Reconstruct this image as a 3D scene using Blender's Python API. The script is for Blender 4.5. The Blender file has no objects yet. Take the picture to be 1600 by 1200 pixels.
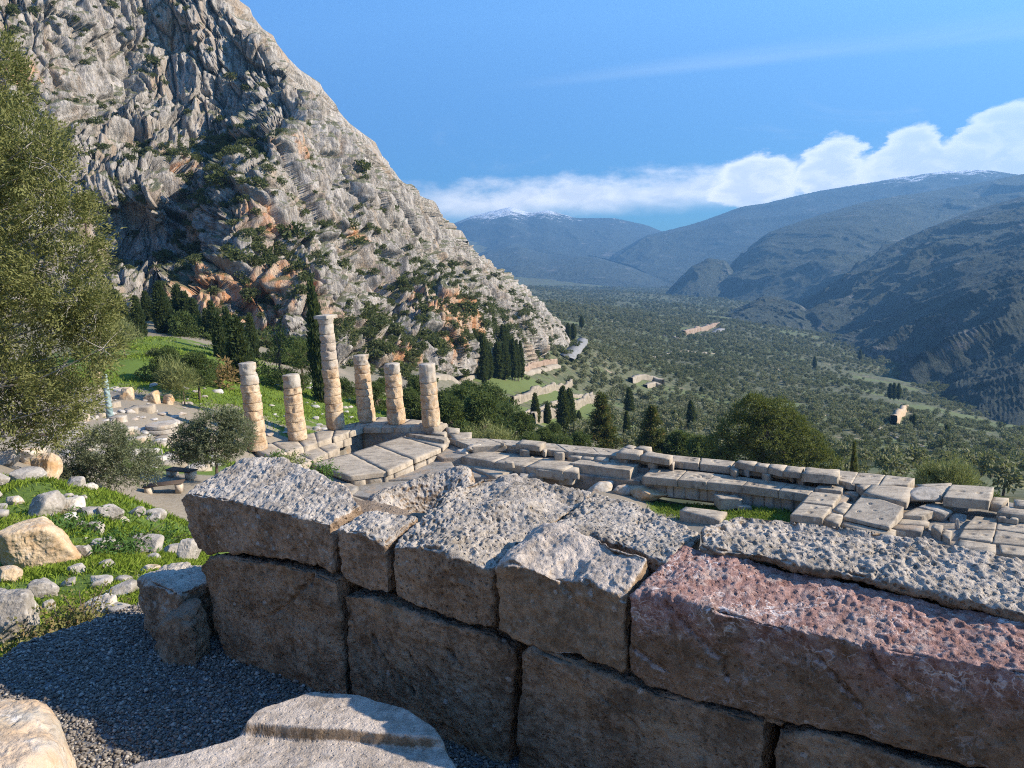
import bpy, math, random
import numpy as np
from mathutils import Vector, Matrix

sc = bpy.context.scene
COL = sc.collection
R = math.radians
rng = np.random.default_rng(7)
random.seed(7)

# ---------------------------------------------------------------- camera
FPX = 1202.0                      # focal length in pixels of a 1600 px wide frame
PITCH, ROLL = R(10.0), R(3.1)
EYE = np.array([0.0, 0.0, 2.2])
_s, _c = math.sin(ROLL), math.cos(ROLL)
FW = np.array([0, math.cos(PITCH), -math.sin(PITCH)])
UP = np.array([0, math.sin(PITCH), math.cos(PITCH)])
RT = np.array([1.0, 0, 0])
XI = _c * RT - _s * UP
YI = -_c * UP - _s * RT
cam_d = bpy.data.cameras.new('camera')
cam_d.sensor_fit = 'HORIZONTAL'
cam_d.sensor_width = 36.0
cam_d.lens = 36.0 * FPX / 1600.0
cam_d.clip_start = 0.05
cam_d.clip_end = 60000
cam = bpy.data.objects.new('camera', cam_d)
COL.objects.link(cam)
M = Matrix(((XI[0], -YI[0], -FW[0], EYE[0]), (XI[1], -YI[1], -FW[1], EYE[1]), (XI[2], -YI[2], -FW[2], EYE[2]), (0, 0, 0, 1)))
cam.matrix_world = M
sc.camera = cam

SUN_EL, SUN_AZ = R(29.0), R(96.0)   # azimuth from +Y (view direction) towards +X
sun_dir = np.array([math.sin(SUN_AZ) * math.cos(SUN_EL), math.cos(SUN_AZ) * math.cos(SUN_EL), math.sin(SUN_EL)])

sc.view_settings.view_transform = 'Standard'
sc.view_settings.look = 'None'
sc.view_settings.gamma = 1.0
sc.view_settings.use_curve_mapping = False
sc.view_settings.exposure = 2.3
sc.cycles.use_denoising = False
sc.cycles.filter_width = 1.1
sc.cycles.adaptive_threshold = 0.008
sc.cycles.max_bounces = 5
sc.cycles.diffuse_bounces = 3
sc.cycles.volume_bounces = 0
sc.cycles.transparent_max_bounces = 12
sc.cycles.use_adaptive_sampling = True


# ---------------------------------------------------------------- node helper
class NT:
    def __init__(s, tree):
        s.t = tree
        s.t.nodes.clear()

    def n(s, typ, **kw):
        nd = s.t.nodes.new(typ)
        for k, v in kw.items():
            if hasattr(nd, k) and k not in nd.inputs:
                setattr(nd, k, v)
            else:
                s.set(nd.inputs[k], v)
        return nd

    def set(s, sock, v):
        if isinstance(v, bpy.types.NodeSocket):
            s.t.links.new(v, sock)
        elif v is not None:
            if isinstance(v, (tuple, list)) and len(v) == 3 and len(sock.default_value) == 4:
                v = (*v, 1)
            sock.default_value = v

    def m(s, op, a, b=None, c=None, clamp=False):
        nd = s.t.nodes.new('ShaderNodeMath')
        nd.operation = op
        nd.use_clamp = clamp
        for i, v in enumerate((a, b, c)):
            if v is not None:
                s.set(nd.inputs[i], v)
        return nd.outputs[0]

    def vm(s, op, a, b=None, sc_=None):
        nd = s.t.nodes.new('ShaderNodeVectorMath')
        nd.operation = op
        s.set(nd.inputs[0], a)
        if b is not None:
            s.set(nd.inputs[1], b)
        if sc_ is not None:
            s.set(nd.inputs['Scale'], sc_)
        return nd.outputs['Value'] if op in ('DOT_PRODUCT', 'LENGTH', 'DISTANCE') else nd.outputs[0]

    def mix(s, f, a, b, blend='MIX'):
        nd = s.t.nodes.new('ShaderNodeMix')
        nd.data_type = 'RGBA'
        nd.blend_type = blend
        s.set(nd.inputs[0], f)
        s.set(nd.inputs[6], a)
        s.set(nd.inputs[7], b)
        return nd.outputs[2]

    def ss(s, x, lo, hi, a=0.0, b=1.0):
        nd = s.t.nodes.new('ShaderNodeMapRange')
        nd.interpolation_type = 'SMOOTHSTEP'
        for k, v in zip(('Value', 'From Min', 'From Max', 'To Min', 'To Max'), (x, lo, hi, a, b)):
            s.set(nd.inputs[k], v)
        return nd.outputs[0]

    def noise(s, vec, scale, detail=4, rough=0.55, dist=0.0, lac=2.0, col=False):
        nd = s.t.nodes.new('ShaderNodeTexNoise')
        s.set(nd.inputs['Vector'], vec)
        nd.inputs['Scale'].default_value = scale
        nd.inputs['Detail'].default_value = detail
        nd.inputs['Roughness'].default_value = rough
        nd.inputs['Distortion'].default_value = dist
        nd.inputs['Lacunarity'].default_value = lac
        return nd.outputs['Color' if col else 'Fac']

    def vor(s, vec, scale, feature='F1', rnd=1.0, out='Distance'):
        nd = s.t.nodes.new('ShaderNodeTexVoronoi')
        nd.feature = feature
        s.set(nd.inputs['Vector'], vec)
        nd.inputs['Scale'].default_value = scale
        nd.inputs['Randomness'].default_value = rnd
        return nd.outputs[out]

    def mapping(s, vec, scale=(1, 1, 1), rot=(0, 0, 0), loc=(0, 0, 0)):
        nd = s.t.nodes.new('ShaderNodeMapping')
        s.set(nd.inputs['Vector'], vec)
        nd.inputs['Scale'].default_value = scale
        nd.inputs['Rotation'].default_value = rot
        nd.inputs['Location'].default_value = loc
        return nd.outputs[0]

    def bump(s, h, strength=0.5, dist=0.01, normal=None):
        nd = s.t.nodes.new('ShaderNodeBump')
        s.set(nd.inputs['Height'], h)
        nd.inputs['Strength'].default_value = strength
        nd.inputs['Distance'].default_value = dist
        if normal is not None:
            s.set(nd.inputs['Normal'], normal)
        return nd.outputs[0]


MATS = {}


def material(name, build):
    if name in MATS:
        return MATS[name]
    m = bpy.data.materials.new(name)
    m.use_nodes = True
    t = NT(m.node_tree)
    col, rough, nrm, *rest = build(t)
    b = t.n('ShaderNodeBsdfPrincipled')
    t.set(b.inputs['Base Color'], col)
    t.set(b.inputs['Roughness'], rough)
    b.inputs['Specular IOR Level'].default_value = rest[0] if rest else 0.25
    if nrm is not None:
        t.set(b.inputs['Normal'], nrm)
    o = t.n('ShaderNodeOutputMaterial')
    sh = b.outputs[0]
    if len(rest) > 1:      # translucency of leaves
        tr = t.n('ShaderNodeBsdfTranslucent')
        t.set(tr.inputs['Color'], rest[1])
        mx = t.n('ShaderNodeMixShader')
        mx.inputs[0].default_value = rest[2]
        t.t.links.new(sh, mx.inputs[1])
        t.t.links.new(tr.outputs[0], mx.inputs[2])
        sh = mx.outputs[0]
    t.t.links.new(sh, o.inputs['Surface'])
    MATS[name] = m
    return m


# ---------------------------------------------------------------- sky
world = bpy.data.worlds.new("World")
sc.world = world
world.use_nodes = True
w = NT(world.node_tree)
sky = w.n('ShaderNodeTexSky')
sky.sky_type = 'NISHITA'
sky.sun_disc = False
sky.sun_elevation = SUN_EL
sky.sun_rotation = SUN_AZ
sky.altitude = 600
sky.air_density = 1.0
sky.dust_density = 0.1
sky.ozone_density = 4.0
skyc = sky.outputs[0]
hsv = w.n('ShaderNodeHueSaturation')
hsv.inputs['Saturation'].default_value = 1.12
hsv.inputs['Hue'].default_value = 0.505
hsv.inputs['Value'].default_value = 1.0
w.set(hsv.inputs['Color'], skyc)
tc = w.n('ShaderNodeTexCoord')
vec = tc.outputs['Generated']
sep = w.n('ShaderNodeSeparateXYZ')
w.set(sep.inputs[0], vec)
X, Y_, Z_ = sep.outputs
az = w.m('ARCTAN2', X, Y_)                     # radians, 0 = view axis, + to the right
el = w.m('ARCSINE', Z_)
comb = w.n('ShaderNodeCombineXYZ')
w.set(comb.inputs[0], az)
w.set(comb.inputs[1], w.m('MULTIPLY', el, 2.2))
cv = comb.outputs[0]
# the cloud bank along the ridges with four rounded heads standing out of it
wn = w.noise(cv, 16, 7, 0.62, col=True)
wv = w.vm('SCALE', w.vm('SUBTRACT', wn, (0.5, 0.5, 0.5)), None, 0.075)
sw = w.n('ShaderNodeSeparateXYZ')
w.set(sw.inputs[0], wv)
azd = w.m('ADD', az, sw.outputs[0])
eld = w.m('ADD', el, w.m('MULTIPLY', sw.outputs[1], 0.55))
heads = None
for (ha, he, rx, ry) in ((0.575, 0.080, 0.050, 0.044), (0.478, 0.074, 0.042, 0.040), (0.396, 0.068, 0.040, 0.038), (0.310, 0.060, 0.055, 0.034), (0.69, 0.085, 0.055, 0.048), (0.86, 0.09, 0.08, 0.05), (1.02, 0.08, 0.10, 0.05), (0.52, 0.055, 0.12, 0.036), (0.64, 0.062, 0.1, 0.036)):
    e1 = w.m('POWER', w.m('DIVIDE', w.m('SUBTRACT', azd, ha), rx), 2.0)
    e2 = w.m('POWER', w.m('DIVIDE', w.m('SUBTRACT', eld, he), ry), 2.0)
    e = w.m('SUBTRACT', 1.0, w.m('ADD', e1, e2))
    heads = e if heads is None else w.m('MAXIMUM', heads, e)
hmask = w.m('MULTIPLY', w.ss(heads, -0.05, 0.38), w.ss(el, 0.0, 0.06))
fine = w.noise(cv, 26, 7, 0.6, dist=0.4)
tline = w.m('ADD', 0.083, w.m('ADD', w.m('MULTIPLY', az, 0.018), w.m('MULTIPLY', sw.outputs[1], 0.8)))
bandm = w.m('MULTIPLY', w.ss(w.m('SUBTRACT', tline, el), -0.006, 0.022), w.ss(w.m('ADD', el, w.m('MULTIPLY', sw.outputs[0], 0.25)), 0.028, 0.058))
bandm = w.m('MULTIPLY', bandm, w.ss(az, -0.16, 0.0, 0.55, 0.96))
bandm = w.m('MULTIPLY', bandm, w.ss(az, 1.7, 1.2))
# thin streaks of ice cloud
rot = w.mapping(vec, scale=(1.5, 1.5, 26), rot=(0, R(4), 0))
str1 = w.noise(rot, 2.4, 6, 0.62, dist=0.5)
lin = w.m('SUBTRACT', el, w.m('ADD', w.m('MULTIPLY', w.m('POWER', w.m('SUBTRACT', az, 0.25), 2.0), -0.10), 0.200))
wid = w.m('MULTIPLY', w.ss(az, -0.05, 0.7), 0.022)
streak = w.m('MULTIPLY', w.ss(lin, w.m('ADD', wid, 0.010), 0.0), w.ss(lin, w.m('SUBTRACT', -0.008, w.m('MULTIPLY', wid, 0.2)), 0.0))
streak = w.m('MULTIPLY', w.m('MULTIPLY', streak, w.ss(az, -0.04, 0.25)), w.ss(str1, 0.2, 0.75, 0.12, 0.42))
ci = w.m('MULTIPLY', w.ss(w.noise(cv, 5.5, 7, 0.68, dist=0.8), 0.52, 0.78), w.ss(w.m('ABSOLUTE', w.m('SUBTRACT', el, 0.118)), 0.055, 0.005))
ci = w.m('MULTIPLY', ci, 0.55)
ice = w.m('ADD', streak, ci, clamp=True)
body = w.ss(heads, 0.12, 0.75)
headc = w.mix(body, (18.5, 16.6, 14.0), (11.5, 11.0, 10.4))
headc = w.mix(w.m('MULTIPLY', w.ss(fine, 0.42, 0.68), 0.6), headc, (17.0, 15.4, 13.2))
bandc = w.mix(w.ss(fine, 0.3, 0.7), (11.0, 10.6, 9.9), (15.5, 14.3, 12.7))
skyv = w.mix(1.0, hsv.outputs[0], (0.25, 0.64, 0.92), 'MULTIPLY')
c1 = w.mix(ice, skyv, (5.6, 6.2, 6.7))
c1 = w.mix(bandm, c1, bandc)
c2 = w.mix(hmask, c1, headc)
bg = w.n('ShaderNodeBackground')
w.set(bg.inputs['Color'], c2)
bg.inputs["Strength"].default_value = 0.052
wo = w.n('ShaderNodeOutputWorld')
world.node_tree.links.new(bg.outputs[0], wo.inputs['Surface'])

sun_l = bpy.data.lights.new('sun', 'SUN')
sun_l.energy = 5.0
sun_l.angle = R(0.53)
sun_l.color = (1.0, 0.885, 0.735)
sun = bpy.data.objects.new('sun', sun_l)
COL.objects.link(sun)
sun.rotation_euler = Vector(sun_dir).to_track_quat('Z', 'Y').to_euler()
sun.location = (0, 0, 50)


# ---------------------------------------------------------------- geometry helpers
def ray(px, py):
    return FW + (px - 800) / FPX * XI + (py - 600) / FPX * YI


def rays(px, py):
    px = np.asarray(px, float)[..., None]
    py = np.asarray(py, float)[..., None]
    return FW + (px - 800) / FPX * XI + (py - 600) / FPX * YI


def atz(px, py, z):
    d = ray(px, py)
    return EYE + d * ((z - EYE[2]) / d[2])


def aty(px, py, y):
    d = ray(px, py)
    return EYE + d * (y / d[1])


def _hash(ix, iy, iz, seed):
    h = (ix.astype(np.int64) * 374761393 + iy.astype(np.int64) * 668265263 + iz.astype(np.int64) * 2147483647 + seed * 974711) & 0xffffffff
    h = ((h ^ (h >> 13)) * 1274126177) & 0xffffffff
    h = ((h ^ (h >> 16)) * 2246822519) & 0xffffffff
    h = h ^ (h >> 15)
    return (h & 0xffffff).astype(np.float32) / np.float32(0xffffff)


def vnoise(P, seed=0):
    P = np.asarray(P, np.float64)
    i = np.floor(P)
    f = (P - i).astype(np.float32)
    i = i.astype(np.int64)
    u = f * f * f * (f * (f * 6 - 15) + 10)
    r = 0
    for dx in (0, 1):
        wx = u[:, 0] if dx else 1 - u[:, 0]
        for dy in (0, 1):
            wy = u[:, 1] if dy else 1 - u[:, 1]
            for dz in (0, 1):
                wz = u[:, 2] if dz else 1 - u[:, 2]
                r = r + wx * wy * wz * _hash(i[:, 0] + dx, i[:, 1] + dy, i[:, 2] + dz, seed)
    return r * 2 - 1                      # -1..1


def fbm(P, octv=4, seed=0, gain=0.5, ridged=False):
    a, s, r = 1.0, 0.0, 0
    Q = np.array(P, np.float64)
    for k in range(octv):
        v = vnoise(Q, seed + k * 17)
        if ridged:
            v = 1 - 2 * np.abs(v) ** 0.8
        r = r + a * v
        s += a
        a *= gain
        Q = Q * 2.03 + 11.7
    return r / s


def cell(P, seed=0, second=False, ident=False):
    P = np.asarray(P, np.float64)
    i = np.floor(P).astype(np.int64)
    f = (P - i).astype(np.float32)
    best = np.full(len(P), 9.0, np.float32)
    b2 = best.copy()
    idv = np.zeros(len(P), np.float32)
    for dx in (-1, 0, 1):
        for dy in (-1, 0, 1):
            for dz in (-1, 0, 1):
                a, b, c = i[:, 0] + dx, i[:, 1] + dy, i[:, 2] + dz
                qx = dx + _hash(a, b, c, seed) - f[:, 0]
                qy = dy + _hash(a, b, c, seed + 1) - f[:, 1]
                qz = dz + _hash(a, b, c, seed + 2) - f[:, 2]
                d = qx * qx + qy * qy + qz * qz
                if second:
                    b2 = np.minimum(b2, np.maximum(best, d))
                if ident:
                    idv = np.where(d < best, _hash(a, b, c, seed + 7), idv)
                best = np.minimum(best, d)
    if ident:
        return np.sqrt(best), np.sqrt(b2), idv
    return (np.sqrt(best), np.sqrt(b2)) if second else np.sqrt(best)


def mesh_np(name, V, F, smooth=True):
    V = np.ascontiguousarray(V, np.float32)
    me = bpy.data.meshes.new(name)
    if isinstance(F, np.ndarray):
        F = [F]
    F = [np.asarray(f) for f in F if len(f)]
    nl = sum(f.size for f in F)
    nf = sum(len(f) for f in F)
    me.vertices.add(len(V))
    me.vertices.foreach_set('co', V.ravel())
    me.loops.add(nl)
    me.loops.foreach_set('vertex_index', np.concatenate([f.ravel() for f in F]).astype(np.int32))
    me.polygons.add(nf)
    starts, o = [], 0
    for f in F:
        starts.append(o + np.arange(len(f)) * f.shape[1])
        o += f.size
    me.polygons.foreach_set('loop_start', np.concatenate(starts).astype(np.int32))
    if smooth:
        me.polygons.foreach_set('use_smooth', np.ones(nf, bool))
    me.update(calc_edges=True)
    me.validate()
    return me


def vnormals(V, F):
    N = np.zeros_like(V)
    for f in (F if isinstance(F, list) else [F]):
        if not len(f):
            continue
        if f.shape[1] == 4:
            n = np.cross(V[f[:, 2]] - V[f[:, 0]], V[f[:, 3]] - V[f[:, 1]])
        else:
            n = np.cross(V[f[:, 1]] - V[f[:, 0]], V[f[:, 2]] - V[f[:, 0]])
        for k in range(f.shape[1]):
            for a in range(3):
                N[:, a] += np.bincount(f[:, k], n[:, a], len(V))
    return N / np.maximum(np.linalg.norm(N, axis=1, keepdims=True), 1e-12)


def grid_faces(nr, nc, wrap=False):
    r = np.arange(nr - 1)[:, None]
    c = np.arange(nc if wrap else nc - 1)[None, :]
    c2 = (c + 1) % nc
    a = r * nc + c
    b = r * nc + c2
    return np.stack([a, b, b + nc, a + nc], -1).reshape(-1, 4)


def link(name, me, mat=None, parent=None, loc=(0, 0, 0), rotz=0.0):
    o = bpy.data.objects.new(name, me)
    COL.objects.link(o)
    o.location = loc
    if rotz:
        o.rotation_euler.z = rotz
    if parent is not None:
        o.parent = parent
    if mat is not None and me is not None and not me.materials:
        me.materials.append(mat)
    return o


def put(name, V, F, mat, parent=None, base=None, smooth=True):
    """mesh from world-space vertices; base = world point that becomes the origin"""
    V = np.asarray(V, float)
    if base is None:
        base = np.array([V[:, 0].mean(), V[:, 1].mean(), V[:, 2].min()])
    base = np.asarray(base, float)
    me = mesh_np(name, V - base, F, smooth)
    pl = np.array(parent.location) if parent is not None else 0
    return link(name, me, mat, parent, tuple(base - pl))


def tag(o, label=None, cat=None, group=None, kind=None):
    if label:
        o['label'] = label
    if cat:
        o['category'] = cat
    if group:
        o['group'] = group
    if kind:
        o['kind'] = kind
    return o


def thing(name, label, cat, loc, group=None, rotz=0.0):
    o = link(name, None, loc=tuple(float(a) for a in loc), rotz=rotz)
    o.empty_display_size = 0.2
    return tag(o, label, cat, group)


def kids(o):
    return [c for c in bpy.data.objects if c.parent is o]


def resample(P, n):
    """points along a polyline, evenly by length, gently smoothed at the corners"""
    P = np.asarray(P, float)
    d = np.r_[0, np.cumsum(np.linalg.norm(np.diff(P, axis=0), axis=1))]
    t = np.linspace(0, d[-1], n)
    Q = np.stack([np.interp(t, d, P[:, k]) for k in range(P.shape[1])], 1)
    return Q


class TPS:
    """smooth interpolation through scattered values"""
    def __init__(s, pts, val, lam=1e-4):
        s.p = np.asarray(pts, float)
        n = len(s.p)
        K = s.k(np.linalg.norm(s.p[:, None] - s.p[None], axis=2)) + lam * np.eye(n)
        Pm = np.c_[np.ones(n), s.p]
        A = np.block([[K, Pm], [Pm.T, np.zeros((3, 3))]])
        s.w = np.linalg.solve(A, np.r_[np.asarray(val, float), 0, 0, 0])

    @staticmethod
    def k(r):
        return np.where(r > 1e-9, r * r * np.log(np.maximum(r, 1e-9)), 0)

    def __call__(s, q):
        q = np.asarray(q, float)
        out = np.empty(len(q))
        for a in range(0, len(q), 20000):
            b = q[a:a + 20000]
            K = s.k(np.linalg.norm(b[:, None] - s.p[None], axis=2))
            out[a:a + 20000] = K @ s.w[:-3] + s.w[-3] + b @ s.w[-2:]
        return out


# ---------------------------------------------------------------- terrain
TC = [  # picture point and forward distance of the ground seen there
    (0, 890, 9), (-60, 800, 16), (60, 940, 6.5), (200, 880, 8.5), (110, 850, 11), (240, 800, 20), (170, 790, 30), (60, 760, 17), (0, 720, 26),
    (290, 760, 38), (250, 775, 37), (-80, 690, 34), (150, 700, 48), (300, 690, 62), (200, 650, 64), (60, 640, 66), (170, 615, 78), (250, 560, 98), (200, 535, 118),
    (100, 560, 110), (300, 565, 108), (380, 600, 95), (430, 620, 98), (480, 650, 88), (450, 575, 125), (560, 590, 140), (600, 605, 130),
    (0, 560, 120), (100, 500, 160), (200, 490, 165), (300, 500, 165), (400, 535, 165), (500, 560, 165), (600, 575, 170), (680, 580, 185), (-100, 500, 170),
    (750, 640, 130), (850, 650, 200), (850, 600, 290), (780, 575, 260), (700, 600, 200), (900, 610, 330), (860, 570, 350), (900, 545, 420),
    (880, 690, 165), (950, 690, 150), (1030, 708, 135), (1200, 752, 100), (1400, 785, 84), (1600, 815, 72), (1750, 840, 65), (760, 690, 105), (1450, 735, 200), (1250, 715, 190),
    (1100, 650, 300), (1300, 650, 350), (1500, 700, 270), (1600, 735, 210), (1000, 620, 380), (1100, 600, 500), (1300, 600, 620), (1000, 560, 600),
    (960, 530, 750), (1100, 545, 850), (1400, 620, 600), (1600, 665, 520), (1750, 700, 420), (1420, 592, 850), (1300, 530, 1350), (1200, 510, 1400),
    (1100, 495, 1500), (1000, 478, 1900), (850, 458, 2400), (920, 480, 1500), (1100, 465, 2900), (1240, 495, 2100), (900, 452, 3600), (1100, 455, 4200),
    (1500, 560, 1500), (1700, 600, 1100),
]
TX = [  # ground points that the picture does not show
    (-12, 60, -17.6), (0, 60, -17.8), (10, 52, -17.8), (20, 46, -17.8), (28, 44, -17.8), (-20, 68, -16.9), (-8, 68, -17.6), (20, 54, -17.8), (8, 62, -17.8), (30, 38, -17.8),
    (36, 30, -17.8), (-6, 40, -14.2), (10, 28, -13.5), (0, 14, -6.5), (12, 12, -8.5), (3, 8, -2.9), (-1, 9, -2.3), (-14, 30, -8.6), (-12, 48, -12.5),
    (6, 3.6, -1.6), (-2.2, 6.6, -0.75), (-4.0, 4.6, -0.35), (-5.5, 2.5, 0.0),
    (120, 110, -48), (200, 160, -75), (60, 40, -30), (45, 62, -26), (42, 57, -25), (30, 62, -26), (10, 76, -27),
    (-80, 60, 8), (-120, 120, 20), (-60, 30, 3), (-20, 10, 1),
    (0, 4.0, 0.0), (0, 2.5, 0), (-3, 3.2, 0), (3, 3, 0), (900, 400, -120),
]
_tp, _tv = [], []
for (a, b, y) in TC:
    q = aty(a, b, y)
    r_ = math.hypot(q[0], q[1])
    _tp.append((math.atan2(q[0], q[1]) * 1.7, math.log(r_)))
    _tv.append((q[2] - 2.2) / r_)
for q in TX:
    r_ = math.hypot(q[0], q[1])
    _tp.append((math.atan2(q[0], q[1]) * 1.7, math.log(r_)))
    _tv.append((q[2] - 2.2) / r_)
_terr = TPS(_tp, _tv, 2e-3)


def ground(x, y, noise=True):
    x = np.atleast_1d(np.asarray(x, float))
    y = np.atleast_1d(np.asarray(y, float))
    r_ = np.hypot(x, y)
    a = np.arctan2(x, y) * 1.7
    z = _terr(np.c_[a, np.log(np.maximum(r_, 1.5))]) * r_ + 2.2
    if noise:
        P = np.c_[x, y, np.zeros_like(x)]
        amp = np.clip((r_ - 6) / 30, 0.05, 1)
        plat = np.exp(-(((x - 5) / 30) ** 2 + ((y - 56) / 20) ** 2) * 1.2)
        z = z + (fbm(P / 9.0, 3, 5) * 0.5 * amp + fbm(P / 60.0, 4, 9, ridged=True) * 3.0 * np.clip((r_ - 150) / 300, 0, 1) + fbm(P / 1.1, 3, 3) * 0.05
                 + fbm(P / 400.0, 3, 19) * 16.0 * np.clip((r_ - 500) / 1200, 0, 1)) * (1 - plat)
    return z


def gz(x, y):
    return float(ground(x, y)[0])


def hit(px, py, y0=3.0, y1=6000.0):
    """where the view ray through a picture point meets the ground"""
    ys = np.geomspace(y0, y1, 900)
    d = ray(px, py)
    P = EYE + d[None] * (ys / d[1])[:, None]
    below = P[:, 2] < ground(P[:, 0], P[:, 1])
    k = np.argmax(below) if below.any() else len(ys) - 1
    return P[k]


def m_ground(t):
    g = t.n('ShaderNodeNewGeometry')
    P = g.outputs['Position']
    dist = t.vm('LENGTH', P)
    gx_ = t.n('ShaderNodeSeparateXYZ')
    t.set(gx_.inputs[0], P)
    n1 = t.noise(P, 0.35, 6, 0.6)
    n2 = t.noise(P, 4.0, 5, 0.6)
    n3 = t.noise(P, 0.02, 5, 0.6)
    grass = t.mix(n2, (0.045, 0.085, 0.010), (0.13, 0.18, 0.025))
    soil = t.mix(n2, (0.16, 0.13, 0.09), (0.30, 0.26, 0.2))
    acc = None
    wob = t.m('MULTIPLY', t.m('SUBTRACT', t.noise(P, 0.25, 6, 0.65), 0.5), 2.4)
    for (c_, rad) in GRASS_AT:
        d = t.m('ADD', t.m('DIVIDE', t.vm('DISTANCE', P, tuple(c_)), rad), wob)
        mk = t.ss(d, 1.1, 0.8)
        acc = mk if acc is None else t.m('MAXIMUM', acc, mk)
    near = t.mix(acc, soil, grass)
    scrub = t.mix(t.ss(n1, 0.4, 0.65), (0.060, 0.070, 0.032), (0.125, 0.118, 0.066))
    scrub = t.mix(t.ss(n3, 0.5, 0.62), scrub, t.mix(n2, (0.075, 0.10, 0.03), (0.13, 0.145, 0.06)))
    scrub = t.mix(t.ss(t.noise(P, 0.05, 6, 0.7), 0.62, 0.70), scrub, (0.27, 0.205, 0.14))
    scrub = t.mix(t.m('MULTIPLY', acc, 0.85), scrub, t.mix(n2, (0.065, 0.10, 0.02), (0.14, 0.165, 0.05)))
    c = t.mix(t.m('MAXIMUM', t.ss(dist, 110, 230), t.m('MULTIPLY', t.ss(dist, 72, 95), t.ss(gx_.outputs[0], 5, 20))), near, scrub)
    h = t.m('ADD', n2, t.m('MULTIPLY', t.noise(P, 25, 3), 0.4))
    return c, 0.95, t.bump(h, 0.7, 0.06)


GRASS_AT = [(hit(a, b), rr) for a, b, rr in ((440, 622, 20), (250, 565, 16), (210, 545, 18), (330, 590, 14), (480, 640, 12), (560, 640, 16), (230, 805, 6.5), (100, 905, 3.2), (150, 880, 3), (180, 850, 3.5), (25, 775, 5), (60, 850, 3), (-20, 780, 4),
                                            (250, 722, 5), (320, 720, 6), (860, 612, 40), (900, 640, 22), (790, 585, 30), (880, 660, 14), (830, 600, 30), (740, 580, 14), (960, 650, 12), (1100, 720, 8), (600, 640, 10))]
GRASS_AT += [(atz(565, 698, -17.0), 5), (atz(1090, 787, -17.8), 3.5), (atz(1200, 797, -17.8), 5), (atz(1070, 775, -17.8), 3)]


AZ = np.r_[np.linspace(-95, -42, 50)[:-1], np.linspace(-42, 42, 620), np.linspace(42, 95, 50)[1:]]
RR = np.geomspace(2.0, 9000, 430)
A2, R2 = np.meshgrid(np.radians(AZ), RR)
gx, gy = (np.sin(A2) * R2).ravel(), (np.cos(A2) * R2).ravel()
gzv = ground(gx, gy)
flat = np.hypot(gx, gy) < 5.2
gzv = np.where(flat, np.minimum(gzv, -0.03), gzv)
gf = grid_faces(len(RR), len(AZ))[:, ::-1]
gme = mesh_np('ground', np.c_[gx, gy, gzv], gf)
gob = link('ground', gme, material('ground', m_ground))
tag(gob, kind='structure')

# gravel bed beside the wall
def m_gravelbed(t):
    g = t.n('ShaderNodeNewGeometry')
    P = g.outputs['Position']
    v = t.vor(P, 60, 'F1')
    c = t.mix(t.noise(P, 40, 3), (0.09, 0.09, 0.1), (0.2, 0.2, 0.2))
    c = t.mix(t.ss(t.noise(P, 1.6, 4), 0.55, 0.75), c, (0.26, 0.21, 0.16))
    return c, 0.9, t.bump(v, 0.8, 0.01)


gp = [(-4.2, 0.5), (-3.5, 3.0), (-3.15, 4.0), (-3.05, 4.35), (-2.75, 4.65), (-2.45, 5.0), (-2.15, 5.1), (-1.9, 4.9), (0.5, 3.6), (4.5, 1.2), (5, -1), (0, -2), (-4, -1)]
def inpoly(x, y, poly):
    x = np.asarray(x)
    inside = np.zeros(x.shape, bool)
    n = len(poly)
    for i in range(n):
        x1, y1 = poly[i]
        x2, y2 = poly[(i + 1) % n]
        c = ((y1 > y) != (y2 > y)) & (x < (x2 - x1) * (y - y1) / (y2 - y1 + 1e-12) + x1)
        inside ^= c
    return inside


gxx, gyy = np.meshgrid(np.linspace(-4.3, 5, 190), np.linspace(-2, 5.3, 150))
zz = fbm(np.c_[gxx.ravel(), gyy.ravel(), 0 * gxx.ravel()] * 2.2, 3, 8) * 0.02
Vg = np.c_[gxx.ravel(), gyy.ravel(), zz]
Fg = grid_faces(150, 190)
Fg = Fg[inpoly(Vg[Fg].mean(1)[:, 0], Vg[Fg].mean(1)[:, 1], gp)]
pth = link('path', mesh_np('path', Vg, Fg), material('gravel_bed', m_gravelbed))
tag(pth, kind='structure')

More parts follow.
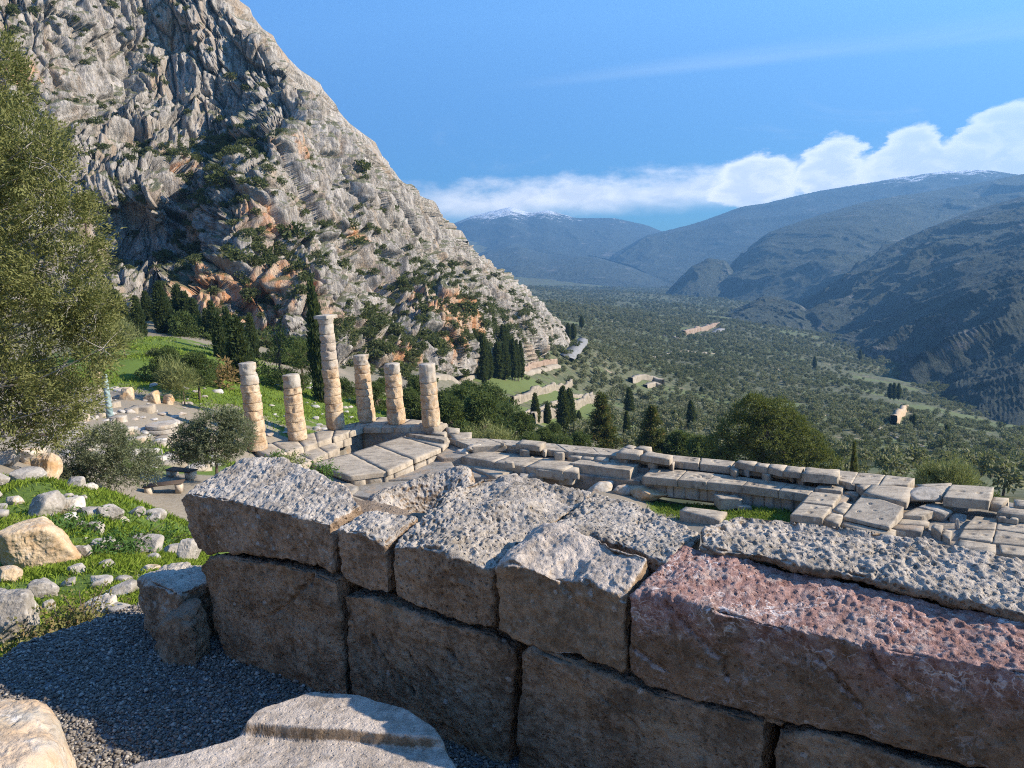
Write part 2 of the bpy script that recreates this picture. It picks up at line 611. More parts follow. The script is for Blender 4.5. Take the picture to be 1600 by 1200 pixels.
# ---------------------------------------------------------------- cliff
def m_cliff(t):
    g = t.n('ShaderNodeNewGeometry')
    P = g.outputs['Position']
    N = g.outputs['Normal']
    sepn = t.n('ShaderNodeSeparateXYZ')
    t.set(sepn.inputs[0], N)
    Ps = t.mapping(P, scale=(1, 1, 0.28))
    n1 = t.noise(Ps, 0.10, 7, 0.62)
    n2 = t.noise(Ps, 0.55, 6, 0.65)
    base = t.mix(t.ss(n2, 0.32, 0.66), (0.18, 0.165, 0.145), (0.50, 0.455, 0.40))
    base = t.mix(t.ss(n1, 0.50, 0.70), base, (0.40, 0.305, 0.215))
    # rusty faces where slabs have fallen away
    spots = ORANGE
    acc = None
    nz = t.m('MULTIPLY', t.m('SUBTRACT', t.noise(P, 0.06, 5, 0.6), 0.5), 3.2)
    for (c, rad) in spots:
        d = t.m('DIVIDE', t.vm('DISTANCE', P, tuple(c)), rad)
        mk = t.ss(t.m('ADD', d, nz), 1.15, 0.6)
        acc = mk if acc is None else t.m('MAXIMUM', acc, mk)
    oc = t.mix(t.ss(t.noise(Ps, 0.45, 5, 0.6), 0.4, 0.62), (0.52, 0.24, 0.10), (0.58, 0.42, 0.28))
    base = t.mix(t.m('MULTIPLY', acc, 0.9), base, oc)
    veg = t.ss(t.m('ADD', sepn.outputs[2], t.m('MULTIPLY', t.m('SUBTRACT', t.noise(P, 0.12, 5, 0.65), 0.5), 1.1)), 0.62, 0.78)
    vc = t.mix(t.noise(P, 0.9, 4), (0.05, 0.065, 0.02), (0.15, 0.16, 0.06))
    base = t.mix(t.m('MULTIPLY', veg, 0.75), base, vc)
    h = t.noise(Ps, 1.4, 6, 0.7)
    return base, 0.95, t.bump(h, 1.0, 1.6)


CC = [  # cliff: picture point and forward distance
    (-120, -60, 245), (0, -60, 262), (150, -60, 290), (340, -10, 300), (430, 100, 286), (520, 180, 280), (600, 262, 290), (660, 320, 310), (700, 362, 332), (770, 425, 372), (850, 475, 425), (895, 525, 440),
    (-100, 100, 225), (0, 120, 226), (120, 120, 245), (100, 0, 262), (200, 100, 272), (300, 50, 290), (250, 200, 252), (150, 215, 236), (230, 235, 238), (330, 230, 250), (400, 195, 258), (400, 60, 287),
    (150, 250, 212), (230, 262, 216), (250, 300, 207), (170, 330, 203), (205, 345, 209), (232, 330, 204), (190, 390, 201), (160, 400, 195), (300, 300, 225), (330, 270, 234), (290, 360, 217), (270, 420, 203), (300, 400, 200),
    (420, 210, 232), (380, 270, 215), (345, 340, 196), (330, 420, 183), (310, 470, 172), (450, 250, 234), (450, 330, 215), (450, 400, 200), (500, 300, 238), (560, 300, 254), (600, 400, 250), (520, 400, 216),
    (400, 440, 188), (430, 450, 180), (400, 470, 182), (470, 460, 182), (430, 520, 172), (500, 430, 192), (550, 480, 192), (560, 560, 172), (650, 400, 272), (620, 480, 215), (680, 430, 272), (640, 560, 180),
    (700, 470, 232), (680, 520, 205), (740, 480, 252), (730, 530, 222), (780, 470, 330), (800, 520, 300), (850, 520, 372), (840, 550, 350), (100, 470, 175), (200, 480, 170), (0, 470, 172), (-100, 470, 176), (0, 300, 196), (80, 300, 200), (760, 560, 245),
]
_ctps = TPS([(a / 300, b / 300) for a, b, c in CC], [c for a, b, c in CC], 3e-3)
sil_x = [-140, 330, 345, 385, 430, 480, 505, 540, 590, 640, 680, 700, 745, 790, 820, 850, 880, 897]
sil_y = [-140, -40, 5, 50, 98, 150, 182, 222, 258, 300, 336, 368, 395, 430, 455, 486, 512, 545]
foot_x = [-140, 0, 150, 300, 400, 500, 560, 640, 700, 760, 820, 860, 897]
foot_y = [560, 560, 540, 540, 560, 590, 605, 600, 590, 580, 572, 566, 556]


def unit0(N, k):
    ker = np.hanning(k + 2)[1:-1]
    ker /= ker.sum()
    for ax in (0, 1):
        N = np.apply_along_axis(lambda v: np.convolve(np.pad(v, k // 2, 'edge'), ker, 'valid'), ax, N)
    return N / np.maximum(np.linalg.norm(N, axis=2, keepdims=True), 1e-9)


def cliff_surface(nx=760, ny=380, nb=22):
    px = np.linspace(-140, 896, nx)
    # the bounded slope keeps columns of the mesh from stretching along the skyline
    ys = np.interp(px, sil_x, sil_y)
    yf = np.interp(px, foot_x, foot_y)
    ys = np.minimum(ys, yf - 4)
    v = np.linspace(0, 1, ny)[:, None]
    PY = yf[None] + (ys - yf)[None] * v
    PX = np.broadcast_to(px[None], PY.shape)
    Yd = _ctps(np.c_[PX.ravel() / 300, PY.ravel() / 300]).reshape(PY.shape)
    d = rays(PX, PY)
    P = EYE + d * (Yd / d[..., 1])[..., None]
    # behind the crest the mountain goes on back and down
    last = P[-1]
    back = []
    for k in range(1, nb + 1):
        q = last.copy()
        q[:, 1] += 2.0 * k + 1.2 * k * k
        q[:, 0] += 0.8 * k
        q[:, 2] -= 0.10 * k * k + 0.6 * k
        back.append(q)
    P = np.concatenate([P, np.array(back)], 0)
    sh = P.shape
    Q = P.reshape(-1, 3)
    Fs = grid_faces(sh[0], sh[1])
    Nn = vnormals(Q, Fs)
    if (Nn @ np.array([0.3, -0.9, 0.3])).mean() < 0:
        Nn = -Nn
    # flatten the normals so that the relief stands out sideways as on a wall
    Nn[:, 2] *= 0.45
    Nn = unit0(Nn.reshape(sh), 13).reshape(-1, 3)
    warp = np.c_[vnoise(Q / 14, 40), vnoise(Q / 14, 41), vnoise(Q / 14, 42)] * 2.2
    lean = Q.copy()
    lean[:, 0] += Q[:, 2] * 0.16
    S2 = (lean + warp) * np.array([1, 0.5, 0.24])
    big = fbm((lean + warp * 1.5) * np.array([1, 0.7, 0.32]) / 30, 3, 50, ridged=True) * 6.0
    mid = fbm(S2 / 8.0, 4, 60, 0.55, ridged=True) * 3.4
    fine = fbm((lean + warp) * np.array([1, 0.4, 0.30]) / 2.0, 3, 70, 0.6, ridged=True) * 0.95
    f1, f2, i1 = cell(S2 / 5.5, 90, True, True)
    g1, g2, i2 = cell((lean + warp * 0.4) * np.array([1, 0.5, 0.36]) / 2.0, 93, True, True)
    h1, h2, i3 = cell((lean + warp) * np.array([1, 0.7, 0.30]) / 12.0, 96, True, True)
    blocks = (i1 - 0.5) * 3.6 + (i2 - 0.5) * 1.5 + (i3 - 0.5) * 6.0 - np.exp(-((h2 - h1) / 0.05) ** 2) * 2.0
    blocks -= np.exp(-((f2 - f1) / 0.07) ** 2) * 2.4 + np.exp(-((g2 - g1) / 0.08) ** 2) * 0.5
    # broken strata: thin overhanging lips
    zst = (Q[:, 2] + vnoise(Q / 18, 47) * 9 + Q[:, 0] * 0.15) / 7.5
    lips = (zst - np.floor(zst)) * 0.9 * np.clip(vnoise(Q / 25, 48) * 2, 0, 1)
    disp = big + mid + fine + blocks * 0.9 + lips
    row = np.repeat(np.arange(sh[0]), sh[1])
    fade = np.clip(row / 25, 0, 1) * np.where(row >= ny, 0.9, 1) * np.clip((ny - row) / 12, 0.8, 1)
    right = np.clip((896 - np.tile(px, sh[0])) / 70, 0.12, 1)
    disp = np.where(row >= ny - 6, np.clip(disp, -5, 7), disp) - 1.0
    Q = Q + Nn * (disp * fade * right)[:, None]
    # ledges: terraces of the rock at uneven heights
    return Q, grid_faces(sh[0], sh[1]), sh


ORANGE = [(aty(457, 232, 234), 8), (aty(432, 345, 212), 7), (aty(390, 365, 203), 9), (aty(318, 452, 174), 9), (aty(350, 420, 186), 5), (aty(430, 490, 178), 13), (aty(475, 470, 184), 8),
          (aty(400, 520, 172), 10), (aty(700, 495, 224), 14), (aty(745, 495, 238), 10), (aty(560, 560, 174), 4), (aty(640, 545, 184), 4), (aty(278, 90, 296), 9), (aty(295, 130, 292), 6), (aty(550, 370, 240), 6),
          (aty(285, 270, 240), 5), (aty(620, 560, 180), 5), (aty(200, 75, 270), 5), (aty(5, 130, 226), 7)]
Qc, Fc, shc = cliff_surface()
cme = mesh_np('cliff', Qc, Fc)
cliff = link('cliff', cme, material('cliff', m_cliff))
tag(cliff, kind='structure')
CLV = Qc.reshape(shc[0], shc[1], 3)
CLN = vnormals(Qc, Fc).reshape(shc)

# ---------------------------------------------------------------- far mountains
def m_mountain(name, dark, light, rock, snow=None, rs=1.0):
    def b(t):
        g = t.n('ShaderNodeNewGeometry')
        P = g.outputs['Position']
        sx = t.n('ShaderNodeSeparateXYZ')
        t.set(sx.inputs[0], P)
        n1 = t.noise(P, 0.006 * rs, 8, 0.68)
        n2 = t.noise(P, 0.04 * rs, 6, 0.7)
        c = t.mix(t.ss(n2, 0.35, 0.65), dark, light)
        c = t.mix(t.m('MULTIPLY', t.ss(n1, 0.57, 0.70), 0.6), c, t.mix(n2, rock, (0.30, 0.28, 0.26)))
        nn = t.n('ShaderNodeSeparateXYZ')
        t.set(nn.inputs[0], g.outputs['Normal'])
        c = t.mix(t.m('MULTIPLY', t.ss(nn.outputs[2], 0.62, 0.35), t.ss(n2, 0.4, 0.6)), c, rock)
        if snow:
            s_ = t.m('ADD', sx.outputs[2], t.m('MULTIPLY', t.m('SUBTRACT', t.noise(P, 0.006, 10, 0.85), 0.5), snow[2]))
            mk = t.ss(s_, snow[0], snow[1])
            if len(snow) > 3:
                mk = t.m('MULTIPLY', mk, t.ss(sx.outputs[0], snow[3], snow[4]))
            c = t.mix(mk, c, (0.82, 0.84, 0.88))
        return c, 0.95, t.bump(n2, 0.8, 20.0)
    return material(name, b)


def smooth1(x, xp, fp):
    """monotone-ish smooth interpolation (cosine blended)"""
    x = np.asarray(x, float)
    y = np.interp(x, xp, fp)
    return y


def mountain(name, crest, base, mat, nx=420, ny=150, amp=40, lam=300, back=1.0, seed=0, bulge=0.0, horiz=(-0.5, -0.6, 0.5)):
    """crest and base: lists of (px, py, Y) from left to right"""
    cr, ba = np.array(crest, float), np.array(base, float)
    t = np.linspace(0, 1, nx)
    tc, tb = (cr[:, 0] - cr[0, 0]) / (cr[-1, 0] - cr[0, 0]), (ba[:, 0] - ba[0, 0]) / (ba[-1, 0] - ba[0, 0])
    C = np.stack([np.interp(t, tc, cr[:, k]) for k in range(3)], 1)
    B = np.stack([np.interp(t, tb, ba[:, k]) for k in range(3)], 1)
    ker = np.ones(9) / 9
    for arr in (C, B):
        for k in (1, 2):
            arr[:, k] = np.convolve(np.pad(arr[:, k], 4, 'edge'), ker, 'valid')
    cw = rays(C[:, 0], C[:, 1])
    cw = EYE + cw * (C[:, 2] / cw[:, 1])[:, None]
    bw = rays(B[:, 0], B[:, 1])
    bw = EYE + bw * (B[:, 2] / bw[:, 1])[:, None]
    v = np.linspace(-0.12, 1, ny)[:, None, None]
    P = bw[None] + (cw - bw)[None] * v
    P[..., 2] += bulge * np.sin(np.clip(v[..., 0], 0, 1) * math.pi) * amp
    dirb = (cw - bw)
    dirb[:, 2] = 0
    dirb /= np.linalg.norm(dirb, axis=1, keepdims=True)
    rows = [P]
    H = np.maximum(cw[:, 2] - bw[:, 2], 50)
    nb = 40
    for k in range(1, nb + 1):
        u = k / nb
        q = cw + dirb * (H * 2.4 * u * back)[:, None]
        q[:, 2] = cw[:, 2] - H * (u ** 1.5) * 1.05
        rows.append(q[None])
    P = np.concatenate(rows, 0)
    sh = P.shape
    Q = P.reshape(-1, 3)
    wv = np.c_[vnoise(Q / lam, seed + 1), vnoise(Q / lam, seed + 2), vnoise(Q / lam, seed + 3)] * lam * 0.35
    d = fbm((Q + wv) * np.array([1, 1, 0.55]) / lam, 6, seed, 0.52, ridged=True)
    vv = np.r_[np.linspace(-0.12, 1, ny), np.linspace(1, 0, nb)]
    fade = np.repeat(np.clip(np.abs(1 - vv) * 5 + 0.16, 0, 1), sh[1])
    Q = Q + np.array(horiz) * (d * amp * fade)[:, None]
    o = link(name, mesh_np(name, Q, grid_faces(sh[0], sh[1])), mat)
    tag(o, kind='structure')
    return Q.reshape(sh)


m_far = m_mountain('mountain_far', (0.034, 0.048, 0.042), (0.070, 0.084, 0.072), (0.17, 0.16, 0.15), (330, 400, 900))
m_ridge = m_mountain('mountain_ridge', (0.034, 0.047, 0.038), (0.070, 0.082, 0.066), (0.18, 0.165, 0.145), (400, 460, 700, 2500, 3300))
m_face = m_mountain('mountain_face', (0.034, 0.047, 0.034), (0.072, 0.082, 0.06), (0.27, 0.25, 0.225), None, 2.2)
m_near = m_mountain('mountain_near', (0.030, 0.042, 0.031), (0.062, 0.072, 0.052), (0.22, 0.205, 0.19), None, 4.0)
mountain('mountain', [(560, 420, 9500), (700, 354, 9500), (740, 338, 9500), (800, 324, 9500), (828, 334, 9500), (856, 329, 9400), (900, 341, 9300), (960, 341, 9200), (1010, 352, 9200), (1060, 372, 9200), (1180, 420, 9200)],
         [(560, 490, 5200), (800, 470, 5200), (1000, 468, 5000), (1180, 470, 5000)], m_far, amp=230, lam=1900, seed=100, horiz=(-0.2, -0.6, 0.35))
mountain('hills', [(640, 430, 6200), (760, 392, 6200), (810, 386, 6000), (860, 398, 6000), (930, 402, 5600), (985, 418, 5200), (1040, 440, 5000), (1090, 455, 5000)],
         [(640, 480, 3900), (800, 462, 3800), (980, 468, 3700), (1090, 468, 3700)], m_far, amp=130, lam=1000, seed=140, horiz=(-0.2, -0.6, 0.35))
mountain('mountain', [(960, 400, 6500), (1010, 368, 6600), (1090, 350, 6800), (1160, 323, 7000), (1200, 318, 7000), (1260, 303, 7000), (1330, 290, 6900), (1400, 279, 6800), (1480, 268, 6600), (1540, 266, 6500), (1600, 275, 6300), (1800, 262, 6000)],
         [(960, 470, 4600), (1060, 468, 4300), (1200, 462, 4200), (1500, 455, 4200), (1800, 450, 4200)], m_ridge, amp=130, lam=1500, seed=180)
mountain('hill', [(1035, 468, 3300), (1055, 446, 3300), (1080, 416, 3300), (1108, 404, 3300), (1135, 408, 3300), (1150, 430, 3200), (1170, 470, 3200)],
         [(1030, 476, 2900), (1090, 474, 2800), (1175, 478, 2800)], m_face, nx=160, ny=80, amp=45, lam=260, seed=210)
mountain('mountain', [(1085, 480, 3300), (1120, 455, 3400), (1150, 418, 3500), (1175, 388, 3700), (1200, 365, 3800), (1235, 352, 3900), (1280, 336, 4100), (1340, 318, 4300), (1400, 306, 4500), (1470, 296, 4700), (1540, 283, 4800), (1600, 272, 4800), (1800, 240, 4800)],
         [(1085, 486, 2800), (1140, 486, 2500), (1230, 502, 2250), (1300, 505, 2000), (1450, 505, 2000), (1800, 505, 2000)], m_face, ny=200, amp=85, lam=620, seed=240)
mountain('mountain', [(1215, 520, 1900), (1250, 488, 1950), (1290, 452, 2050), (1330, 424, 2200), (1380, 392, 2400), (1430, 364, 2550), (1490, 340, 2700), (1545, 322, 2800), (1600, 308, 2800), (1700, 292, 2700), (1900, 270, 2600)],
         [(1215, 528, 1560), (1290, 538, 1330), (1360, 562, 1080), (1420, 596, 850), (1500, 628, 640), (1600, 660, 520), (1750, 700, 400), (1900, 740, 330)], m_near, nx=520, ny=300, amp=52, lam=240, seed=270, horiz=(-0.6, -0.3, 0.5))
mountain('hill', [(1150, 490, 2000), (1172, 474, 1950), (1192, 462, 1900), (1215, 464, 1850), (1250, 476, 1750), (1275, 496, 1700), (1290, 512, 1650)],
         [(1100, 500, 1650), (1180, 507, 1500), (1290, 528, 1400)], m_face, nx=160, ny=80, amp=20, lam=70, seed=300)

# the hillside behind and beside the viewpoint: sunlit slope of the sanctuary
def m_slope(t):
    g = t.n('ShaderNodeNewGeometry')
    P = g.outputs['Position']
    n1 = t.noise(P, 0.5, 6, 0.65)
    n2 = t.noise(P, 4, 5, 0.7)
    c = t.mix(n2, (0.26, 0.21, 0.15), (0.46, 0.40, 0.31))
    c = t.mix(t.ss(n1, 0.52, 0.62), c, (0.12, 0.15, 0.04))
    return c, 0.95, t.bump(n2, 0.8, 0.1)


hx, hy = np.meshgrid(np.linspace(-70, 90, 160), np.linspace(-0.5, -75, 90))
d_ = np.maximum(-hy - 2.6, 0)
hz = np.where(d_ > 0, d_ * 0.46, 0) + fbm(np.c_[hx.ravel() / 7, hy.ravel() / 7, 0 * hx.ravel()], 4, 71).reshape(hx.shape) * np.clip(d_ / 6, 0, 1) * 1.2
hz = hz - 0.06 - np.clip(hx - 8, 0, 80) * 0.42 * 1.0
hz = np.where(hx < -5, hz + np.clip(-hx - 5, 0, 60) * 0.03, hz)
tag(link('hillside', mesh_np('hillside', np.c_[hx.ravel(), hy.ravel(), hz.ravel()], grid_faces(90, 160)[:, ::-1]), material('slope_ground', m_slope)), kind='structure')

# ---------------------------------------------------------------- the block wall in front
def m_block(name, side, sidel, top, topl, pits=1.0, tint=None, veins=False, warm=0.0):
    def b(t):
        g = t.n('ShaderNodeNewGeometry')
        tcn = t.n('ShaderNodeTexCoord')
        P = g.outputs['Position']
        nn = t.n('ShaderNodeSeparateXYZ')
        t.set(nn.inputs[0], tcn.outputs['Normal'])
        a = t.noise(P, 5.0, 8, 0.66)
        b_ = t.noise(P, 28.0, 6, 0.7)
        c_ = t.noise(P, 120.0, 4, 0.7)
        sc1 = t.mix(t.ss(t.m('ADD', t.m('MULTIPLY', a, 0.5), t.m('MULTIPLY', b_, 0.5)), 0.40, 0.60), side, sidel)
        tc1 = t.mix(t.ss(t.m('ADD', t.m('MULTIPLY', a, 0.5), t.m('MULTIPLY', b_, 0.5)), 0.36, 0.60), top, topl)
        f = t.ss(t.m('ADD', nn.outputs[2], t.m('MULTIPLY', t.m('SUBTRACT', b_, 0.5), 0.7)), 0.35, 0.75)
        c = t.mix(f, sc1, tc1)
        if warm:
            c = t.mix(t.m('MULTIPLY', t.ss(t.noise(P, 3.1, 5, 0.6), 0.54, 0.7), warm), c, (0.42, 0.27, 0.14))
        if veins:
            # red marble: white calcite veins in two directions, grey patches
            P2 = t.vm('ADD', P, t.vm('SCALE', t.noise(P, 4.0, 4, 0.6, col=True), None, 0.22))
            redc = t.mix(t.ss(b_, 0.35, 0.65), (0.20, 0.105, 0.083), (0.38, 0.235, 0.20))
            redc = t.mix(t.m('MULTIPLY', t.ss(t.noise(P, 14, 6, 0.7), 0.52, 0.64), 0.7), redc, (0.40, 0.32, 0.27))
            lowd = t.n('ShaderNodeSeparateXYZ')
            t.set(lowd.inputs[0], P)
            keep = t.ss(t.m('ADD', lowd.outputs[2], t.m('MULTIPLY', t.m('SUBTRACT', a, 0.5), 0.35)), 0.74, 0.96)
            c = t.mix(t.m('MULTIPLY', keep, t.ss(t.noise(P, 2.5, 4), 0.25, 0.45)), c, redc)
            def vein(sc3, rot, fr, wdt, det):
                q = t.mapping(P2, scale=sc3, rot=rot)
                nf = t.noise(q, fr, det, 0.55)
                return t.ss(t.m('ABSOLUTE', t.m('SUBTRACT', nf, 0.5)), wdt, wdt * 0.15)
            vm = t.m('MAXIMUM', t.m('MULTIPLY', vein((1, 3.2, 3.2), (0.0, 0.3, -0.35), 2.6, 0.011, 3), 0.9),
                     t.m('MAXIMUM', t.m('MULTIPLY', vein((1, 4.5, 4.5), (0.2, -0.1, -0.9), 4.2, 0.012, 4), 0.6), t.m('MULTIPLY', vein((3.0, 1, 1), (0.1, 0.2, -0.5), 3.1, 0.010, 3), 0.6)))
            vm = t.m('MULTIPLY', vm, t.ss(t.noise(P, 6, 5, 0.7), 0.42, 0.60))
            # a paler crust of calcite along the broken edge
            c = t.mix(t.m('MULTIPLY', vm, t.m('ADD', t.m('MULTIPLY', keep, 0.6), 0.25)), c, (0.74, 0.68, 0.64))
        # pale lichen spots
        lv = t.n('ShaderNodeTexVoronoi')
        t.set(lv.inputs['Vector'], t.vm('ADD', P, t.vm('SCALE', t.noise(P, 60, 3, col=True), None, 0.02)))
        lv.inputs['Scale'].default_value = 14
        sel = t.n('ShaderNodeSeparateColor')
        t.set(sel.inputs[0], lv.outputs['Color'])
        spot = t.m('MULTIPLY', t.ss(lv.outputs['Distance'], 0.20, 0.13), t.ss(sel.outputs[0], 0.78, 0.82))
        c = t.mix(t.m('MULTIPLY', spot, 0.7), c, (0.44, 0.39, 0.33))
        lv2 = t.ss(t.noise(P, 55, 5, 0.75), 0.62, 0.70)
        c = t.mix(t.m('MULTIPLY', lv2, 0.3), c, (0.42, 0.37, 0.31))
        dk = t.ss(t.noise(P, 34, 6, 0.75), 0.40, 0.30)
        c = t.mix(t.m('MULTIPLY', dk, 0.55), c, (0.05, 0.042, 0.035))
        h = t.m('ADD', t.m('MULTIPLY', b_, 1.0), t.m('MULTIPLY', c_, 0.35))
        pt = t.ss(t.vor(t.vm('ADD', P, t.vm('SCALE', t.noise(P, 30, 2, col=True), None, 0.03)), 42, 'F1'), 0.0, 0.33)
        h = t.m('ADD', h, t.m('MULTIPLY', pt, 0.7 * pits))
        return c, 0.9, t.bump(h, 1.0, 0.016), 0.2
    return material(name, b)


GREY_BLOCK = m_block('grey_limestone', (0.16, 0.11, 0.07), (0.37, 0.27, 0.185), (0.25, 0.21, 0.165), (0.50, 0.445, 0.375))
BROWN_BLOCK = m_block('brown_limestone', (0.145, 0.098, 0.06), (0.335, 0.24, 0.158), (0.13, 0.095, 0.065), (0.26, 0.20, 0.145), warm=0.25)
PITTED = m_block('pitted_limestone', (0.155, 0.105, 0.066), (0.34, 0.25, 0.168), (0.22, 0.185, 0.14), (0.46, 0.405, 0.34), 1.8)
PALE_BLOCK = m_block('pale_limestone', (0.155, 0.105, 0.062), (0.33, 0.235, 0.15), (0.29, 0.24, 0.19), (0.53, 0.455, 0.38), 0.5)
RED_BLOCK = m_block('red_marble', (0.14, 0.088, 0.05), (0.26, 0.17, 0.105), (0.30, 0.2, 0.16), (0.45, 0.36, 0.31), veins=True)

WP0 = np.array([-1.45, 3.88, 0.0])
WU = np.array([0.83, -0.558, 0.0])
WU /= np.linalg.norm(WU)
WW = np.array([-WU[1], WU[0], 0.0])            # into the wall, away from the camera


def wallpt(u, w, z):
    return WP0 + WU * u + WW * w + np.array([0, 0, z])


def cracks(P, lines, width=0.012, depth=0.03):
    """groove along polylines given as (u, z) on the front face"""
    if not lines:
        return np.zeros(len(P))
    U = (P - WP0) @ WU
    Zv = P[:, 2]
    jig = vnoise(P * 30, 77) * 0.012
    out = np.zeros(len(P))
    for ln in lines:
        d = np.full(len(P), 9.0)
        for (a, b) in zip(ln[:-1], ln[1:]):
            a = np.array(a, float)
            b = np.array(b, float)
            ab = b - a
            tt = np.clip(((U - a[0]) * ab[0] + (Zv - a[1]) * ab[1]) / (ab @ ab), 0, 1)
            d = np.minimum(d, np.hypot(U - a[0] - tt * ab[0], Zv - a[1] - tt * ab[1]))
        out += np.exp(-((d + jig) / width) ** 2) * depth
    return out


def loft_block(ft, fb, bt, bb, step=0.0055, Rn=0.010, seed=0, coarse=0.012, rough=1.0, pit=1.0, crack=None, cwd=(0.007, 0.03), topbump=0.0, lumps=1.0):
    """ft, fb, bt, bb: polylines (u, w, z) of front top, front bottom, back top, back bottom edges, left to right"""
    L = max(np.linalg.norm(np.diff(np.asarray(ft, float), axis=0), axis=1).sum(), 0.1)
    nu = int(L / step) + 2
    E4 = [resample(q, nu) for q in (fb, ft, bt, bb)]
    for a in E4:
        if nu > 30:
            k = np.hanning(13) / np.hanning(13).sum()
            for j in range(3):
                a[:, j] = np.convolve(np.pad(a[:, j], 6, 'reflect', reflect_type='odd'), k, 'valid')
    H = np.linalg.norm(E4[1] - E4[0], axis=1).mean()
    T = np.linalg.norm(E4[2] - E4[1], axis=1).mean()
    segs = [max(4, int(H / step)), max(4, int(T / step)), max(4, int(H / 0.03)), max(4, int(T / 0.03))]
    ring = []
    for k in range(4):
        a, b = E4[k], E4[(k + 1) % 4]
        t = np.linspace(0, 1, segs[k], endpoint=False)[None, :, None]
        ring.append(a[:, None] * (1 - t) + b[:, None] * t)
    P = np.concatenate(ring, 1)
    for _ in range(int((Rn / step) ** 2 * 1.1) + 2):
        P = P * 0.5 + (np.roll(P, 1, 1) + np.roll(P, -1, 1)) * 0.25
    cen = P.mean(1, keepdims=True)
    i = np.arange(nu)
    d = np.minimum(i, nu - 1 - i) * (L / (nu - 1))
    RR_ = Rn * 1.1
    inset = np.where(d < RR_, RR_ - np.sqrt(np.maximum(RR_ ** 2 - (RR_ - d) ** 2, 0)), 0)
    v = cen - P
    ln = np.linalg.norm(v, axis=2, keepdims=True)
    P = P + v / np.maximum(ln, 1e-6) * np.minimum(inset[:, None, None], ln * 0.9)
    # end caps: shrinking copies of the end rings
    nc = 14
    caps0 = [cen[0] + (P[0] - cen[0]) * (1 - (k / nc)) for k in range(nc, 0, -1)]
    caps1 = [cen[-1] + (P[-1] - cen[-1]) * (1 - (k / nc)) for k in range(1, nc + 1)]
    P = np.concatenate([np.array(caps0), P, np.array(caps1)], 0)
    nr, ncol = P.shape[:2]
    Q = P.reshape(-1, 3)
    Q = WP0 + Q[:, :1] * WU + Q[:, 1:2] * WW + Q[:, 2:] * np.array([0, 0, 1.0])
    F = grid_faces(nr, ncol, True)
    c = Q.mean(0)
    N = vnormals(Q, F)
    fc = Q[F].mean(1) - c
    fn = np.cross(Q[F[:, 2]] - Q[F[:, 0]], Q[F[:, 3]] - Q[F[:, 1]])
    if (fc * fn).sum() < 0:
        F = F[:, ::-1]
        N = -N
    upf = np.clip(N[:, 2], 0, 1)
    s = seed * 3.7
    A = fbm(Q / 0.32 + s, 3, seed) * 0.020 * lumps
    A += fbm(Q / 0.10 + s, 4, seed + 5, 0.6) * (0.019 - 0.009 * upf) * lumps + fbm(Q / 0.05 + s, 3, seed + 15, 0.6, ridged=True) * 0.0065 * (1 - 0.5 * upf)
    A += fbm(Q / 0.035 + s, 3, seed + 9, ridged=True) * (0.0025 + 0.0026 * upf) * rough
    wq = np.c_[vnoise(Q / 0.02, 31), vnoise(Q / 0.02, 32), vnoise(Q / 0.02, 33)] * 0.009
    c1 = cell((Q + wq) / 0.019 + s, seed + 2)
    c2 = cell((Q + wq * 2) / 0.05 + s, seed + 3)
    A += fbm((Q + wq) / 0.016 + s, 2, seed + 12) * (0.0014 + 0.0042 * upf) * rough
    A += (cell((Q + wq) / 0.07 + s, seed + 13) - 0.5) * 0.004 * (0.6 + 0.6 * upf)
    m1 = np.clip(vnoise(Q / 0.11, seed + 4) * 1.6 + 0.1, 0, 1)
    A -= np.clip(1 - c1 / 0.42, 0, 1) ** 0.7 * 0.0058 * (0.25 + m1) * pit * (0.35 + upf)
    A -= np.clip(1 - c2 / 0.36, 0, 1) * 0.008 * np.clip(vnoise(Q / 0.3, seed + 6) * 2, 0, 1) * pit * (0.5 + 0.8 * upf)
    arris = np.clip(1 - np.abs(N[:, 2] - 0.6) * 2.2, 0, 1)
    A -= arris * np.clip(fbm(Q / 0.09 + s, 3, seed + 21) * 2.0, 0, 1) * 0.030
    if topbump:
        A += upf * topbump * fbm(Q / 0.16 + s, 2, seed + 8)
    if crack:
        A -= cracks(Q, crack, *cwd) * (np.abs(N @ WW) > 0.35)
    Q = Q + N * A[:, None]
    return Q, F


wall = thing('block_wall', 'ancient wall of huge weathered limestone blocks in two courses, shaded in front, sunlit on top', 'wall', wallpt(1.4, 0, 0))


def block(name, mat, ft, fb, bt, bb, label=None, **kw):
    Q, F = loft_block(ft, fb, bt, bb, **kw)
    o = put(name, Q, F, mat, wall)
    if label:
        o['label'] = label
    return o


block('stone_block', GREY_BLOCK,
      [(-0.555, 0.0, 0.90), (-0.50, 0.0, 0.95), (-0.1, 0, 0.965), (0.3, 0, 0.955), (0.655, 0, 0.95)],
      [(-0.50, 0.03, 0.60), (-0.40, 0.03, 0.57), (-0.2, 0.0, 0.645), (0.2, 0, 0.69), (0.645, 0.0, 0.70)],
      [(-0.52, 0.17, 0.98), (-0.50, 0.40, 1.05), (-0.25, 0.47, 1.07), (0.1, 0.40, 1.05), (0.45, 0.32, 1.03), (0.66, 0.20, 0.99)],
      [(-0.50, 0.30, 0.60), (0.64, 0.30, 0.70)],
      'long grey block at the far end of the top course', seed=1, crack=[[(0.10, 0.93), (0.20, 0.80), (0.24, 0.72)], [(0.40, 0.92), (0.50, 0.78), (0.53, 0.70)], [(-0.36, 0.70), (-0.45, 0.78)]], cwd=(0.005, 0.014))
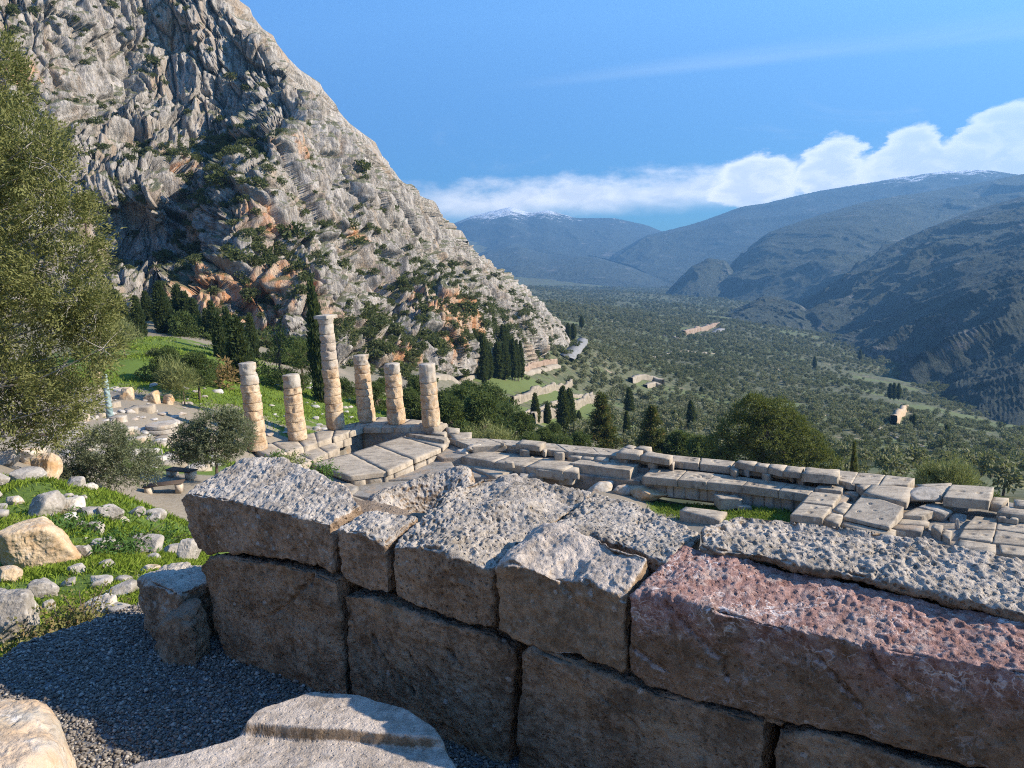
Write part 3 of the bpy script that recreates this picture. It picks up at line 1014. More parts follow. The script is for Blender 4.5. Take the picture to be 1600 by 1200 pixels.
block('stone_block', GREY_BLOCK,
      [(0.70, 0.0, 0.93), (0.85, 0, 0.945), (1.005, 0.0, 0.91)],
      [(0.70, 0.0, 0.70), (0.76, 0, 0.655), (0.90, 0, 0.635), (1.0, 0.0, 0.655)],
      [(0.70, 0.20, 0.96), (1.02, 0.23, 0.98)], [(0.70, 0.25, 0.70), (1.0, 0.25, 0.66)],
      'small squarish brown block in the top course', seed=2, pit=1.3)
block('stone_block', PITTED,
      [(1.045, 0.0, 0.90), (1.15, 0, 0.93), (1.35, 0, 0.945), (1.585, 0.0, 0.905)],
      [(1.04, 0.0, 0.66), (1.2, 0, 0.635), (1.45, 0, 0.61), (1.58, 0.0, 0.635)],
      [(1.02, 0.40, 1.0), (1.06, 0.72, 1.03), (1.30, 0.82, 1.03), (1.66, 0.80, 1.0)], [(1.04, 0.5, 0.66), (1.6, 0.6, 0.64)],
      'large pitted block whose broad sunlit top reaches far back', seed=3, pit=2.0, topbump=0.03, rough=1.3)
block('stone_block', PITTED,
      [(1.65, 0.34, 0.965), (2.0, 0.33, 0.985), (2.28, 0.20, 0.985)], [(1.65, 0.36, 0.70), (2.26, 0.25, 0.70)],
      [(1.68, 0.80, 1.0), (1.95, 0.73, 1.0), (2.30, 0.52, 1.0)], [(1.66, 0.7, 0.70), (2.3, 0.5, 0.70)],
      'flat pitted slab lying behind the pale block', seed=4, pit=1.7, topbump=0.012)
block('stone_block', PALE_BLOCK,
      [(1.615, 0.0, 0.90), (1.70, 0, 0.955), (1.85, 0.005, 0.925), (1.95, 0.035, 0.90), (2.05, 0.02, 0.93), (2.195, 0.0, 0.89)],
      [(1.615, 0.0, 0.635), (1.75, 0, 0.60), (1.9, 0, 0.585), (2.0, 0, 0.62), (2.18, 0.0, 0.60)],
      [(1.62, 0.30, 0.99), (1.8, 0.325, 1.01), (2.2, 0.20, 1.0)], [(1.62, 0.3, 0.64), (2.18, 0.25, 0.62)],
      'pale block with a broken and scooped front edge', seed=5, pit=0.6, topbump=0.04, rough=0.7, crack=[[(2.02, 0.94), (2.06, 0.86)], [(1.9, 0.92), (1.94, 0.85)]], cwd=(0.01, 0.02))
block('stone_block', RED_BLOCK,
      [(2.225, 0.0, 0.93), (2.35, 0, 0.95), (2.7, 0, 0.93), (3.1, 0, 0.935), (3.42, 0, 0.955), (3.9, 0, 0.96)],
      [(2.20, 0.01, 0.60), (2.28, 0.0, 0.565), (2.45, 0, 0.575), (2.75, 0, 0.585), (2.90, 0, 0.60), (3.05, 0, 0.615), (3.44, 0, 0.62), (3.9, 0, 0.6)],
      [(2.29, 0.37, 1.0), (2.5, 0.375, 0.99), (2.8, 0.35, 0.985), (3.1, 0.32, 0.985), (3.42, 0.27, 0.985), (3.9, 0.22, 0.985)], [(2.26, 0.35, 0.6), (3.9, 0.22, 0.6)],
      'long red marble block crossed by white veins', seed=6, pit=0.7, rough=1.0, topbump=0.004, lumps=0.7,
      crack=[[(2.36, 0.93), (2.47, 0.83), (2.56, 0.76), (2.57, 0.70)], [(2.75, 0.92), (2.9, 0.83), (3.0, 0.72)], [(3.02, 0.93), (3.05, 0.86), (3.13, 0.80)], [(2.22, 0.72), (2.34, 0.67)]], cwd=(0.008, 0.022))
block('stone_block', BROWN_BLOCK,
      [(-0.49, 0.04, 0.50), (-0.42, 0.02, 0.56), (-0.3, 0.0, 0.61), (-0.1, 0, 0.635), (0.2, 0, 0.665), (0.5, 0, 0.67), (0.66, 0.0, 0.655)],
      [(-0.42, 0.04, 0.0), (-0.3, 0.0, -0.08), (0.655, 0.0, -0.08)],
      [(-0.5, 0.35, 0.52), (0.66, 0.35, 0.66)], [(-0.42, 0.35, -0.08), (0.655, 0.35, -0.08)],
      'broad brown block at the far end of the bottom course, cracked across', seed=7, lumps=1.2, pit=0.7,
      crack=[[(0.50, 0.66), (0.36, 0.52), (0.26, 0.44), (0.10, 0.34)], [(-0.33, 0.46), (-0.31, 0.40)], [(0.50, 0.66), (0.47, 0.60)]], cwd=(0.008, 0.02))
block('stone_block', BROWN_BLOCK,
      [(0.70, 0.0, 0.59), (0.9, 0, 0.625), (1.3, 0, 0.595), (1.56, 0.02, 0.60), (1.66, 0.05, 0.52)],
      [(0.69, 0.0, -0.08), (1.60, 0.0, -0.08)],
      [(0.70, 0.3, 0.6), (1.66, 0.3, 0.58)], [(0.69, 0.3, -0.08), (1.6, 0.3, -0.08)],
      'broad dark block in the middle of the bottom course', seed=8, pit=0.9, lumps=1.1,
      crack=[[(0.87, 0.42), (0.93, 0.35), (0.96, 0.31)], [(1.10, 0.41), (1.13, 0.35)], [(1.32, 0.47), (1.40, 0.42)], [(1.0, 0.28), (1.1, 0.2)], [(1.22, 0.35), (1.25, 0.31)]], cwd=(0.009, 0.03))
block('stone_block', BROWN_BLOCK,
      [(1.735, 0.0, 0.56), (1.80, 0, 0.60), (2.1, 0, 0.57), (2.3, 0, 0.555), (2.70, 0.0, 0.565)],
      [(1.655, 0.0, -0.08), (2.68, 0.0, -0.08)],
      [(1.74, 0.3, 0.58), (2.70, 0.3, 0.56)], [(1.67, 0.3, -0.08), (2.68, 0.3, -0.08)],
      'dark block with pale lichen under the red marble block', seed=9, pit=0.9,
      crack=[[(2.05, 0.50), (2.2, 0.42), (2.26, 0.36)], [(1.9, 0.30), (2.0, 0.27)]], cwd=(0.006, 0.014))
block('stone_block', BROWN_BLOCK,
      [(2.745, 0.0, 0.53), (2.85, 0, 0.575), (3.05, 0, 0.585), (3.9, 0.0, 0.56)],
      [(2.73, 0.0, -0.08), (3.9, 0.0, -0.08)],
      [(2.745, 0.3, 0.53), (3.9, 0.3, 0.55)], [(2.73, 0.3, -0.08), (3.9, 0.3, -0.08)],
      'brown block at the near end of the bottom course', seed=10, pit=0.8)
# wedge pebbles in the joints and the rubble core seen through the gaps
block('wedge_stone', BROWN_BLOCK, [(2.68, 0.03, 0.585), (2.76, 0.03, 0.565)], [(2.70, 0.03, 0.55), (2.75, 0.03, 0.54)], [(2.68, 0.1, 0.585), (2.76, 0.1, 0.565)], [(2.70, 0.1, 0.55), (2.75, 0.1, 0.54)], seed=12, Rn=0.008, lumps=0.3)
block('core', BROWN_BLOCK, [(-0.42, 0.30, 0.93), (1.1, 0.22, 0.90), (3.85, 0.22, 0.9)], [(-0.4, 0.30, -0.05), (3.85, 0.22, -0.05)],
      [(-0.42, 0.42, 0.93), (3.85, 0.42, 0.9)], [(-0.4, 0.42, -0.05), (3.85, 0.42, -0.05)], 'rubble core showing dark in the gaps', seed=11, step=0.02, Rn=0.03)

# the long slab behind the red block, and the hollowed boulder behind the wall: they lie on their own
Q, F = loft_block([(2.37, 0.34, 1.005), (2.5, 0.34, 1.018), (2.75, 0.33, 1.022), (3.06, 0.32, 1.022), (3.42, 0.245, 1.022), (3.9, 0.18, 1.025)],
                  [(2.40, 0.36, 0.975), (2.75, 0.33, 0.985), (3.06, 0.31, 0.985), (3.42, 0.25, 0.985), (3.9, 0.2, 0.985)],
                  [(2.34, 0.44, 1.045), (2.42, 0.64, 1.055), (2.79, 0.69, 1.055), (3.12, 0.68, 1.055), (3.41, 0.62, 1.055), (3.9, 0.55, 1.055)],
                  [(2.38, 0.42, 0.95), (2.5, 0.55, 0.95), (3.9, 0.5, 0.95)], seed=20, pit=1.8, rough=1.6, topbump=0.010)

# tall enough to rest on the ground behind the wall
tag(put('stone_slab', Q, F, PITTED), 'long rough grey slab lying along the wall behind the red marble block', 'slab')
Q, F = loft_block([(2.40, 0.44, 0.93), (3.85, 0.43, 0.93)], [(2.3, 0.44, -0.9), (3.85, 0.43, -0.9)], [(2.40, 0.62, 0.93), (3.85, 0.60, 0.93)], [(2.3, 0.7, -1.2), (3.85, 0.7, -1.2)], seed=21, step=0.03)
put('backing', Q, F, BROWN_BLOCK, wall)
Q, F = loft_block([(1.03, 0.46, 0.60), (2.3, 0.44, 0.66)], [(1.03, 0.46, -1.0), (2.3, 0.44, -1.0)], [(1.05, 0.80, 0.60), (2.3, 0.70, 0.66)], [(1.0, 0.9, -1.4), (2.3, 0.9, -1.4)], seed=22, step=0.03)
put('backing', Q, F, BROWN_BLOCK, wall)


# ---------------------------------------------------------------- boulders
def cube_sphere(n):
    """unit sphere as six welded grids"""
    vs, fs = [], []
    t = np.tan(np.linspace(-1, 1, n) * math.pi / 4)
    a, b = np.meshgrid(t, t)
    o = np.ones_like(a)
    sides = [(o, a, b), (-o, -a, b), (-a, o, b), (a, -o, b), (-a, b, o), (a, b, -o)]
    off = 0
    for s_ in sides:
        v = np.stack(s_, -1).reshape(-1, 3)
        f = grid_faces(n, n)
        vs.append(v)
        fs.append(f + off)
        off += n * n
    V = np.concatenate(vs)
    F = np.concatenate(fs)
    key = np.round(V / np.abs(V).max(1, keepdims=True), 6)
    u, idx, inv = np.unique(key, axis=0, return_index=True, return_inverse=True)
    V = V[idx]
    F = inv.ravel()[F]
    V /= np.linalg.norm(V, axis=1, keepdims=True)
    n_ = np.cross(V[F[:, 2]] - V[F[:, 0]], V[F[:, 3]] - V[F[:, 1]])
    flip = (n_ * V[F].mean(1)).sum(1) < 0
    F[flip] = F[flip][:, ::-1]
    return V, F


_CS = {}


def boulder(n=24, seed=0, size=(1, 1, 1), sharp=14, planes=16, rough=0.05, flat=None):
    if n not in _CS:
        _CS[n] = cube_sphere(n)
    V, F = _CS[n]
    r = np.random.default_rng(seed)
    nn = r.normal(size=(planes, 3))
    nn /= np.linalg.norm(nn, axis=1, keepdims=True)
    h = r.uniform(0.62, 1.0, planes)
    nn = np.vstack([nn, [[0, 0, 1], [0, 0, -1]]])
    h = np.r_[h, flat if flat else 0.8, 0.7]
    dd = np.maximum(V @ nn.T, 1e-3) / h
    rad = 1.0 / (np.power(np.power(dd, sharp).sum(1), 1.0 / sharp))
    rad = np.minimum(rad, 1.25)
    Q = V * rad[:, None]
    N = vnormals(Q, F)
    off = seed * 1.37
    d = fbm(Q * 1.6 + off, 4, seed % 97) * rough * 1.4 + fbm(Q * 5 + off, 4, seed % 91 + 3, ridged=True) * rough * 0.55
    if n >= 40:
        d = d + fbm(Q * 16 + off, 3, seed % 89 + 5, ridged=True) * rough * 0.22
    Q = Q + N * d[:, None]
    Q = Q / (Q.max(0) - Q.min(0)).max() * 2
    Q[:, 2] -= 0
    return Q * np.asarray(size) * 0.5, F


def m_rock(name, a, bb, cc, warm=(0.45, 0.28, 0.14), wf=0.0, scale=1.0):
    def b(t):
        g = t.n('ShaderNodeNewGeometry')
        P = g.outputs['Position']
        n1 = t.noise(P, 2.2 * scale, 7, 0.65)
        n2 = t.noise(P, 14.0 * scale, 6, 0.7)
        c = t.mix(t.ss(n1, 0.32, 0.62), a, bb)
        c = t.mix(t.ss(n2, 0.5, 0.72), c, cc)
        if wf:
            c = t.mix(t.m('MULTIPLY', t.ss(t.noise(P, 1.6 * scale, 5, 0.6), 0.47, 0.62), wf), c, warm)
        dk = t.ss(t.noise(P, 9 * scale, 7, 0.75), 0.40, 0.30)
        c = t.mix(t.m('MULTIPLY', dk, 0.5), c, (0.07, 0.06, 0.05))
        nn = t.n('ShaderNodeSeparateXYZ')
        h = t.m('ADD', n2, t.m('MULTIPLY', t.noise(P, 60 * scale, 4, 0.7), 0.4))
        return c, 0.9, t.bump(h, 0.8, 0.02 / scale), 0.2
    return material(name, b)


ROCK_GREY = m_rock('rock_grey', (0.18, 0.16, 0.13), (0.34, 0.305, 0.26), (0.48, 0.44, 0.385))
ROCK_PALE = m_rock('rock_pale', (0.30, 0.26, 0.2), (0.48, 0.43, 0.36), (0.6, 0.56, 0.5), wf=0.55)
ROCK_WARM = m_rock('rock_warm', (0.30, 0.22, 0.14), (0.52, 0.40, 0.26), (0.60, 0.52, 0.42), wf=0.9)
ROCK_FAR = m_rock('rock_far', (0.24, 0.22, 0.19), (0.42, 0.39, 0.35), (0.52, 0.49, 0.45), wf=0.25, scale=0.25)


def place_boulder(x0, y0, x1, y1, Y, label, mat, seed, n=36, deep=0.9, group=None, rough=0.05, sharp=24, sink=0.12, rz=None, zbase=None, name='boulder', asp=None):
    """a boulder that fills the picture box x0..x1, y0..y1 at forward distance Y"""
    if zbase is None:
        h_ = hit((x0 + x1) / 2, y1 - 0.12 * (y1 - y0), 3.5, 60)
        if 0.55 * Y < h_[1] < 1.8 * Y:
            Y = float(h_[1])
    a = aty((x0 + x1) / 2, y1, Y)
    wd = (x1 - x0) / FPX * Y * 1.02
    ht = (y1 - y0) / FPX * Y
    dp = wd * deep
    ht = max(ht - dp * 0.18, ht * 0.7)
    z0 = a[2] if zbase is None else zbase
    Q, F = boulder(n, seed, (1, 1, 1), sharp=sharp, rough=rough)
    ext = Q.max(0) - Q.min(0)
    Q = (Q - (Q.max(0) + Q.min(0)) / 2) / ext * np.array([wd, dp, ht * (1 + sink)])
    base = np.array([a[0], a[1] + dp * 0.35, z0])
    Q[:, 2] += ht * (1 - sink) / 2
    me = mesh_np(name, Q, F)
    o = link(name, me, mat, loc=tuple(base))
    tag(o, label, 'boulder', group)
    return o


# big blocks at the foot of the wall and round the camera
Q, F = boulder(90, 31, sharp=10, rough=0.03)
def block_like(pts_top, z_top, z_bot, seed, mat, name, label, cat, res=0.012, rough=0.012, rn=0.02, tilt=None, extra=None):
    """a slab from its top outline in world x, y: extruded, rounded, worn"""
    poly = np.asarray(pts_top, float)
    c = poly.mean(0)
    ang = []
    n = max(24, int(2 * math.pi * np.linalg.norm(poly - c, axis=1).mean() / res))
    cl = np.vstack([poly, poly[:1]])
    ring = resample(cl, n + 1)[:-1]
    k = max(1, int(rn / res))
    for _ in range(k * 2):
        ring = ring * 0.5 + (np.roll(ring, 1, 0) + np.roll(ring, -1, 0)) * 0.25
    zt = (lambda x, y: z_top + 0 * x) if tilt is None else (lambda x, y: z_top + tilt[0] * (x - c[0]) + tilt[1] * (y - c[1]))
    rings = []
    m = max(6, int(np.linalg.norm(ring - c, axis=1).mean() / res))
    for s_ in np.linspace(0.0004, 1, m):
        q = c + (ring - c) * s_
        e = np.clip((1 - s_) * np.linalg.norm(ring - c, axis=1) / rn, 0, 1)
        z = zt(q[:, 0], q[:, 1]) - rn * (1 - np.sqrt(1 - (1 - e) ** 2))
        rings.append(np.c_[q, z])
    H = z_top - z_bot
    for s_ in np.linspace(0, 1, max(5, int(H / res)))[1:]:
        z = (zt(ring[:, 0], ring[:, 1]) - rn) * (1 - s_) + z_bot * s_
        q = c + (ring - c) * (1 + 0.0 * s_)
        rings.append(np.c_[q, z])
    P = np.array(rings)
    Q = P.reshape(-1, 3)
    F = grid_faces(P.shape[0], P.shape[1], True)
    N = vnormals(Q, F)
    if N[: P.shape[1]].mean(0)[2] < 0:
        F = F[:, ::-1]
        N = -N
    if extra is not None:
        Q = extra(Q, N)
    A = fbm(Q / 0.25 + seed, 3, seed) * rough * 1.2 + fbm(Q / 0.05 + seed, 3, seed + 1, ridged=True) * rough * 0.35
    A -= np.clip(1 - cell(Q / 0.03 + seed, seed + 2) / 0.4, 0, 1) * rough * 0.35
    Q = Q + N * A[:, None]
    o = put(name, Q, F, mat)
    return tag(o, label, cat)


# stepped slab at the bottom edge: a lower worn tread and an upper step
def step_slab(Q, N):
    # the upper step rises behind a line across the slab
    a = atz(378, 1152, 0.33)[:2]
    b = atz(655, 1172, 0.33)[:2]
    d = (b - a) / np.linalg.norm(b - a)
    nrm = np.array([-d[1], d[0]])
    s = (Q[:, :2] - a) @ nrm + vnoise(Q / 0.05, 5) * 0.006
    al = (Q[:, :2] - a) @ d
    h = np.clip(s / 0.016, 0, 1) * np.clip((al + 0.01) / 0.03, 0, 1) * 0.05
    h *= np.clip((0.98 - al) / 0.22, 0, 1)
    Q = Q.copy()
    Q[:, 2] += h * (Q[:, 2] > 0.12)
    return Q


block_like([(-1.62, 2.58), (-1.52, 2.68), (-1.36, 2.70), (-1.18, 2.79), (-1.12, 2.92), (-0.93, 3.03), (-0.72, 2.98), (-0.50, 2.86), (-0.36, 2.72), (-0.28, 2.55), (-0.2, 2.4), (-0.2, 2.1), (-1.7, 2.1)],
           0.335, -0.05, 41, PALE_BLOCK, 'stepped_slab', 'stepped limestone slab at the bottom edge, its near half in sun', 'slab', rn=0.025, extra=step_slab, rough=0.010, res=0.008)
block_like([(-2.55, 3.22), (-2.36, 3.30), (-2.20, 3.26), (-2.04, 3.08), (-1.92, 2.86), (-1.90, 2.62), (-1.93, 2.3), (-2.9, 2.3), (-2.9, 3.1)],
           0.34, -0.05, 42, ROCK_PALE, 'boulder', 'rounded cream boulder in the bottom left corner beside the gravel', 'boulder', rn=0.12, rough=0.03, res=0.010, tilt=(-0.05, -0.05))
# the low blocks left of the wall's end
Q, F = loft_block([(-1.10, 0.0, 0.30), (-0.95, -0.04, 0.35), (-0.75, -0.07, 0.37), (-0.56, -0.08, 0.36)], [(-1.06, -0.02, -0.06), (-0.8, -0.10, -0.06), (-0.58, -0.08, -0.06)],
                  [(-1.14, 0.16, 0.33), (-0.98, 0.27, 0.36), (-0.54, 0.25, 0.39)], [(-1.1, 0.2, -0.1), (-0.56, 0.25, -0.1)], seed=43, lumps=1.5, pit=0.8, Rn=0.02, step=0.008)
tag(put('stone_block', Q, F, GREY_BLOCK), 'low sunlit block past the far end of the wall', 'block')
Q, F = loft_block([(-0.80, -0.12, 0.10), (-0.66, -0.17, 0.20), (-0.52, -0.19, 0.27), (-0.38, -0.14, 0.26)], [(-0.78, -0.15, -0.06), (-0.6, -0.24, -0.06), (-0.36, -0.16, -0.06)],
                  [(-0.78, 0.0, 0.20), (-0.6, 0.0, 0.33), (-0.42, 0.0, 0.36)], [(-0.76, 0.0, -0.06), (-0.42, 0.0, -0.06)], seed=44, lumps=1.8, pit=0.5, Rn=0.03, step=0.008)
tag(put('stone_block', Q, F, BROWN_BLOCK), 'dark wedge of stone leaning in the shade against the end of the wall', 'block')


def hollow_rock():
    V, F = boulder(110, 77, (1, 1, 1), sharp=9, rough=0.035, flat=0.9)
    V = V * np.array([0.80, 0.62, 1.0])
    hol = np.exp(-(((V[:, 0] - 0.02) / 0.17) ** 2 + ((V[:, 1] + 0.10) / 0.20) ** 2))
    V[:, 2] -= hol * 0.20 * (V[:, 2] > 0.1)
    c = wallpt(0.62, 0.78, 0)
    Q = np.c_[V[:, 0:1] * WU + V[:, 1:2] * WW] + V[:, 2:] * np.array([0, 0, 1.0])
    Q = Q * 1.12 + c
    Q[:, 2] += 0.96 - Q[:, 2].max()
    N = vnormals(Q, F)
    A = fbm(Q / 0.05, 3, 5, ridged=True) * 0.007 - np.clip(1 - cell(Q / 0.03, 4) / 0.4, 0, 1) * 0.009
    Q = Q + N * A[:, None]
    low = Q[:, 2] < 0.3
    Q[low, 2] -= (0.3 - Q[low, 2]) * 2.0
    tag(put('boulder', Q, F, PITTED), 'rough grey boulder with a scooped hollow, just behind the small block of the wall', 'boulder')


hollow_rock()

# ---------------------------------------------------------------- the temple
def m_slab():
    def b(t):
        g = t.n('ShaderNodeNewGeometry')
        P = g.outputs['Position']
        oi = t.n('ShaderNodeObjectInfo')
        n1 = t.noise(P, 0.5, 6, 0.65)
        n2 = t.noise(P, 3.0, 6, 0.7)
        st = t.noise(t.mapping(P, scale=(1, 2.5, 1), rot=(0, 0, 0.58)), 0.9, 6, 0.7)
        c = t.mix(t.ss(n1, 0.3, 0.65), (0.25, 0.205, 0.15), (0.395, 0.335, 0.255))
        c = t.mix(t.ss(n2, 0.55, 0.72), c, (0.48, 0.425, 0.345))
        c = t.mix(t.m('MULTIPLY', t.ss(st, 0.52, 0.36), 0.75), c, (0.11, 0.095, 0.078))
        c = t.mix(t.m('MULTIPLY', oi.outputs['Random'], 0.35), c, (0.40, 0.335, 0.25))
        h = t.m('ADD', n2, t.m('MULTIPLY', t.noise(P, 16, 4, 0.7), 0.4))
        return c, 0.92, t.bump(h, 0.7, 0.06), 0.2
    return material('temple_stone', b)


def m_tan():
    def b(t):
        g = t.n('ShaderNodeNewGeometry')
        P = g.outputs['Position']
        tcn = t.n('ShaderNodeTexCoord')
        n1 = t.noise(P, 0.8, 6, 0.65)
        n2 = t.noise(P, 3.5, 6, 0.72)
        c = t.mix(t.ss(n1, 0.34, 0.62), (0.36, 0.235, 0.13), (0.56, 0.42, 0.27))
        c = t.mix(t.ss(n2, 0.54, 0.70), c, (0.62, 0.53, 0.41))
        c = t.mix(t.m('MULTIPLY', t.ss(n2, 0.46, 0.32), 0.75), c, (0.15, 0.11, 0.08))
        c = t.mix(t.m('MULTIPLY', t.ss(t.noise(P, 1.5, 6, 0.75), 0.52, 0.62), 0.55), c, (0.36, 0.33, 0.29))
        sx = t.n('ShaderNodeSeparateXYZ')
        t.set(sx.inputs[0], P)
        # the highest drums are grey with lichen
        gm = t.ss(t.m('ADD', sx.outputs[2], t.m('MULTIPLY', t.m('SUBTRACT', n1, 0.5), 3.5)), -9.6, -7.9)
        c = t.mix(t.m('MULTIPLY', gm, 0.55), c, (0.34, 0.32, 0.29))
        h = t.m('ADD', n2, t.m('MULTIPLY', t.noise(P, 14, 4, 0.7), 0.5))
        return c, 0.92, t.bump(h, 0.9, 0.09), 0.2
    return material('tan_limestone', b)


SLAB_M, TAN_M = m_slab(), m_tan()
TAN_GREY = m_rock('tan_grey', (0.25, 0.21, 0.16), (0.40, 0.36, 0.30), (0.50, 0.46, 0.40), wf=0.3, scale=0.6)
_sn = [0]


def slab_mesh(C, h, holes=(), res=0.45, wear=0.05, tiltz=None, seed=0):
    """four world corners of the top (round the outline), thickness h, dowel holes at (s, t)"""
    C = np.asarray(C, float)
    l1 = max(np.linalg.norm(C[1] - C[0]), np.linalg.norm(C[2] - C[3]))
    l2 = max(np.linalg.norm(C[3] - C[0]), np.linalg.norm(C[2] - C[1]))
    if len(holes):
        res = 0.11
    n1, n2 = int(np.clip(l1 / res, 3, 70)) + 1, int(np.clip(l2 / res, 3, 50)) + 1
    s, t = np.meshgrid(np.linspace(0, 1, n1), np.linspace(0, 1, n2))
    P = (C[0] * ((1 - s) * (1 - t))[..., None] + C[1] * (s * (1 - t))[..., None] + C[2] * (s * t)[..., None] + C[3] * ((1 - s) * t)[..., None])
    Q = P.reshape(-1, 3).copy()
    ss, tt = s.ravel(), t.ravel()
    ed = np.minimum(np.minimum(ss, 1 - ss) * l1, np.minimum(tt, 1 - tt) * l2)
    Q[:, 2] += vnoise(Q / 0.9 + seed, 3) * 0.022 * (ed > 0)
    rimm = ed < 1e-6
    Q[rimm, 2] -= 0.01 + wear * 0.7 * np.clip(vnoise(Q[rimm] / 0.7 + seed, 4) + 0.1, 0, 1)
    cc = C.mean(0)
    Q[rimm, :2] += (cc[:2] - Q[rimm, :2]) / max(l1, l2) * (0.01 + wear * 1.2 * np.clip(vnoise(Q[rimm] / 0.6 + seed, 6), 0, 1))[:, None]
    for (hs, ht, w1, w2) in holes:
        m = (np.abs(ss - hs) * l1 < w1) & (np.abs(tt - ht) * l2 < w2) & (ed > 0)
        Q[m, 2] -= 0.16
    F = grid_faces(n2, n1)
    loop = np.r_[np.arange(n1), np.arange(2, n2) * n1 - 1, (n2 * n1 - 1) - np.arange(n1), (np.arange(n2 - 2, 0, -1)) * n1]
    nl = len(loop)
    k = len(Q)
    r1 = Q[loop].copy()
    r1[:, 2] -= 0.05
    r1[:, :2] += (r1[:, :2] - cc[:2]) / max(l1, l2) * 0.04
    r2 = r1.copy()
    r2[:, 2] = C[:, 2].mean() - h if tiltz is None else r1[:, 2] - h
    r2[:, :2] += np.c_[vnoise(r2 / 0.8, 8), vnoise(r2 / 0.8, 9)] * 0.04
    V = np.vstack([Q, r1, r2])
    a = loop
    b = np.roll(loop, -1)
    i = np.arange(nl)
    j = (i + 1) % nl
    S1 = np.stack([a, b, k + j, k + i], -1)
    S2 = np.stack([k + i, k + j, k + nl + j, k + nl + i], -1)
    FF = np.vstack([F, S1[:, ::-1], S2[:, ::-1]])
    N = np.cross(V[F[0, 2]] - V[F[0, 0]], V[F[0, 3]] - V[F[0, 1]])
    if N[2] < 0:
        FF = FF[:, ::-1]
    return V, FF


def slab(px, z, h, parent=None, holes=(), mat=None, name='paving_slab', tilt=0.0, wear=0.05):
    _sn[0] += 1
    if np.isscalar(z):
        z = [z] * 4
    C = [atz(a, b, zz) for (a, b), zz in zip(px, z)]
    V, F = slab_mesh(C, h, holes, wear=wear, seed=_sn[0] * 1.7)
    return put(name, V, F, mat or SLAB_M, parent, smooth=False)


def strip(A, B, z, h, n, parent, holes=None, name='paving_slab', jit=0.12, gap=0.003, mat=None, dz=0.03, cuts=None):
    """row of slabs between a far edge A and a near edge B (picture polylines, left to right)"""
    n1 = 200
    a, b = resample(A, n1), resample(B, n1)
    r = np.random.default_rng(int(abs(A[0][0]) * 7 + abs(B[0][1]) * 3))
    cuts = cuts or [0] + sorted((k + r.uniform(-jit, jit)) / n for k in range(1, n)) + [1]
    for c0, c1 in zip(cuts[:-1], cuts[1:]):
        i0, i1 = int((c0 + gap * 0.4) * (n1 - 1)), int((c1 - gap * 0.4) * (n1 - 1))
        hs = ()
        if holes:
            hs = [(r.uniform(0.12, 0.88), r.uniform(0.2, 0.8), r.uniform(0.12, 0.22), r.uniform(0.08, 0.14)) for _ in range(r.integers(holes, holes + 4))]
        slab([a[i0], a[i1], b[i1], b[i0]], z + r.uniform(-dz, dz), h, parent, hs, name=name, mat=mat)


tp = atz(900, 730, -17.9)
temple = thing('temple_platform', 'ruined temple platform of grey stone slabs stepping down towards the valley', 'ruin', tp)
PAIR = [(0.3, 0.5, 0.16, 0.12), (0.72, 0.52, 0.16, 0.12)]
# the end with the standing columns
strip([(390, 700), (592, 651)], [(424, 715), (568, 668)], -14.8, 0.55, 6, temple)
strip([(592, 651), (692, 659)], [(568, 668), (664, 667)], -14.8, 0.55, 4, temple)
strip([(566, 668.5), (660, 667.5)], [(569, 674), (650, 675)], -15.35, 0.9, 3, temple, name='stone_block')
slab([(656, 660), (698, 661), (678, 668.5), (657, 666)], -14.76, 0.75, temple, name='stone_block')
strip([(396, 716), (424, 715.5), (517, 686)], [(446, 737), (480, 723), (531, 699)], -15.3, 0.55, 4, temple, name='stone_block')
strip([(516, 686), (545, 678)], [(522, 692), (549, 684)], -15.35, 0.7, 2, temple, name='stone_block')
slab([(484, 724), (547, 708), (604, 737), (546, 744)], -15.6, 0.42, temple)
slab([(548, 707.5), (586, 695), (646, 718), (605.5, 736.5)], -15.55, 0.42, temple)
slab([(587, 694.5), (627, 682), (690, 700), (647, 717.5)], -15.5, 0.42, temple)
slab([(628, 681.5), (641, 679), (703, 688), (691, 699.5)], -15.45, 0.4, temple)
slab([(634, 677), (690, 681.5), (700, 684), (694, 687.5)], -15.1, 0.35, temple, name='stone_block')
slab([(696, 667), (718, 669), (716, 676), (700, 676)], -15.15, 0.6, temple, name='stone_block')
slab([(700, 676), (737, 675), (736, 683), (712, 688)], -15.3, 0.55, temple, name='stone_block')
slab([(676, 673), (698, 675), (694, 679), (674, 677)], -15.0, 0.4, temple, name='stone_block')
strip([(548, 746), (603, 740), (640, 727), (689, 703)], [(549, 751), (606, 745), (644, 732), (690, 709)], -16.05, 1.3, 6, temple, name='stone_block', jit=0.3, gap=0.012)
# far edge of the platform, a long row of slabs
strip([(702, 684), (780, 685.5), (856, 692), (962, 701.5), (1065, 712), (1150, 720.5)], [(738, 698), (787, 695), (888, 706), (962, 711.5), (1061, 721), (1142, 730)], -15.4, 0.55, 8, temple, holes=2)
strip([(1150, 721), (1317, 735), (1369, 740.5), (1431, 747)], [(1142, 730), (1290, 745), (1338, 757), (1420, 757)], -15.45, 0.5, 6, temple, holes=1)
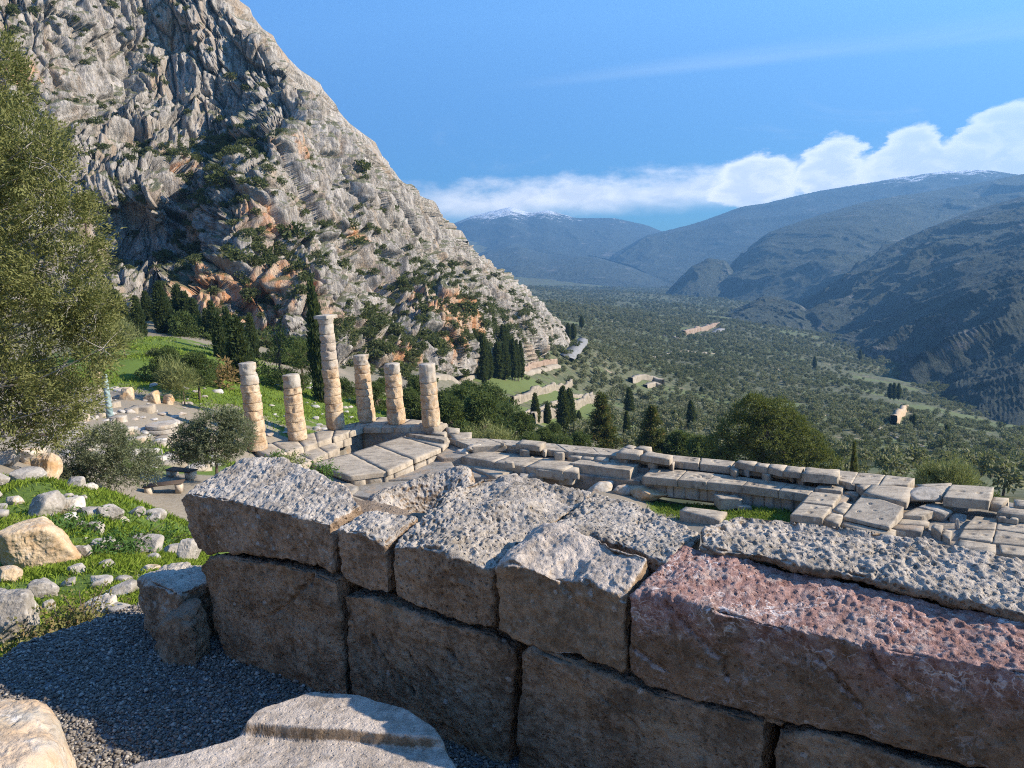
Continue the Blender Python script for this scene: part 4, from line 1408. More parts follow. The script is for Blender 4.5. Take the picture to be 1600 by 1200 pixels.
# second row and floor
strip([(754, 703), (842, 714), (905, 723)], [(721, 713), (791, 725), (880, 735)], -15.9, 0.85, 3, temple)
strip([(824, 725), (905, 724)], [(840, 734), (905, 738)], -16.0, 0.6, 2, temple)
slab([(925, 712), (1001, 722), (984, 735), (890, 723)], -15.75, 1.5, temple, holes=[(x, y, 0.2, 0.1) for x, y in ((0.15, 0.4), (0.3, 0.25), (0.32, 0.6), (0.47, 0.35), (0.5, 0.7), (0.62, 0.3), (0.75, 0.45), (0.85, 0.2))], name='stone_block')
strip([(895, 705), (955, 711)], [(887, 713), (950, 720)], -15.6, 0.5, 3, temple, name='stone_block')
slab([(1000, 736), (1023, 738.5), (1006, 751), (983, 744)], -16.5, 0.7, temple)
strip([(880, 735), (984, 746)], [(866, 743), (975, 754)], -16.9, 0.8, 4, temple, name='stone_block')
# long strip with dowel holes and the rough course under it
strip([(1018, 731), (1075, 735), (1155, 744), (1280, 761)], [(1004, 744), (1040, 747.5), (1150, 757), (1264, 772)], -15.95, 0.6, 5, temple, holes=8)
strip([(1008, 752), (1045, 755), (1150, 765), (1262, 780)], [(1006, 753), (1042, 757), (1148, 767), (1258, 782)], -16.57, 1.0, 15, temple, name='stone_block', mat=TAN_GREY, jit=0.25, gap=0.006)
# raised blocks along the far edge, standing on small legs
for q, z, h in [([(963, 707), (974, 699), (1006, 703), (1000, 710)], -14.85, 0.5), ([(1000, 710.5), (1012, 704), (1052, 711), (1046, 718)], -14.9, 0.5), ([(974, 698), (983, 694.5), (994, 697), (988, 701)], -14.8, 0.4), ([(991, 699), (1000, 695.5), (1018, 698), (1012, 703)], -14.8, 0.4),
                ([(806, 692.5), (816, 686.5), (854, 690), (843, 697)], -14.95, 0.5),
                ([(1148, 721.5), (1155, 717.5), (1183, 721), (1179, 727)], -14.95, 0.5), ([(1180, 727), (1184, 721.5), (1203, 724), (1199, 730)], -14.95, 0.5), ([(1200, 730), (1204, 724), (1230, 726.5), (1223, 735)], -14.95, 0.5),
                ([(1224, 735), (1231, 726.5), (1258, 729), (1252, 738)], -14.95, 0.5), ([(1253, 739), (1260, 729.5), (1312, 733.5), (1310, 743)], -14.85, 0.65)]:
    slab(q, z, h, temple, name='stone_block', wear=0.1)
for (a, b, c, d, z, h) in [(843, 700, 857, 707, -15.4, 0.5), (967, 716, 985, 719, -15.45, 0.5), (1012, 722, 1028, 725, -15.5, 0.5), (1043, 719, 1056, 727, -15.4, 0.6), (970, 712, 978, 716, -15.45, 0.5), (1141, 732, 1155, 738, -15.45, 0.5), (1160, 732, 1175, 737, -15.45, 0.5),
                           (1190, 738, 1207, 744, -15.45, 0.6), (1243, 742, 1262, 750, -15.45, 0.6), (1232, 740, 1243, 745, -15.45, 0.5), (1061, 718, 1072, 724, -15.4, 0.5)]:
    slab([(a, b), (a + (c - a) * 0.5, b - 3), (c, b), (c - (c - a) * 0.4, d - 1)], z, h, temple, name='stone_block', mat=TAN_GREY if a in (1160, 1232) else None)
# slabs at the near end
for q in [[(1274, 762), (1285, 753), (1321, 756), (1315, 767.5)], [(1254, 784), (1268, 768), (1314, 772), (1301, 788.5)], [(1235, 803), (1254, 785.5), (1299, 792), (1285, 809)]]:
    slab(q, -15.75, 0.5, temple, holes=PAIR)
for q, z, h in [([(1293, 748), (1305, 745), (1332, 749), (1336, 758)], -15.5, 0.4), ([(1283, 811), (1299, 801), (1317, 804), (1310, 818)], -15.95, 0.4), ([(1302, 796), (1317, 783), (1331, 787), (1318, 801)], -15.95, 0.4),
                ([(1320, 769), (1329, 764.5), (1347, 768), (1339, 775)], -16.0, 1.0),
                ([(1349, 769), (1364, 754), (1428, 762), (1416, 785)], -15.5, 0.45), ([(1338, 758), (1360, 752), (1366, 754), (1350, 764)], -15.5, 0.6),
                ([(1431, 756.5), (1487, 754), (1484, 765), (1472, 775)], -15.6, 0.5), ([(1405, 804), (1441, 789), (1489, 785), (1442, 806)], -16.2, 0.45),
                ([(1523, 806), (1559, 810), (1555, 826), (1505, 825)], -16.6, 0.4), ([(1560, 810), (1605, 817), (1605, 833), (1556, 826)], -16.65, 0.4), ([(1505, 826.5), (1555, 828), (1550, 846), (1498, 839)], -16.7, 0.4),
                ([(1556, 828), (1612, 835), (1612, 853), (1551, 847)], -16.7, 0.4), ([(1560, 849), (1622, 855), (1625, 870), (1565, 864)], -16.8, 0.4), ([(1500, 842), (1556, 849), (1556, 864), (1495, 855)], -16.8, 0.4),
                ([(1553, 775), (1577, 778), (1565, 788), (1546, 785)], -15.9, 0.6), ([(1568, 789), (1612, 797), (1612, 806), (1558, 800)], -16.1, 0.5), ([(1584, 779), (1622, 783), (1622, 792), (1586, 789)], -15.9, 0.5),
                ([(1388, 828), (1397, 818), (1429, 822), (1422, 830)], -16.6, 0.5), ([(1392, 817), (1405, 809), (1452, 815), (1450, 821)], -16.45, 0.5),
                ([(1455, 823), (1460, 817), (1474, 820), (1470, 832)], -16.4, 0.6), ([(1470, 835), (1476, 826), (1488, 829), (1484, 842)], -16.6, 0.5), ([(1559, 808), (1562, 804), (1592, 808), (1590, 812)], -16.3, 0.3),
                ([(1071, 791.5), (1136, 799), (1124, 813), (1062, 797)], -17.0, 0.8), ([(1262, 805), (1285, 812), (1275, 822), (1240, 812)], -16.2, 0.5), ([(1310, 818), (1318, 808), (1400, 828), (1390, 842)], -16.4, 0.5),
                ([(735, 730), (757, 722), (802, 736), (775, 746)], -16.5, 0.7), ([(700, 722), (722, 717), (752, 724), (733, 731)], -16.6, 0.7), ([(840, 734), (857, 731), (905, 739), (893, 747)], -16.5, 0.6)]:
    hs = PAIR if q[0][0] > 1500 and q[0][1] > 800 else ()
    slab(q, z, h, temple, holes=hs, name='paving_slab')
slab([(1349, 770.5), (1412, 792), (1390, 824), (1317, 807)], [-15.7, -15.6, -16.1, -16.1], 0.45, temple, holes=[(0.3, 0.3, 0.12, 0.1), (0.5, 0.5, 0.12, 0.1), (0.72, 0.75, 0.12, 0.1), (0.2, 0.7, 0.12, 0.1)])
slab([(1487, 756), (1553, 760.5), (1546, 782), (1474, 776)], -15.45, 0.65, temple, holes=PAIR)

# rubble fill that carries the slabs
RUB = m_rock('rubble_fill', (0.14, 0.125, 0.10), (0.25, 0.225, 0.19), (0.33, 0.30, 0.26), wf=0.3, scale=0.5)
for q, z, h in [([(704, 686), (1150, 723), (1142, 729), (738, 697)], -15.75, 2.2), ([(1150, 723), (1429, 749), (1420, 756), (1142, 730)], -15.8, 2.2), ([(745, 700), (1142, 731), (1140, 740), (735, 716)], -16.1, 1.8),
                ([(800, 716), (1005, 735), (1000, 752), (830, 735)], -16.5, 1.6), ([(1018, 733), (1280, 763), (1264, 771), (1006, 744)], -16.45, 1.6), ([(1270, 762), (1340, 760), (1300, 812), (1235, 804)], -16.1, 1.8),
                ([(1330, 765), (1470, 760), (1440, 830), (1310, 815)], -16.5, 1.6), ([(1440, 765), (1620, 790), (1640, 880), (1400, 835)], -16.95, 1.2), ([(392, 702), (592, 653), (568, 672), (430, 716)], -15.25, 2.5), ([(592, 653), (700, 663), (664, 676), (566, 674)], -15.3, 2.5),
                ([(400, 720), (517, 690), (530, 700), (478, 724)], -15.7, 2.0), ([(488, 726), (630, 682), (690, 698), (600, 733)], -16.02, 2.0), ([(500, 735), (600, 733), (585, 745), (546, 750)], -16.05, 2), ([(420, 745), (480, 727), (560, 760), (520, 790)], -16.2, 1.8), ([(640, 690), (740, 690), (760, 712), (690, 716)], -16.0, 2.0), ([(1240, 800), (1640, 890), (1640, 980), (1200, 860)], -17.4, 0.8), ([(540, 752), (640, 735), (700, 712), (720, 745)], -16.35, 1.2), ([(530, 770), (560, 755), (720, 745), (700, 800)], -16.5, 1.2), ([(700, 712), (760, 715), (800, 745), (720, 745)], -16.7, 1.2)]:
    slab(q, z, h, temple, name='rubble_fill', mat=RUB)

# stones lying loose on the platform
LOOSE = [
    ((811, 714, 829, 699), -15.95, 'cube of stone standing alone on the flat floor of the platform'),
    ((865, 720, 884, 702), -15.95, 'cube of stone standing at the inner edge of the far slab row'),
    ((787, 731, 805, 719), -15.95, 'small block lying at the near edge of the floor slabs'),
    ((1190, 749, 1206, 737), -15.95, 'small block standing on the long strip of dowel holes'),
    ((1117, 797, 1163, 770), -17.6, 'square grey block standing on grass behind the wall'),
    ((868, 758, 900, 742), -17.3, 'angular block below the block with dowel holes'),
    ((781, 697, 790, 690), -15.4, 'small block at the left end of the raised slab'),
    ((1150, 800, 1176, 787), -17.6, 'low flat block beside the square block on grass'),
]
for i, ((x0, y1, x1, y0), zb, lb) in enumerate(LOOSE):
    b_ = atz((x0 + x1) / 2, y1, zb)
    k = b_[1] / FPX
    wd, ht = (x1 - x0) * k * 0.8, (y1 - y0) * k * 0.72
    r = np.random.default_rng(i)
    C = np.array([(-0.5, 0.9, 0), (0.45, 0.55, 0), (0.55, -0.1, 0), (-0.42, 0.12, 0)]) * [wd, wd * 0.9, 0] + b_ + [0, 0, ht]
    V, F = slab_mesh(C, ht, seed=i, res=0.25, wear=0.06)
    tag(put('fallen_block', V, F, SLAB_M, smooth=False), lb, 'block')
for i, (x0, y0, x1, y1, zb, mat, lb) in enumerate([
        (850, 726, 877, 746, -16.8, ROCK_WARM, 'rounded orange and cream boulder on the platform floor'),
        (781, 737, 812, 758, -17.2, ROCK_GREY, 'hollowed grey rock just past the wall top'),
        (808, 738, 830, 757, -17.2, ROCK_GREY, 'small grey rock with an upright face beside the hollowed rock'),
        (826, 733, 852, 752, -17.1, ROCK_GREY, 'pale wedge of rock left of the orange boulder'),
        (710, 699, 736, 714, -16.3, ROCK_PALE, 'rounded rough block below the corner column'),
        (728, 690, 757, 706, -15.9, ROCK_PALE, 'worn block lying beyond the dark opening by the corner column'),
        (1004, 745, 1032, 760, -17.2, ROCK_PALE, 'pair-sized broken stone in the corner by the long strip'),
        (1416, 757, 1488, 790, -16.3, ROCK_GREY, 'large tilted wedge of stone with a pointed ridge'),
        (1443, 786, 1492, 816, -17.0, ROCK_GREY, 'broken grey block leaning on the slabs near the platform end'),
        (1486, 800, 1518, 820, -17.1, ROCK_GREY, 'square-edged broken stone at the head of the paved grid'),
        (1427, 822, 1472, 845, -17.4, ROCK_GREY, 'low cracked stone just above the pitted slab'),
        (1492, 807, 1500, 836, -17.3, ROCK_GREY, 'narrow upright stone beside a dark gap in the paving'),
        (918, 748, 962, 778, -17.8, ROCK_PALE, 'first of three rough cream blocks below the dowelled block'),
        (956, 753, 992, 780, -17.8, ROCK_PALE, 'middle of three rough cream blocks, hollowed beneath'),
        (982, 755, 1048, 784, -17.8, ROCK_WARM, 'largest of three rough blocks, orange at its broken end')]):
    a = atz((x0 + x1) / 2, y1, zb)
    place_boulder(x0, y0, x1, y1, a[1], lb, mat, 300 + i, n=20, zbase=a[2], sink=0.05, sharp=18, name='rough_stone', deep=0.8)


# ---------------------------------------------------------------- columns
def drum_mesh(r0, r1, h, seed, chip=0.06):
    nt, nh = 44, 12
    th = np.linspace(0, 2 * math.pi, nt, endpoint=False)
    prof = [(0.0, 0.955), (0.02, 0.99)] + [(x, 1.0) for x in np.linspace(0.1, 0.9, nh - 4)] + [(0.98, 0.99), (1.0, 0.955)]
    rings = []
    for (u, s_) in prof:
        r = (r0 + (r1 - r0) * u) * s_
        rings.append(np.c_[np.cos(th) * r, np.sin(th) * r, np.full(nt, u * h)])
    P = np.array(rings)
    Q = P.reshape(-1, 3)
    rad = Q.copy()
    rad[:, 2] = 0
    rad /= np.maximum(np.linalg.norm(rad, axis=1, keepdims=True), 1e-6)
    d = fbm(Q / 0.5 + seed * 3.3, 4, seed) * chip * 0.9
    d -= np.clip(vnoise(Q / 0.42 + seed * 5.1, seed + 3) - 0.2, 0, 1) * chip * 2.6
    zz_ = Q[:, 2] / h
    d -= np.exp(-(np.minimum(zz_, 1 - zz_) / 0.16) ** 2) * np.clip(vnoise(Q / 0.5 + seed * 2.1, seed + 5) - 0.05, 0, 1) * 0.12
    flute = np.cos(np.arctan2(Q[:, 1], Q[:, 0]) * 20) * 0.016
    d += flute
    Q = Q + rad * d[:, None]
    F = grid_faces(len(prof), nt, True)
    k = len(Q)
    V = np.vstack([Q, [[0, 0, 0], [0, 0, h]]])
    i = np.arange(nt)
    j = (i + 1) % nt
    tri = np.vstack([np.c_[j, i, np.full(nt, k)], np.c_[(len(prof) - 1) * nt + i, (len(prof) - 1) * nt + j, np.full(nt, k + 1)]])
    return V, [F, tri]


def column(bx, by, topy, joints, label, seed, cap=False, r0=0.93):
    """bx, by: picture point of the foot; joints: picture heights of the joints, foot first"""
    b = atz(bx, by, -14.78)
    col = thing('temple_column', label, 'column', b, 'weathered columns standing at the end of the temple platform')
    pxm = b[1] / FPX * 1.03
    H = (by - topy) * pxm
    z = 0.0
    ys = [by] + list(joints) + [topy]
    n = len(ys) - 1
    for i in range(n):
        h = (ys[i] - ys[i + 1]) * pxm
        u0, u1 = z / 10.5, (z + h) / 10.5
        ra, rb = r0 * (1 - 0.24 * u0), r0 * (1 - 0.24 * u1)
        r = np.random.default_rng(seed * 31 + i)
        if cap and i == n - 1:
            # capital: flaring echinus under a square abacus
            nt = 40
            th = np.linspace(0, 2 * math.pi, nt, endpoint=False)
            rings = []
            for (u, s_) in [(0, 1.0), (0.12, 1.04), (0.3, 1.08), (0.48, 1.17), (0.58, 1.2)]:
                rings.append(np.c_[np.cos(th) * rb * s_, np.sin(th) * rb * s_, np.full(nt, u * h)])
            V = np.array(rings).reshape(-1, 3)
            V += fbm(V / 0.3, 3, 5)[:, None] * 0.05
            k = len(V)
            V = np.vstack([V, [[0, 0, 0.58 * h]]])
            i_ = np.arange(nt)
            tri = np.c_[4 * nt + i_, 4 * nt + (i_ + 1) % nt, np.full(nt, k)]
            me = mesh_np('capital', V, [grid_faces(5, nt, True), tri])
            o = link('capital', me, TAN_GREY, col, (0, 0, z))
            a = 0.86
            C = np.array([(-a, a, 0), (a * 0.95, a, 0), (a, -a * 0.85, 0), (-a * 0.9, -a, 0)]) * 0.97
            V, F = slab_mesh(C + [0, 0, h * 0.42], h * 0.41, res=0.2, wear=0.16, seed=3)
            Rz = Matrix.Rotation(-0.58, 3, 'Z')
            V = V @ np.array(Rz).T
            link('abacus', mesh_np('abacus', V, F), TAN_GREY, col, (0, 0, z + h * 0.58))
        else:
            V, F = drum_mesh(ra * r.uniform(0.97, 1.0), rb * r.uniform(0.985, 1.02), h - 0.015, seed * 17 + i, chip=0.07 + 0.03 * (i > n * 0.6))
            off = r.uniform(-0.035, 0.035, 2)
            o = link('drum', mesh_np('drum', V, F), TAN_M, col, (off[0], off[1], z))
            o.rotation_euler.z = r.uniform(0, 6)
            if i == n - 1 or (n > 8 and i > n - 3):
                o.data.materials[0] = TAN_GREY
        z += h
    return col


Q4 = 440
column(402, 702, 565, [689, 674, 655, 640, 627, 611, 599, 583], 'leftmost temple column, half hidden behind the olive tree', 1)
column(465, 686, 584, [671, 657, 642, 630, 614, 604], 'shortest temple column, second from the olive tree, with six low drums', 2)
column(525, 669, 493, [641, 629, 616, 604, 589, 575, 561, 547, 535, 522, 506], 'tallest temple column, the only one that keeps its capital', 3, cap=True)
column(573, 658, 554, [637, 617, 606, 596, 582, 569], 'temple column with a narrow notched neck just right of the tallest one', 4)
column(620, 661, 567, [637, 620, 603, 583], 'temple column between the notched one and the corner column', 5)
column(674, 665, 567.5, [637, 615, 596], 'corner temple column of few tall drums standing on a square block', 6)

# ---------------------------------------------------------------- plants
def m_leaf(name, a, b, c=None, trans=0.25, cf=0.6, rs=1.0, field=False):
    def f(t):
        g = t.n('ShaderNodeNewGeometry')
        oi = t.n('ShaderNodeObjectInfo')
        tcn = t.n('ShaderNodeTexCoord')
        P = tcn.outputs['Object']
        n = t.noise(P, 1.3 * rs, 4, 0.6)
        k = t.m('ADD', t.m('MULTIPLY', t.ss(n, 0.3, 0.7), 0.6), t.m('MULTIPLY', oi.outputs['Random'], 0.4))
        col = t.mix(k, a, b)
        if c:
            col = t.mix(t.m('MULTIPLY', t.ss(t.noise(P, 2.6 * rs, 4, 0.7), cf, cf + 0.1), 0.85), col, c)
        col = t.mix(t.m('MULTIPLY', g.outputs['Random Per Island'], 0.35), col, b)
        if field:      # whole plots of younger, drier or darker trees
            fl = t.noise(g.outputs['Position'], 0.011, 5, 0.6)
            col = t.mix(t.m('MULTIPLY', t.ss(fl, 0.5, 0.62), 0.65), col, (0.075, 0.085, 0.04))
            col = t.mix(t.m('MULTIPLY', t.ss(fl, 0.46, 0.36), 0.45), col, (0.27, 0.265, 0.17))
        return col, 0.75, None, 0.15, t.mix(0.5, col, (0.25, 0.3, 0.05)), trans
    return material(name, f)


def m_bark(name, a, b, sc_=8):
    def f(t):
        tcn = t.n('ShaderNodeTexCoord')
        P = t.mapping(tcn.outputs['Object'], scale=(1, 1, 0.25))
        n = t.noise(P, sc_, 6, 0.7)
        return t.mix(n, a, b), 0.95, t.bump(n, 0.8, 0.05)
    return material(name, f)


L_CYP = m_leaf('cypress_leaf', (0.026, 0.042, 0.014), (0.055, 0.075, 0.028), rs=0.6)
L_PINE = m_leaf('pine_leaf', (0.036, 0.060, 0.016), (0.095, 0.125, 0.035), rs=0.5)
L_BIG = m_leaf('juniper_leaf', (0.095, 0.108, 0.033), (0.215, 0.215, 0.078), (0.36, 0.30, 0.20), cf=0.60, rs=0.9)
L_OLIVE = m_leaf('olive_leaf', (0.075, 0.095, 0.050), (0.18, 0.195, 0.115), rs=0.8)
L_OLFAR = m_leaf('olive_leaf_far', (0.112, 0.118, 0.062), (0.225, 0.22, 0.125), rs=0.3, field=True)
L_BUSH = m_leaf('bush_leaf', (0.040, 0.055, 0.018), (0.105, 0.115, 0.045), rs=0.5)
L_CONE = m_leaf('fir_leaf', (0.040, 0.058, 0.016), (0.095, 0.11, 0.03), (0.22, 0.12, 0.035), cf=0.52, rs=0.7)
L_YEL = m_leaf('yellow_bush_leaf', (0.12, 0.14, 0.045), (0.26, 0.27, 0.11), rs=0.7)
L_RED = m_leaf('red_bush_leaf', (0.15, 0.09, 0.035), (0.24, 0.17, 0.07), rs=0.7)
L_GREY = m_leaf('bare_twigs', (0.13, 0.11, 0.09), (0.24, 0.21, 0.18), rs=0.7)
BARK = m_bark('bark', (0.06, 0.045, 0.032), (0.17, 0.135, 0.10))
BARK_PALE = m_bark('pale_bark', (0.2, 0.18, 0.15), (0.42, 0.39, 0.34))


def unit(v):
    return v / np.maximum(np.linalg.norm(v, axis=1, keepdims=True), 1e-9)


def leaves(C, D, L, W, r):
    """one pointed leaf-shaped quad per centre"""
    n = len(C)
    D = unit(D)
    S = unit(np.cross(D, r.normal(size=(n, 3)))) * (W if np.isscalar(W) else W[:, None])
    L = L if np.isscalar(L) else L[:, None]
    V = np.stack([C, C + D * L * 0.45 + S, C + D * L, C + D * L * 0.45 - S], 1).reshape(-1, 3)
    F = np.arange(4 * n).reshape(-1, 4)
    return V, F


def clumps(C, D, k, L, W, r, spread=0.7, pos=0.0):
    n = len(C)
    C2 = np.repeat(C, k, 0) + r.normal(size=(n * k, 3)) * pos
    D2 = np.repeat(unit(D), k, 0) + r.normal(size=(n * k, 3)) * spread
    LL = L * r.uniform(0.6, 1.3, n * k)
    return leaves(C2, D2, LL, W, r)


def tube(pts, rad, ns=7):
    pts = np.asarray(pts, float)
    rad = np.asarray(rad, float)
    T = unit(np.gradient(pts, axis=0))
    A = unit(np.cross(T, np.array([0.31, 0.9, 0.17])))
    B = np.cross(T, A)
    th = np.linspace(0, 2 * math.pi, ns, endpoint=False)
    P = pts[:, None] + rad[:, None, None] * (np.cos(th)[None, :, None] * A[:, None] + np.sin(th)[None, :, None] * B[:, None])
    V = P.reshape(-1, 3)
    return V, grid_faces(len(pts), ns, True)


def join(parts):
    vs, fs, o = [], [], 0
    for v, f in parts:
        vs.append(v)
        fs.append(f + o)
        o += len(v)
    return np.vstack(vs), np.vstack(fs)


def cypress_meshes(seed, H=12.0, Rm=1.0, n=1500):
    r = np.random.default_rng(seed)
    u = r.beta(1.1, 1.4, n) * 0.97 + 0.03
    prof = np.sin(np.pi * np.clip(u, 0, 1) ** 0.72) ** 0.75
    prof = np.maximum(prof, 0.10 * (1 - u) + 0.03)
    th = r.uniform(0, 2 * math.pi, n)
    lump = 1 + 0.22 * np.sin(th * 3 + u * 17 + seed) * np.sin(u * 31 + seed) + r.normal(0, 0.07, n)
    rr = Rm * prof * lump * r.uniform(0.72, 1.03, n)
    C = np.c_[np.cos(th) * rr, np.sin(th) * rr, u * H]
    D = np.c_[np.cos(th) * 0.55, np.sin(th) * 0.55, np.full(n, 1.0)]
    V, F = clumps(C, D, 3, 0.55, 0.11, r, 0.30, 0.12)
    # dense dark heart so that no daylight shows through
    uu = np.linspace(0.02, 0.97, 26)
    tv, tf = tube(np.c_[np.zeros(26), np.zeros(26), uu * H], Rm * 0.70 * np.maximum(np.sin(np.pi * uu ** 0.72) ** 0.75, 0.02), 9)
    tv = tv + fbm(tv / 0.5 + seed, 2, seed)[:, None] * 0.12
    V, F = join([(V, F), (tv, tf)])
    crown = mesh_np('crown', V, F, False)
    tv, tf = tube([(0, 0, -0.6), (0, 0, 0.5), (0.03, 0, H * 0.3)], [0.28, 0.22, 0.14])
    return crown, mesh_np('trunk', tv, tf)


def lobed_meshes(seed, lobes, n, k, L, W, trunk, spread=0.8, up=0.3, shell=0.55, branches=True, flat=1.0):
    """lobes: (x, y, z, rx, ry, rz); trunk: list of points, base radius"""
    r = np.random.default_rng(seed)
    lb = np.array(lobes, float)
    vol = (lb[:, 3] * lb[:, 4] * lb[:, 5]) ** 0.66
    cnt = r.multinomial(n, vol / vol.sum())
    Cs, Ds = [], []
    for q, c in zip(lb, cnt):
        d = unit(r.normal(size=(c, 3)))
        rad = (shell + (1 - shell) * r.random(c)) ** 0.6
        wob = 1 + 0.25 * vnoise(d * 2.3 + q[:3], seed)
        Cs.append(q[:3] + d * q[3:6] * (rad * wob)[:, None])
        Ds.append(d * 1.0 + [0, 0, up])
    C = np.vstack(Cs)
    D = np.vstack(Ds)
    keep = vnoise(C / 0.55 + seed, seed + 1) > -0.42
    V, F = clumps(C[keep], D[keep], k, L, W, r, spread, L * 0.25)
    crown = mesh_np('crown', V, F, False)
    pts, tr = trunk
    pts = np.array(pts, float)
    parts = [tube(pts, np.linspace(tr, tr * 0.45, len(pts)))]
    if branches:
        for q in lb[:14]:
            a = pts[-1] if r.random() < 0.6 else pts[len(pts) // 2 + (len(pts) > 2)]
            m = (a + q[:3]) / 2 + r.normal(size=3) * 0.08 * np.linalg.norm(q[:3] - a)
            parts.append(tube([a, m, q[:3]], [tr * 0.4, tr * 0.25, tr * 0.08], 5))
    v, f = join(parts)
    return crown, mesh_np('trunk', v, f)


def rand_lobes(seed, n, R_, z0, z1, rr, flat=0.7, conic=0.0):
    r = np.random.default_rng(seed)
    out = []
    for i in range(n):
        a = r.uniform(0, 2 * math.pi)
        u = r.random()
        z = z0 + (z1 - z0) * u
        d = R_ * math.sqrt(r.random()) * (math.sin(math.pi * min(u * 0.9 + 0.15, 1)) if conic == 0 else (1 - u * conic))
        s_ = rr * r.uniform(0.7, 1.25) * (1 - 0.5 * conic * u)
        out.append((math.cos(a) * d, math.sin(a) * d, z, s_, s_, s_ * flat))
    return out


def tree(name, meshes, mats, loc, label, cat='tree', group=None, scale=1.0, rz=None, sz=None, lean=0.0):
    t = thing(name, label, cat, loc, group)
    c = link('crown', meshes[0], mats[0], t)
    if meshes[1] is not None:
        link('trunk', meshes[1], mats[1], t)
    s_ = scale
    t.scale = (s_, s_, s_ * (sz or 1.0))
    t.rotation_euler.z = random.uniform(0, 6.28) if rz is None else rz
    if lean:
        t.rotation_euler.y = lean
    return t


def tree_px(name, meshes, H0, mats, bx, by, topy, Y, label, **kw):
    """stand a tree whose foot is at a picture point; it keeps its own height in metres"""
    base = aty(bx, by, Y)
    g_ = gz(base[0], base[1])
    h = (by - topy) / FPX * Y * 1.0
    if g_ < base[2]:
        h += 0.0
        base[2] = max(g_, base[2] - 3.0)
        h += (aty(bx, by, Y)[2] - base[2])
    base[2] -= 0.15
    w0 = kw.pop('w', None)
    s_ = h / H0
    o = tree(name, meshes, mats, base, label, scale=s_, **kw)
    if w0:
        o.scale = (w0, w0, s_)
    return o


CYPM = [cypress_meshes(50 + i, 12, 1.0, 1500) for i in range(3)]
CM = (L_CYP, BARK)
G1 = 'cypresses standing at the foot of the cliff'
cyp = [  # foot x, foot y, top y, Y, width radius, label
    (222, 547, 462, 132, 0.95, 'slim dark cypress farthest left on the grassy slope below the cliff'),
    (258, 534, 440, 140, 1.2, 'broad cypress of a pair left of the dark evergreen mass'),
    (267, 530, 458, 146, 0.8, 'narrow cypress of a pair just behind the broad one'),
    (351, 594, 486, 118, 0.9, 'slim cypress left of the broad dark one behind the leftmost column'),
    (366, 600, 478, 124, 1.0, 'tall cypress close behind the broad dark cypress'),
    (384, 642, 492, 96, 1.45, 'broad dark cypress directly behind the leftmost temple column'),
    (398, 572, 488, 128, 0.8, 'leaning thin cypress right of the broad dark cypress'),
    (505, 642, 436, 104, 0.95, 'very tall pencil-thin cypress rising beside the tallest column'),
    (838, 667, 612, 185, 0.9, 'small cypress left of the four below the terraces'),
    (856, 659, 627, 190, 0.75, 'shortest of the four cypresses below the terraces'),
    (882, 684, 600, 172, 1.25, 'tallest of the four cypresses below the terraces'),
    (892, 672, 605, 180, 1.15, 'cypress right beside the tallest one below the terraces'),
    (984, 648, 603, 260, 1.3, 'cypress between the two brown-coned conifers, upper one'),
    (980, 684, 640, 175, 0.75, 'thin cypress just left of the second brown-coned conifer'),
    (1080, 666, 624, 240, 1.2, 'lone cypress above the dark bushes left of the big pine'),
    (757, 600, 572, 215, 0.6, 'small lone cypress just below the red earth bank'),
    (722, 552, 508, 232, 1.0, 'cypress against the orange rock face, leftmost of its cluster'),
]
for i, (bx, by, ty, Y, w_, lb) in enumerate(cyp):
    tree_px('cypress', CYPM[i % 3], 12, CM, bx, by, ty, Y, lb, w=w_, group=G1 if bx < 530 or 700 < bx < 830 else 'cypresses below the terraces')
for i, (bx, by, ty, Y, w_) in enumerate([(731, 566, 520, 236, 1.3), (737, 572, 510, 232, 1.3), (744, 574, 514, 230, 1.2), (750, 576, 524, 228, 1.1), (757, 578, 520, 228, 1.2), (763, 577, 536, 230, 1.3),
                                         (779, 578, 534, 236, 1.6), (788, 578, 534, 238, 1.7), (800, 576, 532, 242, 0.8), (804, 577, 528, 242, 0.8), (809, 577, 530, 244, 0.9), (815, 576, 532, 246, 0.8),
                                         (786, 536, 506, 262, 0.9), (790, 536, 508, 264, 0.9), (794, 537, 511, 266, 0.9), (888, 520, 504, 430, 1.3), (896, 521, 505, 432, 1.3), (909, 506, 493, 620, 1.6),
                                         (190, 530, 452, 150, 1.0), (200, 540, 470, 150, 1.0), (330, 560, 482, 142, 1.0), (312, 560, 466, 146, 1.1), (300, 556, 455, 150, 1.2), (278, 540, 470, 150, 1.1), (341, 575, 470, 140, 1.0), (235, 525, 455, 155, 1.0), (288, 552, 446, 152, 1.4), (178, 520, 455, 150, 1.0)]):
    tree_px('cypress', CYPM[i % 3], 12, CM, bx, by, ty, Y, 'dark narrow cypress among the cluster at the foot of the cliff', w=w_, group='clustered cypresses at the foot of the cliff')
for i, (bx, by, ty, Y, w_) in enumerate([(1391, 616, 598, 520, 1.5), (1397, 617, 597, 520, 1.5), (1404, 617, 598, 520, 1.4), (1344, 559, 546, 950, 2.0), (1423, 667, 648, 330, 0.8), (1428, 667, 645, 330, 0.9), (1431, 667, 650, 332, 0.8),
                                         (1054, 662, 641, 250, 0.8), (1062, 660, 643, 250, 0.7), (1096, 617, 603, 420, 1.0), (1479, 680, 662, 290, 0.9), (1273, 570, 557, 760, 1.6), (1050, 628, 612, 400, 1.2), (905, 660, 640, 200, 0.6)]):
    tree_px('cypress', CYPM[i % 3], 12, CM, bx, by, ty, Y, 'small far cypress standing up out of the olive groves of the valley', w=w_, group='cypresses out in the olive groves')

